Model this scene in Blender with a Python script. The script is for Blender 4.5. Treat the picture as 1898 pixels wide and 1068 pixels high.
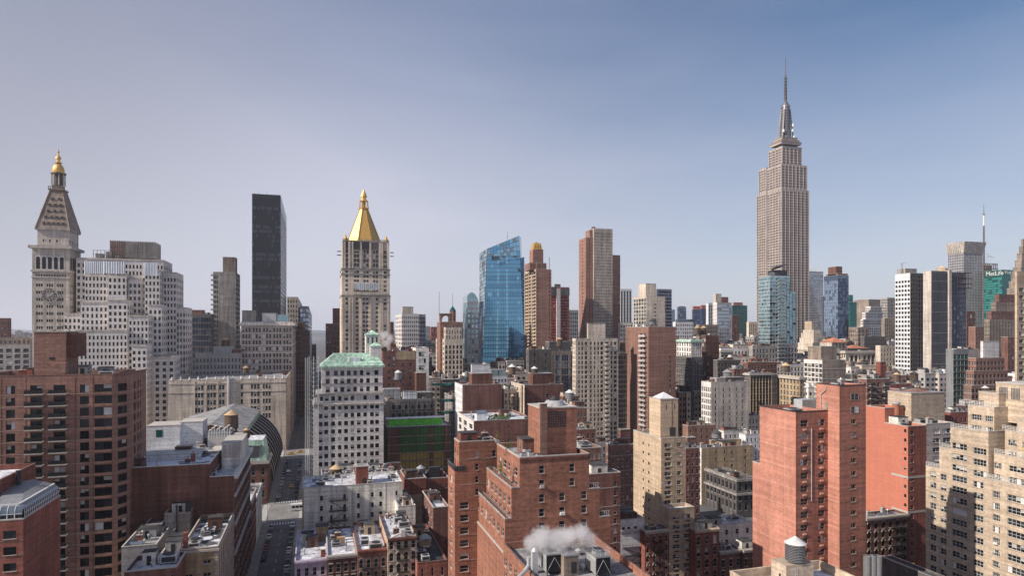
import bpy, math, random
from mathutils import Vector
random.seed(7)
R=math.radians
for o in list(bpy.data.objects): bpy.data.objects.remove(o)
scene=bpy.context.scene
COL=scene.collection
# ------------------------------------------------------------------ camera
# world: X = north along the avenues, Y = west along the streets, Z up. 1 unit = 1 m
F=1206.0; CX=949.0; CY=615.0; H=80.0
TH=math.atan((949-588)/F); SN=math.sin(TH); CS=math.cos(TH)
cam=bpy.data.cameras.new('camera'); camo=bpy.data.objects.new('camera',cam); COL.objects.link(camo)
cam.sensor_width=36; cam.lens=36*F/1898; cam.shift_y=81/1898.0; cam.clip_end=30000; cam.clip_start=1
camo.location=(0,0,H); camo.rotation_euler=(R(90),0,-TH); scene.camera=camo
# ------------------------------------------------------------------ light
SUN_A=R(9); SUN_E=R(35)
sd=Vector((-math.cos(SUN_E)*math.cos(SUN_A),-math.cos(SUN_E)*math.sin(SUN_A),math.sin(SUN_E)))
sun=bpy.data.lights.new('sun','SUN'); suno=bpy.data.objects.new('sun',sun); COL.objects.link(suno)
sun.energy=5.0; sun.angle=R(0.5); sun.color=(1.0,0.90,0.78)
suno.rotation_euler=sd.to_track_quat('Z','Y').to_euler(); suno.location=(-200,-100,400)
w=bpy.data.worlds.new('World'); scene.world=w; w.use_nodes=True
nt=w.node_tree; N=nt.nodes; L=nt.links; N.clear()
def nd(t,**k):
    n=N.new(t)
    for a,b in k.items(): setattr(n,a,b)
    return n
out=nd('ShaderNodeOutputWorld'); bg=nd('ShaderNodeBackground'); sky=nd('ShaderNodeTexSky',sky_type='NISHITA',sun_disc=False)
sky.sun_elevation=SUN_E; sky.sun_rotation=math.atan2(sd.x,sd.y); sky.altitude=50; sky.air_density=1.0; sky.dust_density=0.6; sky.ozone_density=2.5
bg.inputs['Strength'].default_value=0.070
tc=nd('ShaderNodeTexCoord'); sep=nd('ShaderNodeSeparateXYZ'); L.new(tc.outputs['Generated'],sep.inputs[0])
# thin high veil: thicker low down and towards the sun's side, broken by very soft noise
def math_(op,a,b=None,c=None):
    n=nd('ShaderNodeMath',operation=op)
    for i,v in enumerate((a,b,c)):
        if v is None: continue
        if isinstance(v,(int,float)): n.inputs[i].default_value=v
        else: L.new(v,n.inputs[i])
    return n.outputs[0]
dot=nd('ShaderNodeVectorMath',operation='DOT_PRODUCT'); L.new(tc.outputs['Generated'],dot.inputs[0]); dot.inputs[1].default_value=(sd.x,sd.y,sd.z)
mr=nd('ShaderNodeMapRange',interpolation_type='SMOOTHSTEP'); L.new(dot.outputs['Value'],mr.inputs[0]); mr.inputs[1].default_value=-0.5; mr.inputs[2].default_value=0.45
me=nd('ShaderNodeMapRange',interpolation_type='SMOOTHERSTEP'); L.new(sep.outputs['Z'],me.inputs[0]); me.inputs[1].default_value=0.0; me.inputs[2].default_value=0.62; me.inputs[3].default_value=1; me.inputs[4].default_value=0
mp=nd('ShaderNodeMapping'); mp.inputs['Scale'].default_value=(1.6,1.6,7.0); L.new(tc.outputs['Generated'],mp.inputs[0])
no=nd('ShaderNodeTexNoise'); no.inputs['Scale'].default_value=1.5; no.inputs['Detail'].default_value=4; no.inputs['Roughness'].default_value=0.5; L.new(mp.outputs[0],no.inputs['Vector'])
v=math_('ADD',math_('MULTIPLY_ADD',mr.outputs[0],0.84,-0.03),math_('MULTIPLY',me.outputs[0],0.74))
v=math_('ADD',v,math_('MULTIPLY',math_('SUBTRACT',no.outputs['Fac'],0.5),0.42))
v=nd('ShaderNodeClamp').outputs[0] if False else v
cl=nd('ShaderNodeClamp'); L.new(v,cl.inputs[0]); cl.inputs[1].default_value=0; cl.inputs[2].default_value=0.93
veil=nd('ShaderNodeMix',data_type='RGBA'); L.new(cl.outputs[0],veil.inputs['Factor'])
hs=nd('ShaderNodeHueSaturation'); hs.inputs['Saturation'].default_value=1.2; hs.inputs['Value'].default_value=1.16; L.new(sky.outputs[0],hs.inputs['Color'])
L.new(hs.outputs[0],veil.inputs['A'])
vc=nd('ShaderNodeMix',data_type='RGBA'); L.new(me.outputs[0],vc.inputs['Factor'])
vc.inputs['A'].default_value=(4.5,4.95,7.0,1); vc.inputs['B'].default_value=(8.2,8.3,9.5,1)
sm=nd('ShaderNodeMapRange',interpolation_type='SMOOTHSTEP'); L.new(dot.outputs['Value'],sm.inputs[0]); sm.inputs[1].default_value=-0.08; sm.inputs[2].default_value=0.36; sm.inputs[3].default_value=1.0; sm.inputs[4].default_value=0.74
vs=nd('ShaderNodeVectorMath',operation='SCALE'); L.new(vc.outputs['Result'],vs.inputs[0]); L.new(sm.outputs[0],vs.inputs['Scale']); L.new(vs.outputs[0],veil.inputs['B'])
L.new(veil.outputs['Result'],bg.inputs[0]); L.new(bg.outputs[0],out.inputs[0])
scene.view_settings.view_transform='Standard'; scene.view_settings.look='None'
scene.view_settings.exposure=0.25; scene.view_settings.gamma=1; scene.view_settings.use_curve_mapping=False
scene.render.engine='CYCLES'; cy=scene.cycles
cy.max_bounces=5; cy.diffuse_bounces=3; cy.glossy_bounces=3; cy.transparent_max_bounces=6; cy.volume_bounces=4
cy.use_adaptive_sampling=True; cy.adaptive_threshold=0.015; cy.use_denoising=True; cy.caustics_reflective=False; cy.caustics_refractive=False
# ------------------------------------------------------------------ materials
MATS={}
def mat(name,rgb,rough=.85,metal=0,patch=.18,streak=.18,fine=.12,course=.0,bump=.0,spec=.3,pscale=.06,tint=None,coursez=1.6):
    if name in MATS: return MATS[name]
    m=bpy.data.materials.new(name); m.use_nodes=True; t=m.node_tree; n=t.nodes; l=t.links
    b=n['Principled BSDF']; b.inputs['Roughness'].default_value=rough; b.inputs['Metallic'].default_value=metal
    b.inputs['Specular IOR Level'].default_value=spec
    col=n.new('ShaderNodeRGB'); col.outputs[0].default_value=(*rgb,1); cur=col.outputs[0]
    g=n.new('ShaderNodeNewGeometry')
    def layer(scale,vec,amt,det,cur):
        if amt<=0: return cur
        mp=n.new('ShaderNodeMapping'); mp.inputs['Scale'].default_value=vec; l.new(g.outputs['Position'],mp.inputs[0])
        x=n.new('ShaderNodeTexNoise'); x.inputs['Scale'].default_value=scale; x.inputs['Detail'].default_value=det; x.inputs['Roughness'].default_value=.6
        l.new(mp.outputs[0],x.inputs['Vector'])
        r=n.new('ShaderNodeMapRange'); r.inputs[1].default_value=.3; r.inputs[2].default_value=.7
        r.inputs[3].default_value=1-amt; r.inputs[4].default_value=1+amt; l.new(x.outputs['Fac'],r.inputs[0])
        mx=n.new('ShaderNodeVectorMath'); mx.operation='SCALE'; l.new(cur,mx.inputs[0]); l.new(r.outputs[0],mx.inputs['Scale']); return mx.outputs[0]
    cur=layer(pscale,(1,1,1),patch,3,cur)
    cur=layer(.7,(1,1,.06),streak,3,cur)
    cur=layer(1.3,(1,1,1.6),fine,4,cur)
    cur=layer(coursez,(.05,.05,1),course,1,cur)
    l.new(cur,b.inputs['Base Color'])
    if bump:
        x=n.new('ShaderNodeTexNoise'); x.inputs['Scale'].default_value=1.2; x.inputs['Detail'].default_value=3; l.new(g.outputs['Position'],x.inputs['Vector'])
        bp=n.new('ShaderNodeBump'); bp.inputs['Strength'].default_value=bump; bp.inputs['Distance'].default_value=.3; l.new(x.outputs['Fac'],bp.inputs['Height']); l.new(bp.outputs[0],b.inputs['Normal'])
    MATS[name]=m; return m
def wallm(name,rgb,**k):
    k.setdefault('course',.10); k['fine']=k.get('fine',.12)*1.9; k['streak']=k.get('streak',.18)*1.35; k['patch']=k.get('patch',.18)*1.2; k['course']*=1.5; return mat(name,rgb,**k)
wallm('brick_rust',(.28,.128,.088),patch=.12,streak=.12,course=.12,fine=.16)
wallm('brick_red',(.23,.085,.065),patch=.2,streak=.2)
wallm('brick_dark',(.135,.065,.05),patch=.25,streak=.25)
wallm('brick_brown',(.27,.150,.118),patch=.12,streak=.12,course=.14)
wallm('brick_plum',(.17,.085,.072),patch=.25,streak=.25)
wallm('brick_pink',(.22,.125,.10),patch=.15,streak=.18)
wallm('salmon',(.47,.215,.16),patch=.16,streak=.08,course=.08,fine=.09,pscale=.12)
wallm('salmon_brick_shaded',(.31,.135,.10),patch=.15,streak=.15,course=.1)  # east face brick, darkened in colour to deepen the shade on that side
wallm('salmon_deep',(.48,.175,.12),patch=.05,streak=.04,course=.03,fine=.04)
wallm('brick_tan',(.48,.37,.27),patch=.1,streak=.12,course=.1)
wallm('brick_sand',(.46,.37,.285),patch=.08,streak=.1,course=.12)
wallm('tan_dull',(.36,.27,.175),patch=.18,streak=.2)
wallm('limestone',(.46,.41,.365),patch=.15,streak=.25)
wallm('limestone_warm',(.56,.48,.40),patch=.15,streak=.22)
wallm('limestone_pale',(.62,.58,.56),patch=.1,streak=.1)
wallm('stone_grey',(.29,.27,.255),patch=.2,streak=.25)
wallm('stone_brown',(.25,.20,.165),patch=.2,streak=.25)
wallm('stone_dark',(.11,.10,.10),patch=.2,streak=.25)
wallm('cream_paint',(.60,.58,.53),patch=.14,streak=.3,fine=.1)
wallm('lilac_paint',(.46,.38,.50),patch=.1,streak=.15)
wallm('pale_brick',(.44,.385,.36),patch=.1,streak=.1)
wallm('white_stone',(.66,.63,.6),patch=.12,streak=.2)
wallm('white_panel',(.62,.63,.65),patch=.06,streak=.08)
wallm('concrete',(.34,.33,.33),patch=.1,streak=.15)
wallm('concrete_dark',(.085,.088,.105),patch=.1,streak=.12)
wallm('esb_stone',(.41,.35,.325),patch=.08,streak=.14)
wallm('green_copper',(.33,.47,.39),patch=.25,streak=.35,rough=.7)
wallm('dark_teal',(.05,.12,.12))
wallm('terracotta',(.36,.145,.09),patch=.2)
wallm('orange_panel',(.40,.13,.09))
wallm('red_net',(.38,.09,.075),patch=.3,fine=.4)
mat('roof_white',(.50,.51,.55),patch=.55,streak=0,fine=.3,pscale=.3)
mat('roof_grey',(.24,.24,.25),patch=.5,streak=0,fine=.3,pscale=.25)
mat('roof_tar',(.055,.055,.06),patch=.45,streak=0,fine=.2,pscale=.2)
def snowmat(name,dark,pale,thr):
    m=mat(name,dark,patch=.4,streak=0,fine=.3,pscale=.2); t=m.node_tree; b=t.nodes['Principled BSDF']; src=b.inputs['Base Color'].links[0].from_socket
    g=t.nodes.new('ShaderNodeNewGeometry'); x=t.nodes.new('ShaderNodeTexNoise'); x.inputs['Scale'].default_value=.16; x.inputs['Detail'].default_value=5; x.inputs['Roughness'].default_value=.62; x.inputs['Distortion'].default_value=.8
    t.links.new(g.outputs['Position'],x.inputs['Vector']); r=t.nodes.new('ShaderNodeMapRange'); r.inputs[1].default_value=thr; r.inputs[2].default_value=thr+.035; t.links.new(x.outputs['Fac'],r.inputs[0])
    mx=t.nodes.new('ShaderNodeMix'); mx.data_type='RGBA'; t.links.new(r.outputs[0],mx.inputs['Factor']); t.links.new(src,mx.inputs['A']); mx.inputs['B'].default_value=(*pale,1); t.links.new(mx.outputs['Result'],b.inputs['Base Color'])
snowmat('roof_snow',(.085,.085,.09),(.62,.66,.74),.50)
snowmat('roof_snow2',(.20,.20,.21),(.66,.69,.76),.46)
mat('coping',(.44,.41,.38),patch=.15,streak=0)
mat('sill_stone',(.42,.39,.36),patch=.1,streak=0)
mat('belt_pale',(.36,.27,.22),patch=.1,streak=0)
mat('frame_white',(.66,.66,.64),rough=.5,patch=0,streak=0,fine=0)
mat('frame_dark',(.035,.035,.038),rough=.5,patch=0,streak=0,fine=0)
mat('frame_grey',(.3,.31,.32),rough=.5,patch=0,streak=0,fine=0)
mat('steel_pale',(.55,.56,.57),rough=.45,metal=.4,patch=.15,streak=.1)
mat('steel_dark',(.05,.05,.055),rough=.5,metal=.3,patch=.1,streak=0)
mat('metal_grey',(.33,.34,.35),rough=.45,metal=.5,patch=.2,streak=.2)
mat('wood_stave',(.15,.105,.075),rough=.9,patch=.1,streak=.45)
mat('wood_cone',(.48,.34,.2),rough=.9,patch=.15,streak=.1)
mat('cone_pale',(.6,.6,.6),rough=.7,patch=.2,streak=.1)
mat('tank_grey',(.30,.30,.31),rough=.6,patch=.2,streak=.3)
mat('gold',(.72,.43,.12),rough=.38,metal=.45,patch=.08,streak=.06,fine=.05,spec=.5)
mat('gold_dark',(.42,.24,.07),rough=.4,metal=.4,patch=.15,streak=.1)
mat('avenue_sunlit',(.21,.205,.20),patch=.25,streak=0,fine=.2,pscale=.15); mat('asphalt',(.10,.10,.11),patch=.3,streak=0,fine=.15,pscale=.15)  # avenues paler than the street: sunlight on the crossings put into their colour
mat('pavement',(.24,.235,.23),patch=.2,streak=0,fine=.15,pscale=.3)
mat('paint_road',(.6,.6,.58),patch=.3,fine=.3,streak=0,pscale=2)
mat('tyre',(.02,.02,.02),patch=0,streak=0,fine=0)
mat('tarp',(.62,.65,.70),rough=.5,patch=.12,streak=.2)
mat('green_net',(.08,.37,.04),patch=.25,fine=.5,streak=0,pscale=.8)
mat('net_dim',(.045,.12,.035),patch=.4,fine=.4,streak=.2)
mat('sheathing_yellow',(.30,.21,.07),patch=.4,fine=.3,streak=.2)
mat('bark',(.16,.115,.085),patch=.1,streak=.2)
mat('leaf_green',(.05,.085,.025),patch=.3,fine=.4,streak=0)
mat('leaf_yellow',(.20,.17,.04),patch=.3,fine=.4,streak=0)
mat('bright_yellow',(.85,.62,.02),rough=.5,patch=.05,streak=0)
mat('taxi_yellow',(.75,.42,.03),rough=.3,patch=0,streak=0,fine=0,spec=.5)
for nm,c in dict(car_black=(.012,.012,.014),car_white=(.62,.62,.62),car_silver=(.3,.31,.33),car_blue=(.02,.05,.12),car_red=(.25,.02,.02),car_green=(.03,.08,.05)).items():
    mat(nm,c,rough=.22,patch=0,streak=0,fine=0,spec=.6)
def glass(name,rgb,rough=.08,spec=.32,metal=0,wob=.0,ws=.15,var=.25):
    m=mat(name,rgb,rough=rough,metal=metal,patch=var,streak=0,fine=var*.6,spec=spec,pscale=.35)
    if wob:
        t=m.node_tree; n=t.nodes; l=t.links; g=n.new('ShaderNodeNewGeometry'); x=n.new('ShaderNodeTexNoise'); x.inputs['Scale'].default_value=ws; x.inputs['Detail'].default_value=2
        l.new(g.outputs['Position'],x.inputs['Vector']); bp=n.new('ShaderNodeBump'); bp.inputs['Strength'].default_value=wob; bp.inputs['Distance'].default_value=1.0
        l.new(x.outputs['Fac'],bp.inputs['Height']); l.new(bp.outputs[0],n['Principled BSDF'].inputs['Normal'])
    return m
glass('glass_dark',(.012,.014,.018)); glass('glass_mid',(.035,.042,.05)); glass('glass_sky',(.16,.20,.25),metal=.35,rough=.15)
mat('blind',(.42,.40,.37),rough=.4,patch=.1,streak=0,fine=0); mat('curtain',(.60,.60,.60),rough=.4,patch=.1,streak=0,fine=0)
glass('curtain_blue',(.10,.27,.45),metal=.4,rough=.10,wob=.03,var=.04)
glass('curtain_blue2',(.17,.36,.54),metal=.4,rough=.14,wob=.03,var=.05)
glass('curtain_blue3',(.08,.22,.38),metal=.45,rough=.08,wob=.03,var=.05)
glass('curtain_aqua',(.25,.38,.42),metal=.7,rough=.1,wob=.1)
glass('curtain_aqua2',(.42,.54,.57),metal=.6,rough=.2,wob=.1)
glass('curtain_steel',(.34,.42,.53),metal=.8,rough=.08,wob=.1)
glass('curtain_steel2',(.14,.18,.24),metal=.8,rough=.08,wob=.1)
glass('curtain_black',(.07,.075,.10),metal=.2,rough=.25)
glass('curtain_black2',(.20,.21,.26),metal=.2,rough=.3)
glass('curtain_teal',(.03,.15,.145),metal=.5,rough=.15,wob=.1); glass('curtain_teal2',(.06,.34,.31),metal=.4,rough=.25,wob=.1)
glass('curtain_navy',(.035,.06,.12),metal=.5,rough=.1)
GS={'std':[('glass_dark',.70),('glass_mid',.17),('half',.09),('blind',.04)],
    'black':[('glass_dark',.9),('glass_mid',.1)],
    'mixed':[('glass_dark',.52),('glass_mid',.25),('half',.15),('curtain',.08)],
    'blue':[('curtain_blue',.72),('curtain_blue2',.16),('curtain_blue3',.12)],
    'crown':[('curtain_blue2',.5),('curtain_blue',.25),('glass_sky',.25)],
    'aqua':[('curtain_aqua',.6),('curtain_aqua2',.28),('glass_mid',.12)],
    'steel':[('curtain_steel',.8),('curtain_steel2',.2)],
    'smoke':[('curtain_black',.66),('curtain_black2',.34)],
    'teal':[('curtain_teal2',.75),('curtain_teal',.25)],
    'tealdark':[('curtain_teal',.9),('curtain_navy',.1)],
    'navy':[('curtain_navy',.8),('curtain_steel2',.2)],
    'sky':[('glass_sky',.6),('glass_mid',.4)]}
def pick(gs):
    r=random.random(); a=0
    for k,p in GS[gs]:
        a+=p
        if r<a: return k
    return GS[gs][0][0]
# ------------------------------------------------------------------ photograph <-> place
def ratio(px): t=(px-CX)/F; return (SN+CS*t)/(CS-SN*t)
def fwd(px,Y): return Y/(CS-SN*(px-CX)/F)
def Yof(px,s): return s*(CS-SN*(px-CX)/F)
def zat(px,py,Y): return H-(py-CY)*fwd(px,Y)/F
def at(px,s,py=None):
    t=(px-CX)/F; x=s*(SN+CS*t); y=s*(CS-SN*t)
    return (x,y,H-(py-CY)*s/F if py is not None else 0)
def proj(x,y,z):
    s=x*SN+y*CS; r=x*CS-y*SN
    return (CX+F*r/s, CY-F*(z-H)/s, s)
# ------------------------------------------------------------------ mesh builder
class MB:
    def __init__(s): s.v=[]; s.f=[]; s.m=[]; s.slots=[]
    def mi(s,m):
        if m not in s.slots: s.slots.append(m)
        return s.slots.index(m)
    def poly(s,pts,m):
        i=len(s.v); s.v.extend(pts); s.f.append(tuple(range(i,i+len(pts)))); s.m.append(s.mi(m))
    def box(s,x0,x1,y0,y1,z0,z1,m,bottom=True):
        i=len(s.v); s.v.extend([(x0,y0,z0),(x1,y0,z0),(x1,y1,z0),(x0,y1,z0),(x0,y0,z1),(x1,y0,z1),(x1,y1,z1),(x0,y1,z1)])
        fs=[(0,1,5,4),(1,2,6,5),(2,3,7,6),(3,0,4,7),(4,5,6,7)]+([(3,2,1,0)] if bottom else [])
        for f in fs: s.f.append(tuple(i+k for k in f)); s.m.append(s.mi(m))
    def cyl(s,cx,cy,z0,z1,r0,r1,m,n=16,cap=True,rot=0,sx=1,sy=1):
        i=len(s.v)
        for z,r in ((z0,r0),(z1,r1)):
            for k in range(n):
                a=rot+2*math.pi*k/n; s.v.append((cx+r*math.cos(a)*sx,cy+r*math.sin(a)*sy,z))
        for k in range(n):
            j=(k+1)%n; s.f.append((i+k,i+j,i+n+j,i+n+k)); s.m.append(s.mi(m))
        if cap: s.f.append(tuple(i+n+k for k in range(n))); s.m.append(s.mi(m)); s.f.append(tuple(i+n-1-k for k in range(n))); s.m.append(s.mi(m))
    def lathe(s,cx,cy,prof,m,n=16,rot=0):
        for (r0,z0),(r1,z1) in zip(prof,prof[1:]): s.cyl(cx,cy,z0,z1,max(r0,.001),max(r1,.001),m,n,False,rot)
    def bar(s,p,q,r,m,n=4):
        p=Vector(p); q=Vector(q); d=(q-p)
        if d.length<1e-6: return
        d.normalize(); a=d.orthogonal().normalized(); b=d.cross(a); i=len(s.v)
        if n==4:
            up=Vector((0,0,1))
            if abs(d.z)<.99: a=d.cross(up).normalized(); b=d.cross(a)
        for c in (p,q):
            for k in range(n):
                t=2*math.pi*(k+.5)/n; s.v.append(tuple(c+a*r*math.cos(t)*1.2+b*r*math.sin(t)*1.2))
        for k in range(n):
            j=(k+1)%n; s.f.append((i+k,i+j,i+n+j,i+n+k)); s.m.append(s.mi(m))
        s.f.append(tuple(i+k for k in range(n))); s.m.append(s.mi(m)); s.f.append(tuple(i+n+k for k in range(n))); s.m.append(s.mi(m))
    def mesh(s,name,org=(0,0,0)):
        me=bpy.data.meshes.new(name); ox,oy,oz=org
        me.from_pydata([(x-ox,y-oy,z-oz) for x,y,z in s.v],[],s.f)
        for k in s.slots: me.materials.append(MATS[k])
        if len(s.slots)>1: me.polygons.foreach_set('material_index',s.m)
        me.update(); return me
    def build(s,name,root=None,kind=None,label=None,smooth=False):
        if not s.f: return None
        org=tuple(root.location) if root else (0,0,0)
        if root and root.parent: org=tuple(Vector(org)+root.parent.location)
        me=s.mesh(name,org)
        if smooth: me.polygons.foreach_set('use_smooth',[True]*len(me.polygons))
        o=bpy.data.objects.new(name,me); COL.objects.link(o)
        if root: o.parent=root
        if kind: o['kind']=kind
        if label: o['label']=label
        return o
def tag(o,label=None,cat=None,group=None,kind=None):
    if label: o['label']=label
    if cat: o['category']=cat
    if group: o['group']=group
    if kind: o['kind']=kind
    return o
def empty(name,loc,label=None,cat=None,group=None):
    o=bpy.data.objects.new(name,None); COL.objects.link(o); o.location=loc; o.empty_display_size=.5
    return tag(o,label,cat,group)
def alone(mb,name,loc,label,cat,group=None,smooth=False):
    me=mb.mesh(name,loc); o=bpy.data.objects.new(name,me); COL.objects.link(o); o.location=loc
    if smooth: me.polygons.foreach_set('use_smooth',[True]*len(me.polygons))
    return tag(o,label,cat,group)
# ------------------------------------------------------------------ windows
WM={}
def pane_quads(mb,w,h,var,y=0,nv=0):
    if w>1.7 and nv:
        for k in range(nv+1):
            x0=-w/2+w*k/(nv+1); x1=-w/2+w*(k+1)/(nv+1); vv=var if random.random()<.6 else random.choice(['glass_dark','glass_dark','glass_mid','half','curtain'])
            hh=h*random.choice([.35,.5,.7]) if vv=='half' else 0
            mb.poly([(x0,y,0),(x1,y,0),(x1,y,h-hh),(x0,y,h-hh)],'glass_dark' if vv=='half' else vv)
            if hh: mb.poly([(x0,y,h-hh),(x1,y,h-hh),(x1,y,h),(x0,y,h)],'blind')
        return
    if var=='half':
        k=h*.5; mb.poly([(-w/2,y,0),(w/2,y,0),(w/2,y,h-k),(-w/2,y,h-k)],'glass_dark'); mb.poly([(-w/2,y,h-k),(w/2,y,h-k),(w/2,y,h),(-w/2,y,h)],'blind')
    else: mb.poly([(-w/2,y,0),(w/2,y,0),(w/2,y,h),(-w/2,y,h)],var)
def frame_bars(mb,w,h,style,fm,t=.055,y0=-.06,y1=-.003):
    mb.box(-w/2,-w/2+t,y0,y1,0,h,fm); mb.box(w/2-t,w/2,y0,y1,0,h,fm); mb.box(-w/2+t,w/2-t,y0,y1,0,t,fm); mb.box(-w/2+t,w/2-t,y0,y1,h-t,h,fm)
    if 'h' in style: mb.box(-w/2+t,w/2-t,y0+.01,y1,h*.5-t/2,h*.5+t/2,fm)
    nv=style.count('v')
    for i in range(nv):
        x=-w/2+w*(i+1)/(nv+1); mb.box(x-t/2,x+t/2,y0+.005,y1,t,h-t,fm)
def win_mesh(w,h,style,fm,var,part):
    key=(round(w,1),round(h,1),style,fm,var,part,random.randint(0,7) if (w>1.7 and part in('all','pane')) else 0)
    if key in WM: return WM[key]
    mb=MB(); w,h=key[0],key[1]
    if part in ('all','pane'): pane_quads(mb,w,h,var,0,style.count('v'))
    if part in ('all','frame'): frame_bars(mb,w,h,style,fm)
    if part=='sill': mb.box(-w/2-.08,w/2+.08,-.34,-.2,-.11,-.002,'sill_stone')
    WM[key]=mb.mesh('window' if part!='frame' else 'frame'); return WM[key]
def facade(mb,sb,wins,O,U,Lh,z0,z1,cols,rows,depth,mwall,skip=None,glass='std'):
    nx,ny=U[1],-U[0]
    def P(u,v,d=0): return (O[0]+U[0]*u-nx*d,O[1]+U[1]*u-ny*d,v)
    def q(u0,u1,v0,v1,d=0,m=mwall):
        if u1-u0>1e-4 and v1-v0>1e-4: mb.poly([P(u0,v0,d),P(u1,v0,d),P(u1,v1,d),P(u0,v1,d)],m)
    cols=sorted((max(a,.02),min(b,Lh-.02)) for a,b in cols if b>.03 and a<Lh-.03); u=0
    for ci,(a,b) in enumerate(cols):
        if a<u: a=u+.01
        if b-a<.05: continue
        q(u,a,z0,z1); u=b; v=z0
        for ri,(c,d) in enumerate(rows):
            if c<z0+.05 or d>z1-.05 or (skip and skip(ci,len(rows)-1-ri)): continue
            q(a,b,v,c); v=d
            mb.poly([P(a,c,0),P(a,c,depth),P(a,d,depth),P(a,d,0)],mwall); mb.poly([P(b,c,depth),P(b,c,0),P(b,d,0),P(b,d,depth)],mwall)
            mb.poly([P(a,c,depth),P(a,c,0),P(b,c,0),P(b,c,depth)],mwall); mb.poly([P(a,d,0),P(a,d,depth),P(b,d,depth),P(b,d,0)],mwall)
            g_=pick(glass)
            if glass=='smoke': g_='curtain_black2' if random.random()<(.75 if random.Random(int(c*13)).random()<.3 else .12) else 'curtain_black'
            wins.append((P((a+b)/2,c,depth-.003),U,b-a,d-c,g_))
        q(a,b,v,z1)
    q(u,Lh,z0,z1)
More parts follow.
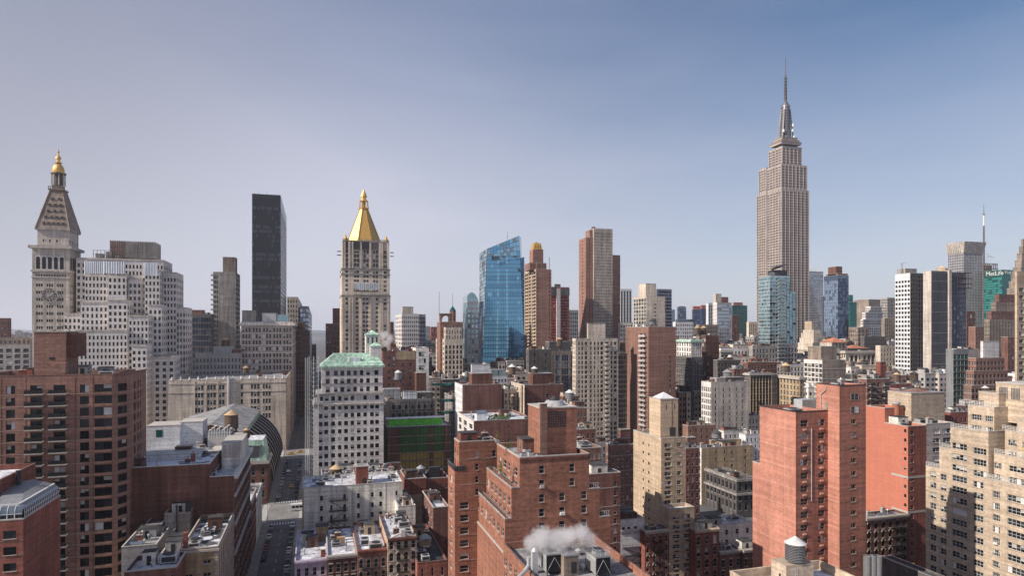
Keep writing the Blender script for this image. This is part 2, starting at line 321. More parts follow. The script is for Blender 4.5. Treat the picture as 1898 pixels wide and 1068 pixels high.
class Bld:
    def __init__(s,name,label,cat='building',group=None,yb=1075):
        s.root=empty(name,(0,0,0),label,cat,group); s.set=False; s.nobj=0; s.yb=yb; s.belt=MB(); s.st=MB(); s.pil=MB(); s.eq=MB()
    def dims(s,k,abc,Y,d=None):
        a,b,c=abc
        if k=='R':
            X0=ratio(b)*Y; X1=ratio(c)*Y; Y1=X0/ratio(a) if (a is not None and d is None) else Y+(d or 15)
            if a is not None and d is not None and b>1000: Y1=max(Y+5,min(Y+d,X0/ratio(a)))
        else:
            X0=ratio(a)*Y; X1=ratio(b)*Y; Y1=X1/ratio(c) if (c is not None and d is None) else Y+(d or 15)
        return X0,X1,Y,Y1
    def box(s,k,abc,yt,dist=None,Y=None,z0=0,d=None,wall='brick_red',E=None,S=None,Nf=None,par=.9,roof='roof_grey',z1=None,belt=0,clut=0,cop='coping',name='wall',xy=None,bm='belt_pale',corn=0):
        b=abc[1] if abc else 0
        if xy: X0,X1,Y0,Y1=xy
        else:
            if Y is None: Y=Yof(b,dist)
            X0,X1,Y0,Y1=s.dims(k,abc,Y,d)
        if z1 is None: z1=zat(b,yt,Y0)
        if not s.set: s.root.location=((X0+X1)/2,(Y0+Y1)/2,0); s.set=True
        s.last=(X0,X1,Y0,Y1,z0,z1)
        mb=MB(); wins=[]
        sn=s_near=(fwd(b,Y0) if abc else (X0*SN+Y0*CS))
        faces={'E':((X0,Y0),(1,0),X1-X0),'S':((X0,Y1),(0,-1),Y1-Y0),'N':((X1,Y0),(0,1),Y1-Y0)}
        fls=[]
        for fk,(O,U,Lh) in faces.items():
            sp={'E':E,'S':S,'N':Nf}[fk]
            if not sp or Lh<.3:
                facade(mb,s.st,wins,O,U,Lh,z0,z1,[],[],.2,wall if (not sp or 'wall' not in sp) else sp['wall']); continue
            fl=sp['fp']*sn/F if 'fp' in sp else sp['fl']
            hf=sp.get('hf',.55)
            if 'px' not in sp: hf=min(.93,hf*1.1)
            top=zat(b,sp['ty'],Y0) if 'ty' in sp else z1-sp.get('t',.6)*fl
            rows=[]; i=0
            zlow=max(z0,sp.get('zb',0))
            while i<sp.get('nr',200):
                d1=top-i*fl; c1=d1-hf*fl
                if c1<zlow+.1: break
                if d1<z1-.06: rows.append((c1,d1))
                i+=1
            rows.reverse(); fls.append((fl,top,hf))
            cols=[]
            if 'px' in sp:
                for p,q in sp['px']:
                    if fk=='E': cols.append((ratio(p)*Y0-X0,ratio(q)*Y0-X0))
                    elif fk=='S': cols.append((Y1-X0/ratio(p),Y1-X0/ratio(q)))
                    else: cols.append((X1/ratio(p)-Y0,X1/ratio(q)-Y0))
            else:
                n=sp.get('n') or max(1,round(Lh/sp['pitch'])); m=sp.get('m',0)*Lh; P=(Lh-2*m)/n; wf=min(.94,sp.get('wf',.5)*1.12); g=sp.get('g',1); gg=sp.get('gg',.12)
                for i in range(n):
                    c0=m+P*(i+.5)-P*wf/2; ww=P*wf; w1=(ww-(g-1)*gg*ww)/g
                    for j in range(g): cols.append((c0+j*(w1+gg*ww),c0+j*(w1+gg*ww)+w1))
                if 'pil' in sp:
                    pw,pd=sp['pil']; nx,ny=U[1],-U[0]
                    for i in range(n+1):
                        u=min(max(m+P*i,pw/2),Lh-pw/2); a=(O[0]+U[0]*(u-pw/2),O[1]+U[1]*(u-pw/2)); c=(O[0]+U[0]*(u+pw/2)+nx*pd,O[1]+U[1]*(u+pw/2)+ny*pd)
                        s.pil.box(min(a[0],c[0]),max(a[0],c[0]),min(a[1],c[1]),max(a[1],c[1]),z0,z1-.3,sp.get('pm',wall))
            w0=len(wins)
            facade(mb,s.st,wins,O,U,Lh,z0,z1,cols,rows,sp.get('dep',.22),sp.get('wall',wall),sp.get('skip'),sp.get('gl','std'))
            for i in range(w0,len(wins)): wins[i]=wins[i]+(sp,)
        facade(mb,s.st,wins,(X1,Y1),(-1,0),X1-X0,z0,z1,[],[],.2,wall)
        # windows
        for (P,U,w,h,var,sp) in wins:
            px,py,ss=proj(P[0],P[1],P[2]+h/2); ux=abs(U[0]*CS-U[1]*SN) ; wp=w*F/ss*max(.25,ux); hp=h*F/ss
            style=sp.get('st','h'); fm=sp.get('fm','frame_white')
            rz=math.atan2(U[1],U[0])
            loc=Vector(P)-s.root.location
            inview=-5<px<1903 and py<s.yb
            if max(wp,hp)>=8.5 and wp>2 and inview and s.nobj<300 and not sp.get('stuff'):
                s.nobj+=1; big=max(wp,hp)>=12.5
                o=bpy.data.objects.new('window',win_mesh(w,h,style,fm,var,'pane' if big else 'all')); COL.objects.link(o); o.parent=s.root; o.location=loc; o.rotation_euler=(0,0,rz)
                if big:
                    for nm in ('frame','sill') if sp.get('sill',1) else ('frame',):
                        c=bpy.data.objects.new(nm,win_mesh(w,h,style,fm,'',nm)); COL.objects.link(c); c.parent=o
                elif sp.get('sill',1): s._sill(P,U,w,sp)
            else:
                nx,ny=U[1],-U[0]; mb2=s.st
                def Q(u,v,d=0): return (P[0]+U[0]*u+nx*d,P[1]+U[1]*u+ny*d,P[2]+v)
                def qq(u0,u1,v0,v1,d,m): mb2.poly([Q(u0,v0,d),Q(u1,v0,d),Q(u1,v1,d),Q(u0,v1,d)],m)
                if var=='half': qq(-w/2,w/2,0,h*.5,0,'glass_dark'); qq(-w/2,w/2,h*.5,h,0,'blind')
                else: qq(-w/2,w/2,0,h,0,var)
                if hp>3.5 and style and sp.get('bars',1):
                    t=.09
                    if 'h' in style: qq(-w/2,w/2,h*.5-t/2,h*.5+t/2,.03,fm)
                    nv=style.count('v')
                    for i in range(nv):
                        x=-w/2+w*(i+1)/(nv+1); qq(x-t/2,x+t/2,0,h,.035,fm)
                    if hp>6: qq(-w/2,-w/2+t,0,h,.03,fm); qq(w/2-t,w/2,0,h,.03,fm)
                if sp.get('sill',1) and hp>4: s._sill(P,U,w,sp)
            if sp.get('ac') and random.random()<sp['ac'] and hp>5:
                nx,ny=U[1],-U[0]; a=.42 if w<1.2 else .5
                am=MB(); cx,cy=P[0]+nx*(sp.get('dep',.22)+.2),P[1]+ny*(sp.get('dep',.22)+.2); off=sp.get('acz',.02)
                am.box(cx-a if abs(U[0])>.5 else cx-.28,cx+a if abs(U[0])>.5 else cx+.28,cy-a if abs(U[1])>.5 else cy-.28,cy+a if abs(U[1])>.5 else cy+.28,P[2]+off,P[2]+off+.55,random.choice(['frame_white','steel_pale','coping']))
                am.build('air_conditioner',s.root)
        # belts
        if belt and fls:
            fl,top,hf=fls[0]; z=top-hf*fl-.35; i=0
            while z>z0+.5 and i<120:
                if z<z1-.3 and proj(X0,Y0,z)[1]<1090: s.ring(X0,X1,Y0,Y1,z,.16,.05,bm)
                z-=fl*belt; i+=1
        if corn: s.ring(X0,X1,Y0,Y1,z1-corn*1.3,corn,corn*.7,cop,'cornice')
        mb.build(name,s.root)
        # parapet & roof
        rb=MB(); e=.3; pr=min(par,max(.1,z1-z0-.2)); zr=z1-pr
        if X1-X0>1.2 and Y1-Y0>1.2:
            i0,i1,j0,j1=X0+e,X1-e,Y0+e,Y1-e
            rb.poly([(i0,j0,zr),(i1,j0,zr),(i1,j1,zr),(i0,j1,zr)],roof)
            pb=MB(); o=[(X0-.05,Y0-.05),(X1+.05,Y0-.05),(X1+.05,Y1+.05),(X0-.05,Y1+.05)]; n=[(i0,j0),(i1,j0),(i1,j1),(i0,j1)]
            for k in range(4):
                a,b2,c,dd=o[k],o[(k+1)%4],n[(k+1)%4],n[k]
                pb.poly([(*a,z1+.12),(*b2,z1+.12),(*c,z1+.12),(*dd,z1+.12)],cop); pb.poly([(*a,z1-.1),(*b2,z1-.1),(*b2,z1+.12),(*a,z1+.12)],cop)
                pb.poly([(*c,zr),(*dd,zr),(*dd,z1+.12),(*c,z1+.12)],wall)
            pb.build('parapet',s.root)
        else: rb.poly([(X0,Y0,z1),(X1,Y0,z1),(X1,Y1,z1),(X0,Y1,z1)],cop)
        rb.build('roof',s.root)
        for i in range(int(clut*1.7)): s.clutter(X0,X1,Y0,Y1,zr)
        return s
    def _sill(s,P,U,w,sp):
        nx,ny=U[1],-U[0]; dp=sp.get('dep',.22); hw=w/2+.1
        a=(P[0]-U[0]*hw,P[1]-U[1]*hw); c=(P[0]+U[0]*hw+nx*(dp+.1),P[1]+U[1]*hw+ny*(dp+.1))
        s.belt.box(min(a[0],c[0]),max(a[0],c[0]),min(a[1],c[1]),max(a[1],c[1]),P[2]-.13,P[2]-.01,sp.get('sm','sill_stone'))
    def ring(s,X0,X1,Y0,Y1,z,h,pr,m='belt_pale',name=None):
        mb=MB() if name else s.belt
        for a,b,c,d in ((X0-pr,X1+pr,Y0-pr,Y0+.01),(X0-pr,X1+pr,Y1-.01,Y1+pr),(X0-pr,X0+.01,Y0+.01,Y1-.01),(X1-.01,X1+pr,Y0+.01,Y1-.01)): mb.box(a,b,c,d,z,z+h,m)
        if name: mb.build(name,s.root)
    def clutter(s,X0,X1,Y0,Y1,z):
        w=min(X1-X0,Y1-Y0); m=1.0
        if w<4: return
        x=random.uniform(X0+m+1,X1-m-1); y=random.uniform(Y0+m+1,Y1-m-1); r=random.random()
        if r<.28:
            a=random.uniform(.8,1.8);b=random.uniform(.8,1.6);h=random.uniform(.9,1.8); mb=MB(); c=random.choice(['metal_grey','steel_pale','concrete','tank_grey'])
            mb.box(x-a,x+a,y-b,y+b,z+.25,z+h,c); mb.box(x-a+.1,x-a+.3,y-b+.1,y+b-.1,z,z+.25,'steel_dark'); mb.box(x+a-.3,x+a-.1,y-b+.1,y+b-.1,z,z+.25,'steel_dark')
            mb.cyl(x,y,z+h,z+h+.22,min(a,b)*.75,min(a,b)*.75,'steel_dark',12); mb.box(x-a*.8,x+a*.8,y-b-.02,y-b,z+.5,z+h-.2,'steel_dark'); mb.build('roof_unit',s.root)
        elif r<.5:
            h=random.uniform(.8,2.2); s.eq.cyl(x,y,z,z+h,.15,.15,'metal_grey',8); s.eq.cyl(x,y,z+h,z+h+.3,.32,.2,'steel_pale',8)
        elif r<.66:
            a=random.uniform(.5,.8); h=random.uniform(1.2,2.6); s.eq.box(x-a,x+a,y-.4,y+.4,z,z+h,random.choice(['brick_dark','brick_red','concrete'])); s.eq.box(x-a-.1,x+a+.1,y-.5,y+.5,z+h,z+h+.15,'coping'); s.eq.cyl(x,y,z+h+.15,z+h+.6,.2,.2,'terracotta',8)
        elif r<.8:
            a=random.uniform(1.2,2.2); mb=MB(); wl=random.choice(['brick_dark','cream_paint','concrete','brick_tan','brick_red']); h=random.uniform(2.2,3); y1=y+a
            mb.box(x-a,x+a,y-a*.7,y1,z,z+h,wl); mb.box(x-a-.1,x+a+.1,y-a*.7-.1,y1+.1,z+h,z+h+.15,'roof_tar'); mb.box(x-.45,x+.45,y-a*.7-.04,y-a*.7,z+.05,z+2.1,'frame_dark'); mb.build('stair_bulkhead',s.root)
        elif r<.9:
            a=random.uniform(.8,1.5); s.eq.box(x-a,x+a,y-.7,y+.7,z,z+.35,'metal_grey'); s.eq.poly([(x-a,y-.7,z+.36),(x+a,y-.7,z+.36),(x+a,y,z+.9),(x-a,y,z+.9)],'glass_sky'); s.eq.poly([(x-a,y,z+.9),(x+a,y,z+.9),(x+a,y+.7,z+.36),(x-a,y+.7,z+.36)],'glass_sky')
        else:
            q=random.choice([(3,0),(0,3)]); s.eq.bar((x,y,z+.3),(min(x+q[0],X1-.5),min(y+q[1],Y1-.5),z+.3),.14,'steel_pale',6); s.eq.bar((x,y,z),(x,y,z+.3),.14,'steel_pale',6)
    def pent(s,px0,px1,yt,dy=2,d=6,wall='brick_red',z0=None,name='penthouse',roof='roof_grey',cop=None,Y=None,win=0,free=False):
        X0,X1,Y0,Y1,a,z=s.last; Yp=Y if Y else Y0+dy; z0=z-.9 if z0 is None else z0
        x0=ratio(px0)*Yp; x1=ratio(px1)*Yp; zt=zat((px0+px1)/2,yt,Yp); mb=MB()
        if dy>=-2 and not free:
            if x0<X0+.4: x0,x1=X0+.4,max(x1,X0+2.5)
            if x1>X1-.4: x1=max(X1-.4,x0+1.5)
            if dy<=0: dy=.4; Yp=Y0+.4
            d=max(1.5,min(d,Y1-.4-Yp))
        mb.box(x0,x1,Yp,Yp+d,z0,zt,wall,False); mb.box(x0-.12,x1+.12,Yp-.12,Yp+d+.12,zt,zt+.2,cop or 'coping')
        mb.box(x0+.3,x1-.3,Yp+.3,Yp+d-.3,zt+.2,zt+.24,roof)
        for i in range(win):
            u=x0+(x1-x0)*(i+.5)/win; mb.box(u-.45,u+.45,Yp-.03,Yp+.01,z0+(zt-z0)*.35,z0+(zt-z0)*.75,'glass_dark')
        mb.build(name,s.root); return (x0,x1,Yp,Yp+d,zt+.2)
    def done(s):
        s.st.build('windows' if False else 'window',s.root,'stuff') if s.st.f else None
        if s.belt.f: s.belt.build('belt_course',s.root,'stuff')
        if s.pil.f: s.pil.build('pilaster',s.root,'stuff')
        if s.eq.f: s.eq.build('roof_vents',s.root,'stuff')
        return s
def W(n=None,fp=10,wf=.5,hf=.55,**k): return dict(n=n,fp=fp,wf=wf,hf=hf,**k)
def tank(px,ytop,ybase,dist,rp,label,wood=True,cone='wood_cone',legs=None,leg=.28,group='rooftop water towers',z0=None):
    x,y,zt=at(px,dist,ytop); zb=H-(ybase-CY)*dist/F; r=rp*dist/F
    if z0 is not None: zb=z0
    root=empty('water_tower',(x,y,zb),label,'water tower',group); hh=zt-zb
    lg=hh*leg; zc=zt-r*.75; body='wood_stave' if wood else 'tank_grey'
    mb=MB(); mb.cyl(x,y,zb+lg,zc,r,r*.95,body,20); mb.build('tank',root)
    mb=MB(); mb.cyl(x,y,zc,zt,r*1.12,.03,cone,20); mb.build('tank_roof',root)
    mb=MB()
    for i in range(7):
        z=zb+lg+(zc-zb-lg)*(i+.4)/7; mb.cyl(x,y,z,z+.09,r*1.03,r*1.03,'steel_dark',20,False)
    mb.build('hoop',root,'stuff')
    if lg>.3:
        for sx in (-1,1):
            for sy in (-1,1):
                mb=MB(); mb.bar((x+sx*r*.75,y+sy*r*.75,zb),(x+sx*r*.65,y+sy*r*.65,zb+lg),.14,'steel_dark'); mb.build('leg',root)
        mb=MB(); mb.box(x-r*.95,x+r*.95,y-r*.95,y+r*.95,zb+lg-.3,zb+lg-.002,'steel_dark')
        mb.bar((x-r*.75,y-r*.75,zb),(x+r*.7,y-r*.7,zb+lg-.3),.06,'steel_dark'); mb.bar((x+r*.75,y-r*.75,zb),(x-r*.7,y-r*.7,zb+lg-.3),.06,'steel_dark'); mb.build('platform',root)
    return root
# ================================================================== GROUND
def sheet(name,x0,x1,y0,y1,z,m,h=0):
    mb=MB()
    if h: mb.box(x0,x1,y0,y1,z-h,z,m,False)
    else: mb.poly([(x0,y0,z),(x1,y0,z),(x1,y1,z),(x0,y1,z)],m)
    o=mb.build(name); o['kind']='structure'; return o
XL,XR=-22.0,-5.6          # building lines of the street that leads away on the left
mat('ground_far',(.12,.12,.125),patch=.4,streak=0,pscale=.01)
sheet('ground',-9000,9000,-300,16000,0,'ground_far')
sheet('road',-19,-8.6,60,640,.012,'asphalt')
AV=[('avenue',290,320),('avenue',436,462),('avenue',628,650)]
for n,a,b in AV:
    sheet(n,-19,-8.6,a,b,.016,'avenue_sunlit'); sheet(n,-400,-19,a,b,.012,'avenue_sunlit'); sheet(n,-8.6,400,a,b,.012,'avenue_sunlit')
segs=[(60,290),(320,436),(462,628)]
for a,b in segs:
    sheet('pavement',XL-.3,-19,a,b,.16,'pavement',.15); sheet('pavement',-8.6,XR+.3,a,b,.16,'pavement',.15)
mk=MB()
for a,b in segs:
    y=a+8
    while y<b-8: mk.box(-13.9,-13.75,y,y+3,.018,.024,'paint_road'); y+=9
for a,b in ((290,320),(436,462)):
    for yy in (a-4.5,b+1.5):
        for i in range(9): mk.box(-18.4+i*1.1,-17.9+i*1.1,yy,yy+3,.018,.026,'paint_road')
    for xx in (-23.5,-7.6):
        for i in range(int((b-a)/1.3)): mk.box(xx,xx+2.6,a+1+i*1.3,a+1.6+i*1.3,.018,.026,'paint_road')
o=mk.build('road_markings'); o['kind']='structure'
sheet('cross_street',60,175,205,222,.012,'asphalt'); sheet('pavement',60,175,200,205,.16,'pavement',.15); sheet('pavement',60,175,222,226,.16,'pavement',.15)
# ================================================================== FOREGROUND CENTRE: terraced brick block
b=Bld('apartment_building','rust brick terraced apartment block with rooftop cooling towers, nearest in the centre','building')
Y0=Yof(963,130)
def sk(ci,ri): # columns at 1004,1041,1060,1082
    return (ci==1 and ri<2) or (ci==2 and ri>1) or (ci==3 and ri<2)
b.box('R',(921,963,1092),849,Y=Y0,wall='brick_rust',S=dict(px=[(925,929),(932.5,938.5),(941,945),(953,959)],fp=26,ty=872,hf=.6,nr=2,sill=1),
  E=dict(px=[(999.5,1009),(1036.6,1047),(1055.7,1065),(1077.5,1087.5)],fp=26.9,ty=866,hf=.56,skip=sk,ac=.2),clut=0,bm='brick_dark',z0=36)
mainroof=b.last
# corbel table under the parapet
for i in range(42):
    x=b.last[0]+(b.last[1]-b.last[0])*(i+.3)/42; b.belt.box(x,x+.17,Y0-.07,Y0-.001,b.last[5]-1.1,b.last[5]-.55,'brick_dark')
b.belt.box(b.last[0],b.last[1],Y0-.08,Y0-.001,b.last[5]-.5,b.last[5]-.3,'brick_red')
for j,(ra,rb,rc,ry) in enumerate(((909,948,963,905),(898,936,949,963))):
    X1=mainroof[0] if j==0 else tb; X0=ratio(rb)*Y0; tb=X0
    z1=zat(rb,ry,Y0); Y1=148 if j else 144
    b.box('R',None,0,xy=(X0,X1-.001,Y0+.0,Y1),z1=z1,z0=36,wall='brick_rust',S=dict(pitch=3.3,wf=.42,fl=2.9,hf=.56,t=.75,g=1),clut=3,cop='concrete',roof='roof_grey')
    # terrace railing and planting
    m2=MB()
    for k in range(9):
        y=Y0+.2+(Y1-Y0-.4)*k/8; m2.bar((X0+.1,y,z1),(X0+.1,y,z1+1),.03,'steel_dark')
    m2.bar((X0+.1,Y0+.2,z1+1),(X0+.1,Y1-.2,z1+1),.035,'steel_dark'); m2.bar((X0+.1,Y0+.2,z1+.6),(X0+.1,Y1-.2,z1+.6),.02,'steel_dark')
    m2.bar((X0+.1,Y0+.2,z1+1),(X1,Y0+.2,z1+1),.035,'steel_dark'); m2.build('railing',b.root)
for j,(ra,rb,ry) in enumerate(((1092,1111.5,905),(1111.5,1131,957))):
    X0=ratio(ra)*Y0; X1=ratio(rb)*Y0; z1=zat(rb,ry,Y0)
    b.box('R',None,0,xy=(X0+.001,X1,Y0,Y0+14),z1=z1,z0=20,wall='brick_rust',clut=1)
    m2=MB()
    for k in range(5): x=X0+(X1-X0)*(k+.3)/5; m2.bar((x,Y0+.15,z1),(x,Y0+.15,z1+1.1),.03,'steel_pale')
    m2.bar((X0,Y0+.15,z1+1.1),(X1,Y0+.15,z1+1.1),.04,'steel_pale'); m2.build('railing',b.root)
# front wing with the plant on its roof
XW0=ratio(936)*Y0-.0; XW1=54.6
b.box('R',None,0,xy=(XW0-.35,XW1,62,Y0-.002),z1=38.0,z0=0,wall='brick_rust',par=1.3,roof='roof_grey',cop='brick_pink',S=dict(pitch=3.3,wf=.42,fl=2.9,hf=.56,t=.8,st='h',ac=.1))
rz=36.7
b.box('R',None,0,xy=(XW0-.34,XW1-.002,Y0,Y0+24),z1=36,z0=0,wall='brick_rust')
# stair and tank bulkhead on the main roof
bx0=ratio(1011)*(Y0+4); bx1=ratio(1069)*(Y0+4); zt=zat(1030,757,Y0+4); zr=mainroof[5]-.9
mb=MB(); mb.box(bx0-1.2,bx1,Y0+4,Y0+12,zr,zt,'brick_rust',False); mb.box(bx0-1.3,bx1+.1,Y0+3.9,Y0+12.1,zt,zt+.25,'coping')
mb.build('penthouse',b.root)
mb=MB(); mb.box(bx0-1.4,bx0+.15,Y0+3.3,Y0+3.998,zr,zt+1.0,'brick_pink',False); mb.box(bx0-1.5,bx0+.2,Y0+3.2,Y0+4.5,zt+1.0,zt+1.2,'coping'); mb.build('chimney',b.root)
mb=MB()
lx0=bx0+.5; lx1=lx0+4.1
for i in range(8):
    for j in range(7):
        x=lx0+(lx1-lx0)*i/8; z=zt-4.0+3.4*j/7; mb.box(x+.05,x+.43,Y0+3.95,Y0+3.998,z+.05,z+.4,'steel_dark')
mb.build('vent_grille',b.root,'stuff')
mb=MB(); mb.cyl(bx0+3.3,Y0+7.5,zt+.25,zt+1.3,2.6,1.7,'tank_grey',20); mb.cyl(bx0+3.3,Y0+7.5,zt+1.3,zt+2.1,1.2,.5,'steel_dark',16); mb.build('tank_cap',b.root)
x0=ratio(962)*(Y0+9)+.5
mb=MB(); mb.box(x0,x0+4.2,Y0+8,Y0+12,zr,zr+3,'brick_pink',False); mb.box(x0-.15,x0+4.35,Y0+7.85,Y0+12.15,zr+3,zr+3.2,'roof_tar'); mb.box(x0+2.4,x0+3.4,Y0+7.95,Y0+8.001,zr+.1,zr+2.2,'frame_dark'); mb.build('stair_bulkhead',b.root)
for (px,dy,s) in ((972,2.5,1.1),(985,4,.9),(978,6,1.2),(1000,2,.8)):
    x=ratio(px)*(Y0+dy); mb=MB(); mb.box(x-s*.6,x+s*.6,Y0+dy,Y0+dy+1.2,zr,zr+s,'steel_pale'); mb.cyl(x,Y0+dy+.6,zr+s,zr+s+.2,.4,.4,'steel_dark',10); mb.build('roof_unit',b.root)
# cooling towers
def cooling(x,y,w,d,h,rails=True):
    mb=MB(); mb.box(x,x+w,y,y+.08,rz+.6,rz+h,'glass_dark'); mb.box(x,x+.12,y+.1,y+d,rz+.6,rz+h,'steel_pale'); mb.box(x+w-.12,x+w,y+.1,y+d,rz+.6,rz+h,'steel_pale'); mb.box(x+.12,x+w-.12,y+d-.1,y+d,rz+.6,rz+h,'steel_pale')
    for i in range(6):
        z=rz+.9+(h-1.3)*i/6; mb.box(x-.05,x,y+.15,y+d-.15,z,z+.12,'metal_grey')
    mb.bar((x,y-.05,rz+.6),(x+w/2,y-.05,rz+h-.4),.035,'steel_pale'); mb.bar((x+w,y-.05,rz+.6),(x+w/2,y-.05,rz+h-.4),.035,'steel_pale')
    mb.box(x-.1,x+w+.1,y-.1,y+d+.1,rz+h,rz+h+.25,'metal_grey')
    for cx in (x+.1,x+w-.25):
        for cy2 in (y+.1,y+d-.25): mb.box(cx,cx+.15,cy2,cy2+.15,rz,rz+.6,'steel_dark')
    mb.build('cooling_tower',b.root)
    mb=MB(); mb.cyl(x+w/2,y+d/2,rz+h+.25,rz+h+.7,min(w,d)*.42,min(w,d)*.42,'metal_grey',20,False); mb.cyl(x+w/2,y+d/2,rz+h+.26,rz+h+.3,min(w,d)*.41,min(w,d)*.41,'steel_dark',20); 
    for k in range(5):
        a=k*2*math.pi/5; mb.bar((x+w/2,y+d/2,rz+h+.5),(x+w/2+math.cos(a)*w*.38,y+d/2+math.sin(a)*w*.38,rz+h+.5),.1,'steel_pale')
    mb.build('fan',b.root)
    if rails:
        mb=MB()
        for (xa,ya,xb,yb) in ((x,y,x+w,y),(x+w,y,x+w,y+d),(x,y+d,x+w,y+d),(x,y,x,y+d)):
            for t in (.6,1.1): mb.bar((xa,ya,rz+h+.25+t),(xb,yb,rz+h+.25+t),.03,'steel_pale')
            for k in range(4): q=k/3; mb.bar((xa+(xb-xa)*q,ya+(yb-ya)*q,rz+h+.25),(xa+(xb-xa)*q,ya+(yb-ya)*q,rz+h+1.35),.03,'steel_pale')
        mb.build('railing',b.root)
cx,cy_,_=at(1013,115,1000); cooling(cx,cy_,3.0,4.6,3.6,False)
cx,cy_,_=at(1105,114,1000); cooling(cx,cy_,2.7,5.0,3.5,True)
cx,cy_,_=at(1045,114.5,1000)
mb=MB(); mb.box(cx,cx+2.8,cy_,cy_+4,rz,rz+3.6,'stone_brown',False); mb.box(cx-.1,cx+2.9,cy_-.1,cy_+4.1,rz+3.6,rz+3.8,'metal_grey'); mb.box(cx+1.4,cx+2.4,cy_-.04,cy_,rz+.5,rz+2.5,'frame_dark'); mb.build('stair_bulkhead',b.root)
cx,cy_,_=at(976,112,1000); mb=MB()
P=[(cx-1.9,cy_-1,rz+.2),(cx-1.9,cy_-1,rz+1.3),(cx-.3,cy_+.2,rz+1.9),(cx+.7,cy_+1,rz+2.6),(cx+.7,cy_+1,rz+4.0)]
for p,q in zip(P,P[1:]): mb.bar(p,q,.28,'steel_pale',8)
mb.build('exhaust_duct',b.root)
cx,cy_,_=at(992,116,1000); mb=MB(); mb.box(cx-.5,cx+.5,cy_,cy_+1,rz,rz+4.0,'steel_pale'); mb.cyl(cx,cy_+.5,rz+4.0,rz+4.5,.5,.2,'steel_pale',10); mb.build('vent_stack',b.root)
for (px,py,s2) in ((1072,1000,126),(1080,1040,118),(1051,1050,104),(1050,1012,124)):
    x,y,_=at(px,s2,py); mb=MB(); mb.cyl(x,y,rz,rz+.6,.4,.4,'steel_pale',10); mb.cyl(x,y,rz+.6,rz+1.0,.65,.65,'steel_pale',10); mb.cyl(x,y,rz+1.0,rz+1.25,.65,.15,'steel_pale',10); mb.build('turbine_vent',b.root)
mb=MB()
for x,y,h in ((40,113,2.6),(41.2,113,2.6)): mb.bar((x,y,rz),(x,y,rz+h),.05,'steel_dark')
mb.bar((40,113,rz+2.6),(41.2,113,rz+2.6),.04,'steel_dark'); mb.bar((40,113,rz),(41.2,113,rz+2.6),.04,'steel_dark'); mb.bar((41.2,113,rz),(40,113,rz+2.6),.04,'steel_dark'); mb.build('pipe_stand',b.root,'stuff')
b.done()
# rear wing
b=Bld('apartment_building','tall narrow rust brick wing standing left of the terraced block','building')
b.box('R',(842,851,921),820,149,wall='brick_rust',clut=5,E=dict(px=[(852.5,868.5),(881,887),(887.6,895.6),(912.5,919)],fp=23.5,ty=838.5,hf=.52,skip=lambda c,r:(c==0 and r<4) or (c==1 and r>3) or (c==2 and r<4) or (c==3 and r>0)),S=W(2,23.5,.25,.5),belt=2)
b.box('R',(830,843,851),874,Y=b.last[2],z0=0,d=8,wall='brick_rust',S=W(1,23.5,.25,.5),clut=1)
x,y,z=b.last[0],b.last[2],b.last[5]
mb=MB(); mb.box(x-.1,x+.1,y,y+8,z,z+1.1,'glass_mid'); mb.box(x+.1,x+2.5,y-.1,y+.05,z,z+1.1,'glass_mid'); mb.build('railing',b.root)
b.done()
def shrub(px,py,dist,h,m,label):
    x,y,z=at(px,dist,py); mb=MB(); mb.box(x-.4,x+.4,y-.4,y+.4,z,z+.5,'concrete'); r0=random.Random(int(px))
    for i in range(150):
        t=r0.random(); r=(1-t)*h*.28*math.sqrt(r0.random()); a=r0.random()*6.28; c=(x+r*math.cos(a),y+r*math.sin(a),z+.5+t*h)
        d=[Vector((r0.gauss(0,1),r0.gauss(0,1),r0.gauss(0,1)))*.13 for _ in range(3)]
        mb.poly([tuple(Vector(c)+k) for k in d],m)
    alone(mb,'potted_shrub',(x,y,z),label,'shrub','potted evergreens on the brick block terraces')
shrub(944,848,139,4.2,'leaf_green','tall dark potted evergreen on the roof edge of the rust brick block')
shrub(928,880,133,2.2,'leaf_yellow','yellow green potted bush on the upper terrace of the rust brick block')
shrub(922,820,145,2.0,'leaf_yellow','small potted conifer on the rear wing roof of the rust brick block')
# ================================================================== brown terraced neighbour with white trim
b=Bld('apartment_building','narrow brown brick block with white taped corners right of the terraced block')
b.box('R',(1080,1092,1150),880,160,wall='brick_plum',E=dict(px=[(1138,1143)],fp=17.5,ty=862,hf=.5,gl='mixed'),S=None,clut=6,roof='roof_white',belt=2,bm='sill_stone')
L_=b.last
b.box('R',None,0,xy=(L_[0],L_[1]-2,L_[2]+7,L_[3]+30),z0=L_[5]-8,z1=zat(1110,830,L_[2]+7),wall='brick_pink',E=W(5,17.5,.35,.55,gl='mixed'),S=W(8,17.5,.3,.5),clut=12,roof='roof_white')
b.done()
b=Bld('apartment_building','long sandy brick row with rooftop railings behind the brown narrow block')
b.box('R',(1056,1068,1104),838,185,wall='brick_pink',E=W(4,15,.4,.5,gl='mixed'),S=W(9,15,.35,.5),clut=9,roof='roof_white'); b.done()
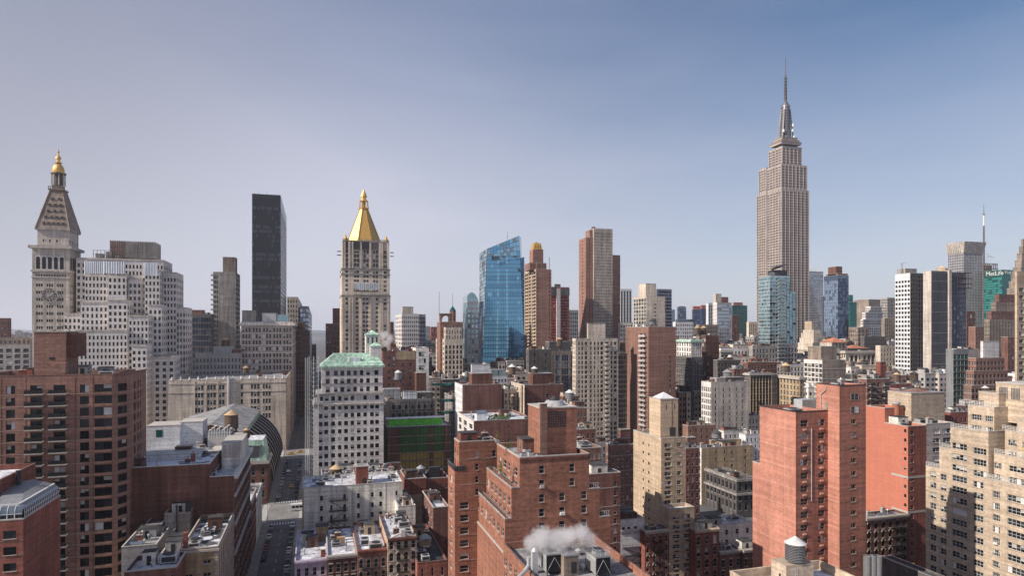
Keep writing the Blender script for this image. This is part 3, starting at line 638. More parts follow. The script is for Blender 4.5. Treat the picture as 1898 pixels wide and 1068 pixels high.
# ================================================================== tan slab with the square tower
b=Bld('apartment_building','sunlit tan brick slab crowned by a square water tank enclosure')
b.box('R',(1174,1225.6,1270),813.5,198,wall='brick_tan',clut=3,E=dict(px=[(1231.5,1244),(1255,1262.5)],fp=17.7,ty=823,hf=.42,st='hv',ac=.0),S=dict(px=[(1191,1193.5),(1201,1204)],fp=17.7,ty=813,hf=.3,st='',sill=0))
L_=b.last
for r in range(9):
    z=zat(1225.6,833.5+r*17.7,L_[2]); x=ratio(1233)*L_[2]; b.belt.box(x,x+1.6,L_[2]-.04,L_[2],z-.4,z,'frame_dark')
p=b.pent(1216,1257,741,dy=1.2,d=7,wall='brick_tan',name='tank_enclosure')
mb=MB(); xc=(p[0]+p[1])/2; yc=(p[2]+p[3])/2; mb.cyl(xc,yc,p[4],p[4]+1.8,3.6,.05,'cone_pale',4,rot=R(45)); mb.build('tank_roof',b.root)
mb=MB()
for i,u in enumerate((.2,.32,.5,.6,.8)):
    x=p[0]+(p[1]-p[0])*u
    if i in(1,4): mb.box(x-.12,x+.12,p[2]-.03,p[2],p[4]-3.4,p[4]-1.6,'steel_dark')
mb.box(p[0]+4,p[0]+4.1,p[2]-.05,p[2],p[4]-11,p[4]-.5,'steel_dark'); mb.box(p[0]+3.2,p[0]+5.2,p[2]-.05,p[2]-.001,p[4]-11.5,p[4]-8.8,'glass_mid')
mb.build('louvre',b.root,'stuff')
b.done()
b=Bld('apartment_building','lower tan brick front wing stepping down before the tan slab')
b.box('R',(1225,1240.6,1287),944.5,191,wall='brick_tan',clut=0,roof='roof_white',E=dict(px=[(1247,1260),(1268,1280)],fp=18.3,ty=957,hf=.42,st='hv',gl='mixed'),S=None); 
L_=b.last
for r in range(6):
    for u in (1250,1271):
        z=zat(1240,968+r*18.3,L_[2]); x=ratio(u)*L_[2]; b.belt.box(x,x+1.5,L_[2]-.04,L_[2],z-.45,z-.02,'frame_dark')
b.done()
# ================================================================== tenements along the cross street
def tenement(name,label,a,bb,c,yt,dist,wall,n,fp,ty,kind='flat',corn='sill_stone',roof='roof_snow2',d=20,zb=0,clut=7,wf=.36,hf=.62,fm='frame_white',escape=None,trim=None,gl='mixed',ornate=True,cornice=True):
    b=Bld(name,label,'building','row houses and tenements')
    b.box('R',(a,bb,c),yt,dist,wall=wall,roof=roof,d=d,clut=clut,par=.6,cop=corn,E=dict(n=n,fp=fp,wf=wf,hf=hf,ty=ty,gl=gl,fm=fm,sm=trim or 'sill_stone'))
    X0,X1,Y0_,Y1,z0,z1=b.last; fl=fp*dist/F
    if cornice:
        mb=MB(); mb.box(X0,X1,Y0_-.55,Y0_-.06,z1-.45,z1+.0,corn); mb.box(X0+.05,X1-.05,Y0_-.35,Y0_-.06,z1-.9,z1-.452,corn)
        for i in range(int((X1-X0)/.9)): x=X0+.3+i*.9; mb.box(x,x+.18,Y0_-.5,Y0_-.36,z1-.9,z1-.455,corn)
        mb.build('cornice',b.root)
    if trim and ornate: # window heads
        top=zat(bb,ty,Y0_); P=(X1-X0)/n; mb=MB(); i=0
        while top-i*fl>2 and i<7:
            for k in range(n):
                xc=X0+P*(k+.5); w2=P*wf/2
                if kind=='arch':
                    pts=[(xc-w2*1.25,top-i*fl-.25),(xc-w2*1.1,top-i*fl+.18),(xc-w2*.5,top-i*fl+.42),(xc,top-i*fl+.5),(xc+w2*.5,top-i*fl+.42),(xc+w2*1.1,top-i*fl+.18),(xc+w2*1.25,top-i*fl-.25)]
                    for p,q in zip(pts,pts[1:]): mb.bar((p[0],Y0_-.08,p[1]),(q[0],Y0_-.08,q[1]),.075,trim)
                else: mb.box(xc-w2*1.25,xc+w2*1.25,Y0_-.14,Y0_-.001,top-i*fl+.02,top-i*fl+.34,trim)
            i+=1
        mb.build('window_hood',b.root,'stuff')
    if escape:
        e0,e1=escape; x0=X0+(X1-X0)*e0; x1=X0+(X1-X0)*e1; top=zat(bb,ty,Y0_); fire_escape(b,x0,x1,Y0_,[top-hf*fl-i*fl-.15 for i in range(5) if top-hf*fl-i*fl>3])
    b.done(); return b
def fire_escape(b,x0,x1,y,levels,m='steel_dark'):
    mb=MB()
    for i,z in enumerate(levels):
        mb.box(x0,x1,y-1.1,y-.002,z,z+.06,m)
        for t in (.5,1.0): mb.bar((x0,y-1.1,z+t),(x1,y-1.1,z+t),.035,m); mb.bar((x0,y-1.1,z+t),(x0,y,z+t),.035,m); mb.bar((x1,y-1.1,z+t),(x1,y,z+t),.035,m)
        k=max(3,int((x1-x0)/.45))
        for j in range(k+1): x=x0+(x1-x0)*j/k; mb.bar((x,y-1.1,z),(x,y-1.1,z+1.0),.02,m)
        if i+1<len(levels):
            z2=levels[i+1]; q0,q1=(x0+.4,x1-.4) if i%2 else (x1-.4,x0+.4)
            for yy in (y-.95,y-.45): mb.bar((q0,yy,z2+.05),(q1,yy,z),.05,m)
            for j in range(7): t=(j+.5)/7; mb.bar((q0+(q1-q0)*t,y-.95,z2+(z-z2)*t),(q0+(q1-q0)*t,y-.45,z2+(z-z2)*t),.04,m)
    mb.build('fire_escape',b.root)
tenement('tenement','red brick tenement under a pale clapboard top floor, left of the arched red one',1120,1148,1194.5,984,190,'brick_red',4,15,1007,trim='sill_stone',corn='steel_pale',roof='roof_white',clut=9,escape=(.1,.9))
b=Bld('rooftop_addition','pale grey panelled top storey with three white framed windows above a tenement')
b.box('R',(1120,1148.5,1194.3),965,189.8,z0=0,z1=None,d=12,wall='white_panel',roof='roof_white',clut=5,E=dict(px=[(1153,1158.5),(1163,1168.5),(1175,1181)],fp=30,ty=979,hf=.42,nr=1,gl='black')); b.done()
tenement('tenement','deep red tenement with pale arched window hoods, left of the tan wing',1180,1195,1241,986,189,'brick_red',4,17.5,997,kind='arch',trim='sill_stone',roof='roof_grey',d=34,clut=4,escape=(.3,.7))
tenement('tenement','ornate crimson tenement with cream arched hoods, right of the tan wing',1270,1287.5,1333,984,190,'brick_red',3,22,997,kind='arch',trim='brick_sand',roof='roof_tar',corn='brick_sand',d=16,clut=5,wf=.42)
b=Bld('row_house','whitewashed low building with a dark roof hatch behind the crimson tenement')
b.box('R',(1290,1318,1395),975,213,wall='white_stone',roof='roof_white',d=34,clut=7,E=W(4,18,.25,.5,gl='black')); b.done()
tenement('row_house','low brick row house with a pale patched roof behind the bare tree',1325,1333.5,1376,1024,192,'brick_plum',3,20,1040,trim='sill_stone',roof='roof_white',d=16,clut=4)
tenement('row_house','small dark brick row house against the salmon slab',1372,1376.5,1404,1020,193,'brick_dark',2,20,1038,trim='sill_stone',roof='roof_white',d=18,clut=3)
# dark classical building
b=Bld('courthouse','soot dark classical stone building with deep cornice and rows of tall windows')
b.box('R',(1302.6,1366,1400),888,278,wall='stone_dark',roof='roof_tar',clut=5,par=1.2,cop='stone_grey',S=dict(n=9,fp=18,wf=.42,hf=.66,t=.62,pil=(.7,.25),gl='black',fm='frame_dark'),E=dict(n=3,fp=18,wf=.35,hf=.66,t=.62,gl='black',fm='frame_dark'),corn=1.0); 
X0,X1,Ya,Yb,z0,z1=b.last; b.ring(X0,X1,Ya,Yb,z1-7.2,.9,.9,'stone_grey','cornice'); b.ring(X0,X1,Ya,Yb,z1-.9,.5,.4,'stone_grey','cornice')
b.done()
b=Bld('loft_building','dull yellow brick loft with a sunlit white gable end')
b.box('R',(1288,1300,1396),831,300,wall='tan_dull',roof='roof_grey',d=22,clut=9,S=dict(n=2,fp=13.5,wf=.3,hf=.5,wall='white_stone'),E=dict(px=[(1326,1329),(1342,1345),(1355,1359),(1380,1384)],fp=13.5,ty=838,hf=.45,gl='mixed'),belt=0)
b.pent(1318,1372,816,dy=6,d=8,wall='tan_dull'); b.done()
tank(1328,796,818,312,9,'dark squat rooftop tank on the dull yellow loft',wood=False,cone='roof_tar',legs=1)
# ================================================================== SALMON SLAB
b=Bld('apartment_building','salmon stucco slab with narrow tower, biggest right of centre')
Y0=Yof(1475,150)
z1=zat(1475,764,Y0); X0=ratio(1475)*Y0; X1=ratio(1534.5)*Y0
b.box('R',None,0,xy=(X0,X1,Y0,X0/ratio(1408)),z1=z1,z0=0,wall='salmon',roof='roof_tar',par=1.0,clut=1,cop='steel_dark',
 E=dict(wall='salmon_brick_shaded',px=[(1484,1497.4),(1516.5,1528.5)],fl=24.4*150/F,hf=.5,dep=.35,st='hv',fm='frame_grey',sm='salmon') | dict(t=(zat(1475,764,Y0)-zat(1475,780,Y0))/(24.4*150/F)))
L_=b.last
b.box('R',None,0,xy=(X0,X0+5,X0/ratio(1408)+.001,X0/ratio(1395)),z1=zat(1408,860,X0/ratio(1408)),z0=0,wall='salmon',roof='roof_grey')
def panel_joints(b,x,y0,y1,z0,z1,fl,m='belt_pale',axis='S'):
    mb=MB(); z=z1-fl*.95
    while z>z0+1:
        if axis=='S': mb.box(x-.035,x-.001,y0,y1,z,z+.09,m)
        else: mb.box(y0,y1,x-.035,x-.001,z,z+.09,m)
        z-=fl
    return mb
mat('salmon_joint',(.62,.36,.28),patch=.1,streak=0)
m1=panel_joints(b,X0,Y0,X0/ratio(1408),10,z1,24.4*150/F*1.5,'salmon_joint'); 
for f in (.28,.63): m1.box(X0-.03,X0-.001,Y0+(X0/ratio(1408)-Y0)*f,Y0+(X0/ratio(1408)-Y0)*f+.09,8,z1-1,'salmon_joint')
m1.build('panel_joint',b.root,'stuff')
panel_joints(b,Y0,X0,X1,10,z1,24.4*150/F,'brick_pink','E').build('panel_joint',b.root,'stuff')
zt=zat(1475,764,Y0)
# AC sleeves under windows
for px in (1488,1519.5):
    for r in range(11):
        z=zat(1475,795.5+24.4*r,Y0); x=ratio(px)*Y0; mb=MB(); mb.box(x,x+.95,Y0-.25,Y0-.001,z-.45,z-.12,'salmon_joint'); mb.build('air_conditioner',b.root)
x=ratio(1503.5)*Y0; mb=MB(); mb.box(x,x+.12,Y0-.15,Y0-.001,z1-21,z1-4,'steel_pale'); mb.build('drain_pipe',b.root)
mb=MB(); x,y,_=at(1487,160,760); mb.box(x,x+4.2,y,y+3,z1-1,z1+1.7,'steel_pale'); mb.build('plant_room',b.root)
# tower
Xt0=X1+.002; Yt=Xt0/ratio(1556); Xt1=ratio(1605)*Yt; Yf=Xt0/ratio(1513); zt=zat(1556,715,Yt); fl=24.3*fwd(1556,Yt)/F
s_t=fwd(1556,Yt)
b.box('R',None,0,xy=(Xt0,Xt1,Yt,Yf),z1=zt,z0=0,wall='salmon',roof='roof_tar',cop='steel_dark',clut=2,
 E=dict(wall='salmon_brick_shaded',px=[(1577.5,1586.5)],fl=fl,t=.64+2,hf=.34,dep=.4,st='v',fm='frame_white',sill=1))
for r in range(2):
    z=zat(1556,730.7+24.3*r,Yt); x=ratio(1577)*Yt; w_,h_=ratio(1591)*Yt-x,1.5
    o=bpy.data.objects.new('window',win_mesh(w_,h_,'v','frame_grey','glass_mid','all')); COL.objects.link(o); o.parent=b.root; o.location=Vector((x+w_/2,Yt-.012,z-h_))-b.root.location
m1=panel_joints(b,Xt0,Yt,Yf,10,zt,fl*1.0,'salmon_joint'); m1.build('panel_joint',b.root,'stuff')
panel_joints(b,Yt,Xt0,Xt1,10,zt,fl,'brick_pink','E').build('panel_joint',b.root,'stuff')
mb=MB(); ym=(Yt+Yf)/2
mb.bar((Xt0-.2,Yf-1.6,zt-6.2),(Xt0-.2,Yf-1.6,zt-2.6),.08,'steel_pale'); mb.bar((Xt0-.2,Yf-1.6,zt-2.6),(Xt0-.2,Yf-3.2,zt-1.4),.08,'steel_pale'); mb.bar((Xt0-.2,Yf-3.2,zt-1.4),(Xt0-.2,Yf-3.2,zt-.6),.08,'steel_pale'); mb.build('drain_pipe',b.root)
mb=MB(); mb.box(Xt0-.06,Xt0-.001,Yf-3.8,Yf-2.7,z1,z1+2.1,'stone_brown'); mb.build('roof_door',b.root)
b.done()
# near beige block with the ribbed tank, bottom right of centre
b=Bld('apartment_building','near cream roof with low parapets and a square tank base, bottom edge right of centre')
x0,y0,_=at(1380,112,1000); zq=H-(1057-615)*112/F
Yb=Yof(1447,112)
b.box('R',None,0,xy=(ratio(1395)*Yb-2,ratio(1520)*Yb+3,Yb-30,Yb+3.5),z1=H-(1040-615)*116/F-.9,z0=0,wall='brick_tan',roof='roof_white',par=1.5,cop='brick_sand',clut=0)
px0=ratio(1446)*Yb; px1=ratio(1496)*Yb; ztop=zat(1470,1042,Yb)
mb=MB(); mb.box(px0,px1,Yb-1.5,Yb+2.3,ztop-7,ztop,'brick_sand',False); mb.box(px0+1.85,px0+1.95,Yb-1.55,Yb-1.5,ztop-7,ztop-.5,'steel_pale'); mb.box(px0+2.2,px0+2.3,Yb-1.55,Yb-1.5,ztop-7,ztop-.5,'steel_pale'); mb.build('tank_base',b.root)
mb=MB()
for u in (.3,): mb.box(px0-.03,px0,Yb-.2,Yb+.3,ztop-2.8,ztop-1.8,'frame_dark')
mb.build('vent_hole',b.root)
b.done()
t=tank(1474,994,1043,fwd(1470,Yb),17.5,'dark ribbed water tower with a pale metal cone beside the salmon slab',wood=False,cone='cone_pale',leg=.06,z0=ztop)
for ch in t.children:
    if ch.name.startswith('tank') and 'roof' not in ch.name: ch.data.materials[0]=MATS['steel_dark']
mb=MB(); x,y,z=t.location; r=17.5*fwd(1470,Yb)/F
for i in range(11):
    zz=z+.35+i*.27; mb.cyl(x,y,zz,zz+.05,r*1.05,r*1.05,'steel_pale',20,False)
mb.build('hoop',t,'stuff')
# ================================================================== second salmon building
b=Bld('apartment_building','plain coral stucco wall with a stepped roof beside the salmon tower')
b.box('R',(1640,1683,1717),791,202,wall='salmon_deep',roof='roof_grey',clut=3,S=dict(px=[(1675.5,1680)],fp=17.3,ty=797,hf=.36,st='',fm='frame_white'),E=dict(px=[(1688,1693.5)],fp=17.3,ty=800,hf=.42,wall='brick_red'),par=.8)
L_=b.last
Xc=L_[0]; b.box('R',None,0,xy=(Xc,Xc+8,L_[3]+.001,Xc/ratio(1605)),z1=zat(1640,757,L_[3]),z0=0,wall='salmon_deep',roof='roof_grey')
for (yy,w_) in ((888,1),(953,1)):
    z=zat(1683,yy,L_[2]); b.ring(L_[0],L_[1],L_[2],L_[2]+6,z,.7,.06,'sill_stone')
b.last=L_; p=b.pent(1689,1751,729,dy=6,d=9,wall='brick_sand',name='tank_enclosure',free=True)
mb=MB(); mb.cyl((p[0]+p[1])/2,(p[2]+p[3])/2,p[4],p[4]+.9,5,.05,'brick_pink',4,rot=R(45)); mb.build('tank_roof',b.root)
mb=MB(); x,y,z=at(1661,212,770); mb.cyl(x,y,L_[5],L_[5]+6,1.1,1.1,'terracotta',12); mb.cyl(x,y,L_[5]+6,L_[5]+6.6,1.3,1.3,'steel_pale',12); mb.build('chimney',b.root)
b.done()
b=Bld('apartment_building','grey beige brick block joined to the coral wall, full of paired windows')
Yc=L_[2]+.0; b.box('R',None,0,xy=(L_[1]+.002,ratio(1768)*Yc,Yc,Yc+16),z1=zat(1730,786,Yc),z0=0,wall='pale_brick',roof='roof_grey',clut=5,E=dict(px=[(1709,1718),(1729,1742),(1748,1762)],fl=17.3*202/F,hf=.5,t=.6,st='hv',gl='mixed')); b.done()
# red tenement at the foot of the coral wall
tenement('tenement','maroon tenement with scalloped white hoods between the salmon and coral walls',1600,1604,1683,961,196,'brick_dark',6,17,972,kind='arch',trim='sill_stone',roof='roof_grey',d=14,clut=4,wf=.4,fm='frame_dark',gl='black',escape=(.6,.9))
mb=MB()
for i,px in enumerate((1607,1618,1627)):
    x,y,z=at(px,150,1030); mb.cyl(x,y,20,H-(1031-615)*150/F,.85,.85,'metal_grey',16)
x,y,z=at(1617,150,1030)
b=empty('exhaust_stack',(x,y,20),'cluster of ribbed grey exhaust stacks at the foot of the salmon tower','exhaust stack')
mb.build('stack_pipe',b,'stuff')
b=Bld('loft_building','long low wall with a dark edge running to the bottom right corner')
p0=at(1634,170,1033); X_=p0[0]
b.box('R',None,0,xy=(X_,X_+3.2,p0[1]-45,p0[1]),z1=p0[2],z0=0,wall='stone_dark',roof='roof_tar',par=.4,cop='metal_grey'); b.done()
x,y,z=at(1688,170,1055); mb=MB(); mb.box(x-1.1,x+1.1,y-.15,y+.15,z-.1,z+1.4,'bright_yellow'); mb.box(x-.5,x+.5,y-.16,y-.152,z+.35,z+.75,'gold_dark'); mb.bar((x,y,0),(x,y,z-.1),.12,'steel_dark'); alone(mb,'sign_board',(x,y,0),'small bright yellow square sign on a post by the dark wedge roof','sign')
# ================================================================== big beige building, far right
b=Bld('apartment_building','huge stepped sand brick apartment block filling the lower right corner',yb=1072)
XB=164.9
def yy(px,X=XB): return X/ratio(px)
sg=dict(st='hv',fm='frame_white',gl='mixed',sm='brick_sand',dep=.25)
def colsS(lst): return lst
f1=19.9*176/F
# tier heights at the different set-backs
def S_(px,ztop,ty,fl=2.93,**k): return dict(px=px,fl=fl,hf=.56,t=(ztop-ty)/fl,**{**sg,**k})
zA=zat(1727,866,yy(1727)); zB=zA+6.0; zC=zB+5.9; zD=zC+3.2
Ynear=60
# lowest western shoulder, then rising tiers towards the camera
b.box('R',None,0,xy=(XB,XB+24,yy(1745),yy(1716)),z1=zA,z0=0,wall='brick_sand',roof='roof_white',cop='coping',S=S_([(1724,1735),(1743,1744.5)],zA,zA-1.3),ac=0) if False else None
b.box('R',None,0,xy=(XB,XB+24,yy(1741),yy(1716)),z1=zA,z0=0,wall='brick_sand',roof='roof_white',S=S_([(1724,1735)],zA,zA-1.3))
b.box('R',None,0,xy=(XB+.0,XB+24,yy(1762),yy(1741)-.001),z1=zB,z0=0,wall='brick_sand',roof='roof_white',S=S_([(1743,1754)],zB,zB-4.4-2.93))
b.box('R',None,0,xy=(XB,XB+24,yy(1800),yy(1762)-.001),z1=zC,z0=0,wall='brick_sand',roof='roof_white',S=S_([(1764.5,1779),(1779,1792)] if False else [(1764.5,1792)],zC,zC-4.0,st='hvvv'))
b.box('R',None,0,xy=(XB,XB+24,yy(1832),yy(1800)-.001),z1=zC+.3,z0=0,wall='brick_sand',roof='roof_white',S=S_([(1804,1828)],zC,zC-4.6,st='hvvv'))
zE=zat(1840,885,yy(1834))
b.box('R',None,0,xy=(XB-1.6,XB+24,Ynear,yy(1832)-.001),z1=zE,z0=0,wall='brick_sand',roof='roof_white',S=dict(px=[(1840,1853),(1867,1899),(1912,1935),(1945,1990)],fl=2.93,hf=.56,t=.95,ac=.12,**{**sg,'st':'hvvv'}))
L_=b.last
# upper tiers, set back northwards
def tier(x,y0,y1,z0,z1,n,st='hvvv',wf=.4): b.box('R',None,0,xy=(XB+x,XB+24,y0,y1),z0=z0-1.5,z1=z1,wall='brick_sand',roof='roof_white',S=dict(px=n,fl=2.93,hf=.5,t=.8,**{**sg,'st':st}))
tier(2.4,yy(1832)+.3,yy(1762)-3,zC,zC+6.4,[(1775.8,1792.5),(1800.6,1819),(1826,1840)])
tier(4.6,yy(1832)+.8,yy(1770)-3,zC+6.4,zC+10.0,[(1783.6,1799.6),(1811,1823.6)])
tier(1.2,Ynear,yy(1836),zE,zE+6.2,[(1842,1856),(1870,1898),(1915,1935)])
tier(3.6,Ynear,yy(1836)-1,zE+6.2,zE+12.2,[(1850,1862),(1868.6,1884),(1895,1915)])
tier(6.0,Ynear,yy(1838)-2,zE+12.2,zE+14.8,[(1852,1864),(1876.7,1889),(1905,1920)])
zz=b.last[5]; X6=XB+7.2; ya=X6/ratio(1846)
mb=MB(); mb.box(X6,X6+15,ya-22,ya,zz-1,zz+9,'brick_sand',False); mb.box(X6-.1,X6+15,ya-22.1,ya+.1,zz+9,zz+9.3,'coping'); mb.build('penthouse',b.root)
mb=MB()
for u in (1852,1874): 
    yq=X6/ratio(u)
    for j in range(6): mb.box(X6-.05,X6-.001,yq-2.2+j*.38,yq-2.2+j*.38+.25,zz+5,zz+8,'concrete_dark')
for u in (1849,):
    yq=X6/ratio(u); mb.box(X6-.05,X6-.001,yq-1.2,yq,zz+.2,zz+2,'frame_dark'); mb.box(X6-.05,X6-.001,yq-1.2,yq,zz+2.8,zz+4.2,'frame_dark')
mb.build('vent_grille',b.root,'stuff')
# white terrace railings on every set-back
mb=MB()
for x,y0,y1,z in ((XB,yy(1741),yy(1716),zA),(XB,yy(1762),yy(1741),zB),(XB,yy(1832),yy(1762),zC),(XB+2.4,yy(1832),yy(1765),zC+6.4),(XB-1.6,90,yy(1832),zE),(XB+1.2,90,yy(1836),zE+6.2),(XB+3.6,90,yy(1838),zE+12.2)):
    for t in (.35,.7,1.05): mb.bar((x+.12,y0,z+.12+t),(x+.12,y1,z+.12+t),.04,'frame_white')
    k=int((y1-y0)/.7)
    for i in range(k+1): y=y0+(y1-y0)*i/k; mb.bar((x+.12,y,z),(x+.12,y,z+1.17),.035,'frame_white')
mb.build('railing',b.root)
# awning
y0a=85; mb=MB(); ay=yy(1885); mb.poly([(XB+3.6,ay-5,zE+9.2),(XB+3.6,ay,zE+9.2),(XB+1.5,ay,zE+8.3),(XB+1.5,ay-5,zE+8.3)],'taxi_yellow'); mb.build('awning',b.root)
b.done()
# ================================================================== LEFT FOREGROUND
b=Bld('apartment_building','dark red brick block topped by a glass sunroom, bottom left corner')
b.box('L',(-40,43,112),963,117,wall='brick_red',roof='metal_grey',par=.2,E=dict(px=[(6,30)],fp=30,ty=983,hf=.5,st='hv',fm='frame_dark',gl='mixed'),Nf=None,bm='brick_pink',belt=0)
X0,X1,Ya,Yb_,z0,z1=b.last
for zz in (zat(43,1003,Ya),zat(43,1030,Ya)): b.ring(X0,X1,Ya,Yb_,zz,.25,.05,'brick_pink')
mb=MB(); sw=3.4; h=2.4
# sloped roof and glass band
mb.poly([(X0,Ya+1.1,z1+h),(X1-1.0,Ya+1.1,z1+h),(X1-sw-1.5,Yb_-1,z1+h+1.3),(X0,Yb_-1,z1+h+1.3)],'metal_grey')
mb.poly([(X1-1.0,Ya+1.1,z1+h),(X1-1.0,Yb_,z1+h),(X1-sw-1.5,Yb_,z1+h+1.3),(X1-sw-1.5,Yb_-1,z1+h+1.3)],'metal_grey')
mb.box(X1-1.25,X1-.95,Ya+1.0,Yb_,z1+h-.1,z1+h+.2,'frame_white'); mb.box(X0,X1-.95,Ya+.9,Ya+1.15,z1+h-.1,z1+h+.2,'frame_white')
for i in range(3): mb.poly([(X1-9-i*3,Ya+3,z1+h+.62),(X1-6.6-i*3,Ya+3,z1+h+.62),(X1-6.6-i*3,Ya+9,z1+h+1.0),(X1-9-i*3,Ya+9,z1+h+1.0)],'glass_sky')
mb.build('sunroom_roof',b.root)
n=20; Ls=Yb_-Ya-1
def gpanel(p0,p1,nm='glass_panel'):
    # curved-eave pane between two plan points: lower upright, upper leaning in
    (x0,y0,nx,ny),(x1,y1,_,_)=p0,p1; m=MB()
    prof=[(0,.1),(0,.9),(.12,1.6),(.45,2.1),(.95,2.4)]
    for (i0,h0),(i1,h1) in zip(prof,prof[1:]):
        m.poly([(x0+nx*i0,y0+ny*i0,z1+h0),(x1+nx*i0,y1+ny*i0,z1+h0),(x1+nx*i1,y1+ny*i1,z1+h1),(x0+nx*i1,y0+ny*i1,z1+h1)],'glass_sky' if h0>.5 else 'glass_mid')
        m.bar((x0+nx*i0,y0+ny*i0,z1+h0),(x0+nx*i1,y0+ny*i1,z1+h1),.06,'frame_white')
    m.bar((x0,y0,z1+.1),(x1,y1,z1+.1),.09,'frame_white'); m.bar((x0,y0,z1+.95),(x1,y1,z1+.95),.06,'frame_white'); m.build(nm,b.root)
for i in range(n): gpanel((X1-.1,Ya+.9+Ls*i/n,-1,0),(X1-.1,Ya+.9+Ls*(i+1)/n,-1,0))
for i in range(10): x=X1-.2-(i)*1.15; gpanel((x-1.15,Ya+.1,0,1),(x,Ya+.1,0,1))
b.done()
b=Bld('apartment_building','dark red brick rear block with roof vents behind the glass sunroom')
b.box('L',(-110,-5,66),893,122,wall='brick_red',roof='roof_white',clut=0,par=1.0,cop='brick_pink',Nf=dict(px=[(27,31),(41,44)],fp=25,t=1.3,hf=.5,gl='black',nr=1,sill=0))
X0,X1,Ya,Yb_,z0,z1=b.last
for i in range(7):
    x=X1-3-i*1.7; mb=MB(); mb.cyl(x,Ya+4+i%3*2.5,z1-1,z1-.2,.45,.45,'steel_pale',10); mb.cyl(x,Ya+4+i%3*2.5,z1-.2,z1+.3,.7,.5,'steel_pale',10); mb.build('turbine_vent',b.root)
yf=(X1+.8)/ratio(34); mb=MB(); mb.cyl(X1+.8,yf,z1-9,z1+.6,.45,.45,'steel_dark',10); mb.build('flue',b.root)
b.done()
# brown balcony tower
b=Bld('apartment_building','brown brick apartment tower with stacked balconies at the left edge',yb=1075)
Y0=Yof(208,164)
z1=zat(208,694,Y0)
ks=dict(fm='frame_dark',gl='std',sm='brick_pink')
X0=ratio(-60)*Y0; X1=ratio(208)*Y0
b.box('L',(-60,208,271),694,Y=Y0,d=22,wall='brick_brown',roof='roof_grey',par=1.2,clut=6,belt=1,bm='belt_pale',cop='brick_pink',
  E=dict(px=[(-28,-8),(11,28),(56,78),(99,121),(148,165),(175,207.5)],fp=21.3,ty=712,hf=.70,st='v',dep=.35,**ks))
L_=b.last
# chamfered corner + north side
XN=L_[1]+2.8; YN=Y0+4.4; mb=MB(); wins=[]
d=math.hypot(XN-L_[1],YN-Y0); U=((XN-L_[1])/d,(YN-Y0)/d); fl=21.3*164/F; top=z1-(712.5-694)*164/F
rows=[(top-i*fl-.68*fl,top-i*fl) for i in range(20) if top-i*fl-.68*fl>3][::-1]
facade(mb,b.st,wins,(L_[1],Y0),U,d,0,z1,[(d*.32,d*.86)],rows,.3,'brick_brown',glass='black')
Yn1=XN/ratio(271)
facade(mb,b.st,wins,(XN,YN),(0,1),Yn1-YN,0,z1,[(Yn1*0+(XN/ratio(p))-YN,(XN/ratio(q))-YN) for p,q in ((248.5,251.5),(255,257.5),(259.5,261.5))],rows,.3,'brick_brown',glass='black')
mb.poly([(L_[1],Y0,z1-.5),(XN,YN,z1-.5),(XN,Yn1,z1-.5),(L_[1],Yn1,z1-.5)],'roof_grey')
mb.build('wall',b.root)
for (P,U_,w_,h_,var) in wins:
    o=bpy.data.objects.new('window',win_mesh(w_,h_,'v','frame_dark',var,'all')); COL.objects.link(o); o.parent=b.root; o.location=Vector(P)-b.root.location; o.rotation_euler=(0,0,math.atan2(U_[1],U_[0]))
mb=MB(); z=top-.68*fl-.35
while z>3:
    mb.bar((L_[1],Y0-.03,z+.08),(XN+.03,YN,z+.08),.07,'belt_pale'); mb.bar((XN+.03,YN,z+.08),(XN+.03,Yn1,z+.08),.07,'belt_pale'); z-=fl
mb.build('belt_course',b.root,'stuff')
# coping of the chamfer
mb=MB(); mb.bar((L_[1],Y0-.05,z1),(XN,YN,z1),.2,'brick_pink'); mb.bar((XN,YN,z1),(XN,Yn1,z1),.2,'brick_pink'); mb.build('parapet',b.root)
# balconies, and sill boxes of the wide bay
balc=MB(); w_=3.9; balc.box(-w_/2,w_/2,-1.5,0,0,.22,'coping')
rail=MB()
for t in (.35,.7,1.05): rail.bar((-w_/2,-1.45,t+.2),(w_/2,-1.45,t+.2),.035,'steel_dark')
for i in range(15): x=-w_/2+w_*i/14; rail.bar((x,-1.45,.2),(x,-1.45,1.25),.03,'steel_dark')
for s_ in (-1,1):
    for t in (.35,.7,1.05): rail.bar((s_*w_/2,-1.45,t+.2),(s_*w_/2,0,t+.2),.035,'steel_dark')
rail.box(-w_/2+.05,w_/2-.05,-1.40,-1.38,.3,1.15,'glass_dark')
bm_=balc.mesh('balcony'); rm_=rail.mesh('railing')
junk=MB(); junk.box(-.3,.3,-1.0,-.5,.22,.7,'concrete'); junk.box(.6,1.1,-1.1,-.6,.22,.95,'leaf_green')
for px in (66,110):
    for i in range(18):
        z=top-i*fl-.68*fl-.25
        if z<16: continue
        o=bpy.data.objects.new('balcony',bm_); COL.objects.link(o); o.parent=b.root; o.location=Vector((ratio(px)*Y0,Y0-.001,z))-b.root.location
        c=bpy.data.objects.new('railing',rm_); COL.objects.link(c); c.parent=o
for i in range(16):
    z=top-i*fl-.68*fl-.02; x0=ratio(174)*Y0; x1=ratio(208)*Y0
    b.eq.box(x0,x1,Y0-.35,Y0-.002,z-.55,z-.02,'brick_pink')
for px in (2,47.5,139,172): x=ratio(px)*Y0; b.belt.box(x,x+.18,Y0-.025,Y0-.001,3,z1-.5,'brick_dark')
p=b.pent(63,122,616,dy=5,d=9,wall='brick_brown',name='penthouse')
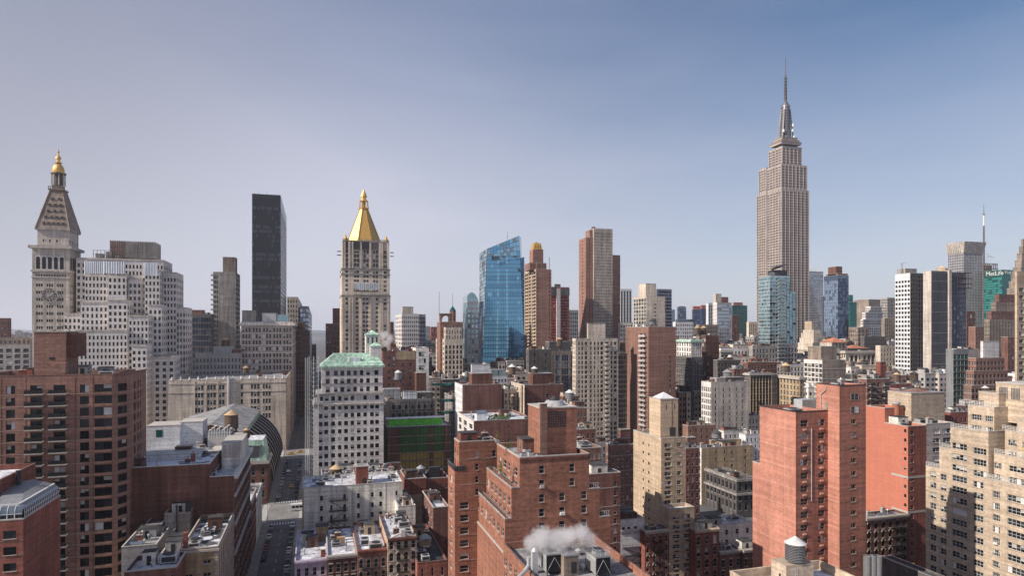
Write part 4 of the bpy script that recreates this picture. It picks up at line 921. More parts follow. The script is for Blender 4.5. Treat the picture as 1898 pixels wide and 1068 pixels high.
mb=MB(); mb.box(p[1],p[1]+1.9,p[2]+1,p[3],p[4]-6.5,p[4]-.4,'brick_dark',False); mb.box(p[0]+3.3,p[0]+4.5,p[2]-.05,p[2]-.001,p[4]-7.2,p[4]-6.5,'frame_dark'); mb.box(p[1]-2.5,p[1]+.6,p[2]-2.2,p[2]-.002,p[4]-10.7,p[4]-8,'brick_brown',False); mb.build('stair_bulkhead',b.root)
mb=MB(); mb.bar((p[0]+3,p[2]+3,p[4]),(p[0]+5.8,p[2]+3,p[4]+1.6),.08,'steel_dark'); mb.bar((p[0]+5.8,p[2]+3,p[4]+1.6),(p[0]+7,p[2]+3,p[4]),.08,'steel_dark'); mb.build('roof_davit',b.root)
b.done()
# ================================================================== street block, left of the street
b=Bld('loft_building','long dark red brick building with a blank end wall and silvery cornice along the street')
Yq=XL/ratio(433); z1=zat(433,882,Yq); Yq2=240.0
b.box('L',None,0,xy=(ratio(389)*Yq,XL,Yq,Yq2-2),z1=z1,z0=0,wall='brick_dark',roof='roof_white',par=1.3,cop='steel_pale',clut=0,Nf=dict(pitch=4.3,wf=.62,fl=4.2,hf=.66,t=.7,gl='black',pil=(.7,.14),pm='brick_pink',sm='coping',dep=.35,stuff=1))
z1b=zat(389,838,Yq)
X0=ratio(215)*Yq
b.box('L',None,0,xy=(X0,ratio(389)*Yq-.001,Yq,Yq+45),z1=z1b-3.2,z0=0,wall='brick_dark',roof='roof_snow2',par=.8,cop='steel_pale',clut=9)
L_=b.last
b.ring(XL-1,XL,Yq,Yq2-2,z1-1.6,1.1,.7,'steel_pale','cornice') if False else None
mb=MB(); mb.box(XL+.02,XL+1.1,Yq,Yq2-2,z1-.9,z1+.13,'steel_pale'); mb.box(XL+.02,XL+.7,Yq,Yq2-2,z1-1.8,z1-.902,'brick_pink'); mb.build('cornice',b.root)
for zz in (z1-6,z1-14,z1-22):
    mb=MB(); mb.box(XL+.02,XL+.6,Yq,Yq2-2,zz,zz+.7,'coping'); mb.build('cornice',b.root)
# bricked-up patches and stains on the blank wall
mb=MB()
for (a,c,t,u) in ((318,332,905,935),(352,372,900,925),(312,314,890,960),(290,291,850,950)): mb.box(ratio(a)*Yq,ratio(c)*Yq,Yq-.03,Yq-.001,zat(389,u,Yq),zat(389,t,Yq),'brick_plum')
mb.build('wall_patch',b.root,'stuff')
zr=z1-1.3
# louvred plant screen and stair bulkheads on the white roof
def rb(name,px0,px1,yt,Y,d,wall,z0,zt=None,cop='coping',par=b):
    x0=ratio(px0)*Y; x1=ratio(px1)*Y; zt=zt or zat((px0+px1)/2,yt,Y); m=MB(); m.box(x0,x1,Y,Y+d,z0,zt,wall,False); m.box(x0-.08,x1+.08,Y-.08,Y+d+.08,zt,zt+.18,cop); m.build(name,par.root); return x0,x1,zt+.18
p=rb('plant_screen',411,447,822,Yq+16,22,'cream_paint',zr)
mb=MB()
for i in range(4):
    for j in range(9): x=p[0]+.4+i*(p[1]-p[0]-.6)/4; mb.box(x,x+(p[1]-p[0]-1)/4.3,Yq+15.93,Yq+15.998,p[2]-4.4+j*.44,p[2]-4.1+j*.44,'coping')
mb.build('louvre',b.root,'stuff')
p=rb('plant_room',389,411,838,Yq+20,10,'pale_brick',zr)
p=rb('plant_room',385,428,805,Yq+32,8,'steel_pale',z1-1,cop='metal_grey')
for i in range(9):
    x=p[0]+.6+i*(p[1]-p[0])/9; mb=MB(); h=1.2+(i*37%5)*.3
    mb.bar((x,Yq+31,p[2]-1.5),(x,Yq+31,p[2]+h),.16,'steel_pale',8); mb.bar((x,Yq+31,p[2]+h),(x+.7,Yq+31,p[2]+h+.3),.16,'steel_pale',8); mb.build('duct',b.root)
zr2=L_[5]-.8
p=rb('plant_room',272,333,790,Yq+30,10,'white_panel',zr2); mb=MB(); mb.box(p[0]+(p[1]-p[0])*.28,p[0]+(p[1]-p[0])*.48,Yq+29.95,Yq+29.999,p[2]-3.6,p[2]-1.4,'curtain_teal'); mb.build('vent_grille',b.root)
p=rb('plant_room',333,376,783,Yq+34,9,'white_panel',zr2)
mb=MB(); x0,x1=ratio(250)*(Yq+14),ratio(372)*(Yq+14)
for i in range(60): u=x0+(x1-x0)*i/60; w_=(x1-x0)/60; mb.box(u,u+w_*.55,Yq+12,Yq+24,zr2+1.6,zr2+1.75,'steel_pale'); mb.box(u+w_*.55,u+w_,Yq+12,Yq+24,zr2+1.55,zr2+1.65,'metal_grey')
mb.box(x0,x1,Yq+12.1,Yq+23.9,zr2,zr2+1.55,'white_panel'); mb.build('corrugated_roof',b.root)
for i in range(10): b.clutter(XL-14,XL-2,Yq+1,Yq+44,zr)
b.done()
tank(429,760,806,214,12,'brown wooden water tower with a straw coloured cone above the arched roof',leg=.3)
tank(457,793,812,212,6,'small round capped wooden tank right of the louvred screen',leg=.2)
b=Bld('row_house','pale trimmed walk ups on the street between the dark brick building and the armory')
b.box('L',None,0,xy=(-46,XL,241,262),z1=21,z0=0,wall='brick_plum',roof='roof_snow2',clut=8,cop='sill_stone',Nf=dict(pitch=3.2,wf=.5,fl=3.6,hf=.62,t=.8,gl='black',stuff=1),corn=.7)
b.box('L',None,0,xy=(-46,XL,262.002,289),z1=17,z0=0,wall='white_stone',roof='roof_snow',clut=8,cop='sill_stone',Nf=dict(pitch=3.2,wf=.5,fl=3.6,hf=.62,t=.8,gl='black',stuff=1),corn=.7); b.done()
# quoined tan house at the bottom
b=Bld('row_house','tan stucco house with pale toothed quoins at the bottom left street corner')
Y1_=XL/ratio(404)
b.box('L',None,0,xy=(ratio(333)*Y1_,XL,Y1_,Yq-.3),z1=zat(404,1014,Y1_),z0=0,wall='tan_dull',roof='roof_snow',par=1.0,clut=8,cop='sill_stone',Nf=dict(pitch=3.4,wf=.6,fl=3.6,hf=.66,t=.8,gl='black',sm='sill_stone',pil=(.5,.12),pm='coping'),E=dict(px=[(342,357),(376,391)],fp=24,ty=1023,hf=.3,st='v',gl='black',skip=lambda c,r:(c==0 and r==0)))
X0,X1,Ya,Yb_,z0,z1=b.last
mb=MB()
for xx,sgn in ((X0,1),(X1,-1)):
    for i in range(24):
        z=z1-1.2-i*.75; w_=.75 if i%2 else .45; a,c=(xx,xx+w_) if sgn>0 else (xx-w_,xx); mb.box(a,c,Ya-.08,Ya-.001,z,z+.55,'sill_stone')
mb.build('quoin',b.root,'stuff'); b.ring(X0,X1,Ya,Yb_,z1-.9,.5,.3,'sill_stone','cornice'); b.eq.box(X0+.5,X0+1.4,Ya+1,Ya+2,z1,z1+3.5,'brick_red'); b.done()
b=Bld('row_house','grey stucco rear house with a leaning flue, behind the quoined corner house')
b.box('L',(305,352,360),950,172,wall='stone_grey',roof='roof_snow',d=16,clut=6,E=None); 
X0,X1,Ya,Yb_,z0,z1=b.last; mb=MB(); mb.bar((X1-3,Ya-1,z1-8),(X1-3,Ya-1,z1+2.4),.2,'steel_dark',6); mb.build('flue',b.root); mb=MB(); mb.bar((X0-3,Ya-2.5,z1-8),(X1-3,Ya-2,z1-3.5),.12,'steel_pale'); mb.build('brace',b.root); b.eq.cyl(X1-.5,Ya+.6,z1,z1+2.6,.7,.7,'steel_dark',12); b.done()
b=Bld('row_house','dark stucco rear house with a snowy skylight, left of the grey one')
b.box('L',(268,300,304),972,168,wall='stone_dark',roof='roof_snow2',d=16,clut=6); b.done()
b=Bld('row_house','low dark roofed house with a big dormer below the grey rear house')
b.box('L',(294,330,334),1030,150,wall='stone_dark',roof='roof_grey',d=14,clut=4,E=W(3,24,.4,.5,gl='black')); b.done()
b=Bld('row_house','low white corrugated roof at the bottom edge left of the quoined house')
b.box('L',(230,328,331),1052,138,wall='brick_plum',roof='roof_white',d=10,clut=5,E=W(5,24,.3,.5)); b.done()
b=Bld('row_house','low grey roofed extension at the foot of the brown balcony tower')
b.box('L',(225,290,294),1010,156,wall='concrete',roof='roof_grey',d=20,clut=8); b.done()
# ================================================================== armoury
b=Bld('armory','brick armory with a great dark arched drill hall roof and green copper attic')
ya=322
b.box('L',None,0,xy=(-72,XL,ya,ya+20),z1=20,z0=0,wall='brick_dark',roof='roof_white',cop='sill_stone',E=W(12,22,.35,.6,gl='black'),Nf=W(5,22,.35,.6,gl='black'),corn=1.0)
mb=MB(); x0,x1=-44,XL-.6
for (xa,xb_,yb_,yc) in ((x0,x1,ya+.6,ya+19),):
    mb.poly([(xa,yb_,20),(xb_,yb_,20),(xb_-1.5,yb_+1.5,29.5),(xa+1.5,yb_+1.5,29.5)],'green_copper'); mb.poly([(xb_,yb_,20),(xb_,yc,20),(xb_-1.5,yc-1.5,29.5),(xb_-1.5,yb_+1.5,29.5)],'green_copper'); mb.poly([(xa,yc,20),(xa,yb_,20),(xa+1.5,yb_+1.5,29.5),(xa+1.5,yc-1.5,29.5)],'green_copper'); mb.poly([(xa+1.5,yb_+1.5,29.5),(xb_-1.5,yb_+1.5,29.5),(xb_-1.5,yc-1.5,29.5),(xa+1.5,yc-1.5,29.5)],'roof_white')
    mb.box(xb_-9,xb_-2.5,yb_+.2,yb_+1.4,21,27.5,'green_copper'); mb.box(xb_-8.4,xb_-3.1,yb_+.12,yb_+.2,21.6,27,'concrete_dark')
mb.build('copper_mansard',b.root)
# barrel vault with ribs
xc=-53; rx=31.0; rzv=27; zb=6; y0,y1=ya+20,ya+112
def arc(t,k=1): return (xc+rx*k*math.cos(t),zb+rzv*k*math.sin(t))
mb=MB(); n=32
for i in range(n):
    t0=math.pi*i/n; t1=math.pi*(i+1)/n; (xa,za),(xb_,zb_)=arc(t0),arc(t1)
    mb.poly([(xa,y0,za),(xa,y1,za),(xb_,y1,zb_),(xb_,y0,zb_)],'roof_tar')
mb.poly([(arc(math.pi*i/n)[0],y0,arc(math.pi*i/n)[1]) for i in range(n+1)],'brick_dark'); mb.poly([(arc(math.pi*i/n)[0],y1,arc(math.pi*i/n)[1]) for i in range(n+1)],'brick_dark')
mb.build('drill_hall_roof',b.root)
for k in range(10):
    mb=MB(); y=y0+1+k*(y1-y0-4)/9
    for i in range(20):
        t0=math.pi/2*i/20; t1=math.pi/2*(i+1)/20; (xa,za),(xb_,zb_)=arc(t0,1.0),arc(t1,1.0); (xc0,zc0),(xc1,zc1)=arc(t0,1.045),arc(t1,1.045)
        mb.poly([(xc0,y,zc0),(xc0,y+2.0,zc0),(xc1,y+2.0,zc1),(xc1,y,zc1)],'coping'); mb.poly([(xa,y,za),(xc0,y,zc0),(xc1,y,zc1),(xb_,y,zb_)],'roof_tar'); mb.poly([(xa,y+2.0,za),(xc0,y+2.0,zc0),(xc1,y+2.0,zc1),(xb_,y+2.0,zb_)],'roof_tar')
    mb.build('roof_rib',b.root)
mb=MB(); gx=-66
q0,q1,q2=(-74,28.5),(-49,35.5),(-34,31.0)
mb.poly([(q0[0],y0-1,q0[1]),(q1[0],y0-1,q1[1]),(q1[0],y1,q1[1]),(q0[0],y1,q0[1])],'roof_grey'); mb.poly([(q1[0],y0-1,q1[1]),(q2[0],y0-1,q2[1]),(q2[0],y1,q2[1]),(q1[0],y1,q1[1])],'roof_grey'); mb.poly([(q0[0],y0-.8,zb),(q2[0],y0-.8,zb),(q2[0],y0-.8,q2[1]-.2),(q1[0],y0-.8,q1[1]-.3),(q0[0],y0-.8,q0[1]-.2)],'brick_dark'); mb.poly([(q2[0],y0-1,q2[1]),(q2[0],y1,q2[1]),(q2[0],y1,q2[1]-3),(q2[0],y0-1,q2[1]-3)],'green_copper'); mb.bar((q0[0],y0-1,q0[1]),(q1[0],y0-1,q1[1]),.35,'coping'); mb.bar((q1[0],y0-1,q1[1]),(q2[0],y0-1,q2[1]),.35,'coping')
mb.build('monitor_roof',b.root)
b.done()
# ================================================================== LEFT MIDDLE DISTANCE
def simple(name,label,k,abc,yt,dist,wall='limestone',E=None,S=None,Nf=None,group=None,pents=(),cat='building',**kw):
    b=Bld(name,label,cat,group); b.box(k,abc,yt,dist,wall=wall,E=E,S=S,Nf=Nf,**kw)
    for p in pents: b.pent(*p[:3],wall=p[3] if len(p)>3 else wall,dy=p[4] if len(p)>4 else 2,d=p[5] if len(p)>5 else 6)
    b.done(); return b
b=Bld('loft_building','cream brick loft with grouped dark windows behind the arched roof')
b.box('L',(312,530,549),701,438,wall='limestone_warm',roof='roof_grey',clut=14,cop='white_stone',E=dict(px=[(361.5,366),(367,371.5),(372.5,377.5),(384,388.5),(389.5,394),(395,400.5),(406,410.5),(411.5,416.5),(446,450.5),(465,469.5),(470.5,475.5),(476.5,481.5),(487,491),(492,496.5),(497.5,502)],fp=13.4,ty=711.5,hf=.6,nr=5,gl='mixed'),Nf=W(10,13.4,.3,.5),belt=0)
X0,X1,Ya,Yb_,z0,z1=b.last
mb=MB()
for i in range(14): x=X0+2+(X1-X0-4)*i/13; mb.cyl(x,Ya+.4,z1,z1+2.2,.7,.15,'white_stone',6)
mb.build('finial',b.root,'stuff'); mb=MB(); x=ratio(424)*(Ya-.4); mb.cyl(x,Ya-.5,10,z1+2,.8,.8,'steel_pale',10); mb.build('flue',b.root)
for a in (360,381.5,403,420,441): x=ratio(a)*Ya; b.belt.box(x,x+.5,Ya-.3,Ya-.001,0,z1-1,'limestone_warm')
for zz in (701+8,701+24): 
    z=zat(530,zz,Ya); b.ring(X0,X1,Ya,Yb_,z,.5,.25,'limestone')
b.done()
b=Bld('loft_building','grey brick loft under a bright white cornice, below the black tower')
b.box('L',(447,542,552),597,520,wall='pale_brick',roof='roof_grey',clut=10,cop='white_stone',E=W(5,11.5,.72,.55,g=3,gg=.1,t=1.0,gl='mixed'),Nf=W(6,11.5,.4,.55),corn=2.2)
X0,X1,Ya,Yb_,z0,z1=b.last; b.ring(X0,X1,Ya,Yb_,z1-3.2,2.6,.9,'white_stone','cornice')
for zz in (640,655): b.ring(X0,X1,Ya,Yb_,zat(542,zz,Ya),.7,.4,'white_stone')
b.pent(448,474,576,wall='stone_grey'); b.pent(486,512,581,wall='steel_pale',dy=3); b.pent(514,534,584,wall='curtain_aqua',dy=3); b.done()
simple('office_building','grey stone office with a busy plant roof behind the cream loft','L',(362,447,449),655,500,'concrete',E=W(13,12,.5,.5,gl='black',t=.8),clut=8,pents=((395,432,643,'metal_grey'),(430,448,648,'brick_plum')))
tank(418,625,655,512,7,'dark wooden tank beside the tall slab base',leg=.3)
tank(456,678,697,445,5.5,'small dark tank with a tan cone on the cream loft roof',leg=.3)
# clock tower
b=Bld('clock_tower','pale stone clock tower with a steep pyramid roof and gilded lantern','tower')
s0=465; Y0=Yof(129,s0)
b.box('L',(59.5,129,141),460,Y=Y0,d=23,wall='limestone',z0=0,E=dict(px=[(67+i*19.2+j*4.4,67+i*19.2+j*4.4+3.3) for i in range(3) for j in range(3)],fp=13.0,ty=527,hf=.42,st='',gl='black',sill=0,skip=lambda c,r:(r in(1,2) and 3<=c<=5)),Nf=dict(n=7,wf=.4,fp=13.0,ty=527,hf=.42,gl='black',sill=0,st='')) 
X0,X1,Ya,Yb_,z0,z1=b.last; m_=s0/F
def zz(y): return H-(y-CY)*s0/F
def xx(p): return ratio(p)*Ya
b.ring(X0,X1,Ya,Yb_,zz(462),2.0,1.9,'limestone','cornice'); b.ring(X0,X1,Ya,Yb_,zz(505),1.2,.8,'limestone','cornice'); b.ring(X0,X1,Ya,Yb_,zz(516),.8,.5,'limestone','cornice')
def arch(mb,xc_,w_,z0_,z1_,y,m,dpt=.15,N_=False):
    pts=[(-w_/2,z0_),(w_/2,z0_),(w_/2,z1_-w_/2)]+[(w_/2*math.cos(t),z1_-w_/2+w_/2*math.sin(t)) for t in [math.pi*k/8 for k in range(1,8)]]+[(-w_/2,z1_-w_/2)]
    if N_: mb.poly([(y,xc_+u,v) for u,v in pts],m)
    else: mb.poly([(xc_+u,y,v) for u,v in pts],m)
for i in range(5):
    mb=MB(); xc_=xx(70.5+i*11); arch(mb,xc_,2.5,zz(500),zz(477),Ya-.02,'glass_dark'); arch(mb,xc_,3.3,zz(501.5),zz(475),Ya-.012,'limestone_pale'); mb.build('arched_window',b.root)
for i in range(5):
    mb=MB(); arch(mb,Ya+3+i*4.2,2.6,zz(500),zz(477),X1+.02,'glass_dark',N_=True); mb.build('arched_window',b.root)
# balustrade under the loggia and small row of windows
mb=MB()
for i in range(12): mb.box(xx(66+i*4.9),xx(66+i*4.9)+.9,Ya-.06,Ya-.02,zz(513),zz(510),'glass_dark')
mb.build('slot_window',b.root,'stuff')
# clock face
cxp,cz=xx(92.5),zz(548.5)
root=b.root
def disc(r,y,m,n=32):
    return [(cxp+r*math.cos(2*math.pi*k/n),y,cz+r*math.sin(2*math.pi*k/n)) for k in range(n)]
mb=MB(); mb.poly(disc(5.2,Ya-.30,0),'limestone'); mb.poly(disc(4.4,Ya-.34,0),'stone_dark'); mb.poly(disc(2.6,Ya-.38,0),'stone_grey'); 
for k in range(12):
    a=math.pi*2*k/12; mb.bar((cxp+3.0*math.cos(a),Ya-.42,cz+3.0*math.sin(a)),(cxp+4.1*math.cos(a),Ya-.42,cz+4.1*math.sin(a)),.16,'limestone_pale')
for r1,r0 in ((5.2,0),): 
    pts=disc(5.2,Ya-.30,0)
    for p,q in zip(pts,pts[1:]+pts[:1]): mb.bar(p,q,.22,'stone_grey'); mb.bar(p,(p[0],Ya,p[2]),.1,'stone_grey')
mb.build('clock_face',root)
mb=MB(); mb.bar((cxp,Ya-.5,cz),(cxp+2.2,Ya-.5,cz+1.6),.2,'limestone_pale'); mb.bar((cxp,Ya-.5,cz),(cxp-1.8,Ya-.5,cz-1.2),.16,'limestone_pale'); mb.build('clock_hand',root)
# upper block
b.box('L',None,0,xy=(X0+2.6,X1-1.0,Ya+1.6,Yb_-1.6),z0=zz(461),z1=zz(426),wall='limestone',E=dict(px=[(79,82),(91,94),(104,107),(84,85)],fl=4.8,hf=.4,t=1.5,nr=2,st='',gl='black',sill=0,stuff=1),Nf=dict(n=4,wf=.3,fl=4.8,hf=.4,t=1.5,nr=2,st='',gl='black',sill=0,stuff=1),par=.2)
U0,U1,V0,V1,_,zt=b.last; b.ring(U0,U1,V0,V1,zt-.6,1.2,1.2,'stone_grey','cornice')
xc_,yc_=(U0+U1)/2,(V0+V1)/2
mb=MB(); hw=(U1-U0)/2+1.0; hd=(V1-V0)/2+1.0; zA_=zt+.6; zB_=zz(350); tw=hw*.36; td=hd*.36
c0=[(xc_-hw,yc_-hd),(xc_+hw,yc_-hd),(xc_+hw,yc_+hd),(xc_-hw,yc_+hd)]; c1=[(xc_-tw,yc_-td),(xc_+tw,yc_-td),(xc_+tw,yc_+td),(xc_-tw,yc_+td)]
for k in range(4): j=(k+1)%4; mb.poly([(*c0[k],zA_),(*c0[j],zA_),(*c1[j],zB_),(*c1[k],zB_)],'stone_brown'); mb.bar((*c0[k],zA_),(*c1[k],zB_),.45,'stone_brown')
mb.build('pyramid_roof',root)
mb=MB()
for r_,n_ in ((.10,5),(.26,4),(.42,3),(.58,3),(.74,2)):
    zc_=zA_+(zB_-zA_)*r_; yw=V0-1+ (hd-td)*r_; hwz=hw-(hw-tw)*r_
    for i in range(n_):
        x=xc_+(i-(n_-1)/2)*hwz*1.5/max(n_,1); mb.box(x-.55,x+.55,yw-.5,yw+1.2,zc_,zc_+1.5,'stone_dark'); mb.box(x-.7,x+.7,yw-.55,yw+1.2,zc_+1.5,zc_+1.8,'stone_brown')
mb.build('dormer',root,'stuff')
sx=(td+tw)/2
mb=MB(); mb.box(xc_-tw-1.1,xc_+tw+1.1,yc_-td-1.1,yc_+td+1.1,zB_,zB_+1.0,'stone_brown'); 
for i in range(9): 
    x=xc_-tw-.8+(2*tw+1.6)*i/8; mb.box(x-.2,x+.2,yc_-td-1,yc_-td-.7,zB_+1,zB_+2.2,'stone_brown')
mb.box(xc_-tw-1.1,xc_+tw+1.1,yc_-td-1.1,yc_-td-.6,zB_+2.2,zB_+2.6,'stone_brown'); mb.box(xc_-tw*.8,xc_+tw*.8,yc_-td*.8,yc_+td*.8,zB_+1,zB_+4,'stone_brown'); mb.build('balcony',root)
mb=MB(); zC=zz(318); mb.cyl(xc_,yc_,zB_+4,zC,2.6,2.5,'stone_dark',8,rot=R(22.5))
for k in range(8):
    a=R(22.5+45*k); mb.cyl(xc_+4.0*math.cos(a),yc_+4.0*math.sin(a),zB_+4,zC,.45,.4,'limestone',8)
mb.cyl(xc_,yc_,zC,zC+.8,4.9,4.9,'stone_brown',16); mb.build('lantern',root)
mb=MB(); g0=zC+.8; mb.lathe(xc_,yc_,[(3.8,g0),(3.9,g0+1.5),(3.7,g0+3),(3.0,g0+5),(1.6,g0+6.6),(1.0,g0+7.2)],'gold',16); mb.cyl(xc_,yc_,g0+7.2,g0+7.7,2.4,2.4,'gold',12); mb.lathe(xc_,yc_,[(1.2,g0+7.7),(1.2,g0+10.2),(1.9,g0+10.5),(1.6,g0+11.5),(.6,g0+13),(.5,g0+15),(.9,g0+15.5),(.15,g0+16.6),(.08,g0+19.5)],'gold',10)
mb.build('gilded_dome',root,smooth=False)
b.done()
# white stepped many-sided building
b=Bld('office_building','white stepped limestone block wrapped in tarpaulins next to the clock tower')
s0=430
wn=lambda n,wf=.42,**k: dict(n=n,fp=11.8,wf=wf*1.1,hf=.52,t=.9,gl='black',st='',sill=0,stuff=1,**k)
def tb(a,c,yt,s,z0y,n,nn=2,dd=20,wall='limestone_pale',wf=.42):
    Yk=Yof(c,s); b.box('L',(a,c,None),yt,Y=Yk,d=dd,z0=0 if z0y is None else zat(c,z0y,Yk),wall=wall,E=wn(n,wf) if n else None,Nf=wn(nn) if nn else None,par=.5,roof='roof_grey')
    X0,X1,Ya,Yb_,z0,z1=b.last; b.belt.box(X0,X1,Ya-.3,Ya-.001,z1-1.0,z1+.0,'limestone')
tb(204,289,450,478,480,0,0,16,'limestone')
L0=b.last
for i in range(26): x=L0[0]+(L0[1]-L0[0])*i/26; b.pil.box(x,x+(L0[1]-L0[0])/52,L0[2]-.5,L0[2]-.001,L0[4],L0[5]+.6,'brick_pink' if i<9 else 'stone_grey')
tb(157,303,482,470,None,22,5,30)
tb(141,160,478,474,None,2,1,20)
tb(303,327,505,474,None,4,4,26)
tb(327,344,570,478,None,3,3,26)
tb(150,200,560,452,None,6,2,16,wf=.38); tb(200,236,556,449,None,4,3,16)
tb(160,196,508,461,560,3,2,8); tb(200,234,506,459,556,4,2,8); tb(238,262,516,464,None,3,2,10)
tb(268,296,500,462,None,4,3,14); tb(275,300,565,455,None,3,3,18); 
tb(118,150,581,458,None,4,2,12); tb(238,275,585,444,None,5,3,16); tb(140,236,612,436,None,13,4,14,wf=.4); tb(244,272,640,430,None,3,5,14); tb(272,324,660,448,None,4,8,20)
for (a,c,y0_,y1_,s) in ((157,192,486,508,458),(192,233,486,508,456),(267,293,488,512,458)):
    mb=MB(); Yk=Yof(c,s); xa,xb_=ratio(a)*Yk,ratio(c)*Yk; za,zb_=zat(c,y1_,Yk),zat(c,y0_,Yk); n=18
    for i in range(n):
        u0=xa+(xb_-xa)*i/n; u1=xa+(xb_-xa)*(i+1)/n; d0=.25*(i%2); d1=.25*((i+1)%2); dz=-1.2 if (i*7)%5==0 else 0
        mb.poly([(u0,Yk-1-d0,za+dz),(u1,Yk-1-d1,za),(u1,Yk-1-d1,zb_),(u0,Yk-1-d0,zb_)],'tarp')
    mb.box(xa,xb_,Yk-.9,Yk-.2,zb_-.4,zb_,'steel_pale'); mb.box(xa,xb_,Yk-.9,Yk-.2,za,za+.3,'steel_dark'); mb.build('tarpaulin',b.root)
mb=MB(); Yk=Yof(190,462)
for i in range(9):
    x=ratio(173+i*7)*Yk; mb.bar((x,Yk,zat(190,490,Yk)),(x,Yk,zat(190,464,Yk)),.14,'steel_dark')
for yv in (464,472,480): mb.bar((ratio(173)*Yk,Yk,zat(190,yv,Yk)),(ratio(229)*Yk,Yk,zat(190,yv,Yk)),.12,'steel_dark')
for a,c,t in ((176,190,470),(195,206,466),(212,222,473)): mb.box(ratio(a)*Yk,ratio(c)*Yk,Yk+1,Yk+5,zat(190,488,Yk),zat(190,t,Yk),'stone_grey')
mb.build('scaffold',b.root); b.done()
simple('office_building','dark blue glass block between the white stepped block and the beige slab','L',(342,392,396),583,620,'stone_dark',E=W(10,11,.75,.7,gl='navy',st=''),clut=6,pents=((343,378,575,'brick_plum'),))
simple('apartment_building','dark red rear block left behind the clock tower','L',(-30,18,21),590,560,'brick_plum',E=W(8,11,.4,.5,gl='mixed'),cop='sill_stone')
simple('apartment_building','beige balcony block at the left edge below the clock tower','L',(-40,56,60),640,330,'pale_brick',E=W(6,10.5,.6,.6,gl='mixed'),clut=5)
simple('row_house','low dull roofs at the left edge beyond the balcony block','L',(-20,57,59),627,460,'stone_brown',E=W(9,8,.4,.5),clut=4)
b=Bld('apartment_building','tall beige slab with a blank ribbed end wall and side balconies')
b.box('L',(395,437,445),505,640,wall='stone_grey',E=dict(px=[(397,399.5),(402,404)],fp=9,t=.8,hf=.5,gl='black',stuff=1,sill=0),Nf=W(4,9,.5,.5,gl='black'),belt=1,bm='stone_brown'); L0=b.last
b.pent(413,443,477,wall='stone_brown',dy=2,d=14)
mb=MB()
for i in range(17): z=L0[5]-4-i*4.8; mb.box(L0[0]-2,L0[0]+.5,L0[2]-.6,L0[2]+3,z,z+.4,'coping'); mb.box(L0[0]-2,L0[0]+.4,L0[2]-.6,L0[2]-.5,z+.4,z+1.5,'metal_grey')
mb.build('balcony',b.root,'stuff'); b.done()
b=Bld('office_building','black glass slab tower standing alone left of the gold pyramid','tower')
b.box('L',(467.5,520,531),362,620,wall='curtain_black',E=dict(n=16,fp=8.55,wf=.86,hf=.62,t=2.6,gl='smoke',st='',dep=.15,sill=0,stuff=1),Nf=dict(n=14,fp=8.55,wf=.86,hf=.62,t=2.6,gl='smoke',st='',dep=.15,sill=0,stuff=1),roof='roof_tar',cop='steel_dark')
L0=b.last
mb=MB()
for i in range(33): x=L0[0]+(L0[1]-L0[0])*i/32; mb.box(x-.12,x+.12,L0[2]-.4,L0[2]-.001,0,L0[5],'frame_dark')
mb.build('mullion',b.root,'stuff'); mb=MB()
for i in range(7): x=L0[0]+2+(L0[1]-L0[0]-4)*i/6; mb.bar((x,L0[2]+2+i%3*3,L0[5]),(x,L0[2]+2+i%3*3,L0[5]+2+i%2),.1,'steel_dark')
mb.build('antenna',b.root,'stuff')
b.done()
simple('apartment_building','pale banded tower right behind the black slab tower','L',(532,552,560),551,760,'limestone_warm',E=W(4,9,.4,.5),Nf=W(4,9,.5,.5),)
simple('apartment_building','bluish glazed tower in the gap right of the black slab','L',(556,572,578),568,800,'concrete',E=W(3,8.5,.7,.6,gl='steel'),Nf=W(4,8.5,.7,.6,gl='steel'))
simple('loft_building','dark brown loft in the street canyon below the bluish tower','L',(549,572,None),612,610,'brick_plum',d=120,E=W(5,9,.5,.5,gl='black'),Nf=W(9,9,.4,.5,gl='black'),pents=((551,565,598,'brick_dark'),))
simple('loft_building','red brown far end building closing the left side of the canyon','L',(578,586,None),640,900,'brick_plum',d=80,E=W(2,9,.5,.5,gl='black'),Nf=W(6,9,.4,.5,gl='black'))
# ================================================================== CENTRE
b=Bld('office_building','white glazed brick office block with a green copper hipped roof')
s0=318; Y0=Yof(650,s0)
gr=dict(fp=14.75,hf=.54,gl='mixed',fm='frame_grey',sm='white_stone',st='h')
z_a=zat(650,746,Y0); z_b=zat(650,729,Y0); z_c=zat(650,680,Y0)
XA0=ratio(582)*Y0; XA1=ratio(711)*Y0; cols=[(591,597.5),(601,608),(614,621),(626.5,633),(638,645),(650,656.5),(661.5,668.5),(673.5,680),(686,693),(695.5,702.5)]
b.box('R',None,0,xy=(XA0,XA1,Y0,Y0+26),z1=z_a,z0=0,wall='limestone_pale',roof='roof_grey',E=dict(px=cols,fl=14.75*s0/F,hf=.54,t=.35,gl='mixed',fm='frame_dark',sm='white_stone'),S=W(6,14.75,.4,.54),cop='sill_stone',par=.3,belt=0)
b.ring(XA0,XA1,Y0,Y0+26,z_a-1.6,.9,.8,'stone_grey','cornice')
b.box('R',None,0,xy=(XA0+1.3,XA1-.1,Y0+.8,Y0+26),z1=z_b,z0=z_a-.1,wall='limestone_pale',E=dict(px=[(593,599),(602,609),(614,621),(626.5,633),(638,645),(650,656.5),(661.5,668.5),(673.5,680),(686,693),(695.5,702.5)],fl=4.2,hf=.5,t=.35,gl='mixed',fm='frame_dark'),cop='sill_stone',par=.2)
b.ring(XA0+1.3,XA1-.1,Y0+.8,Y0+26,z_b-1.0,.8,.7,'stone_grey','cornice')
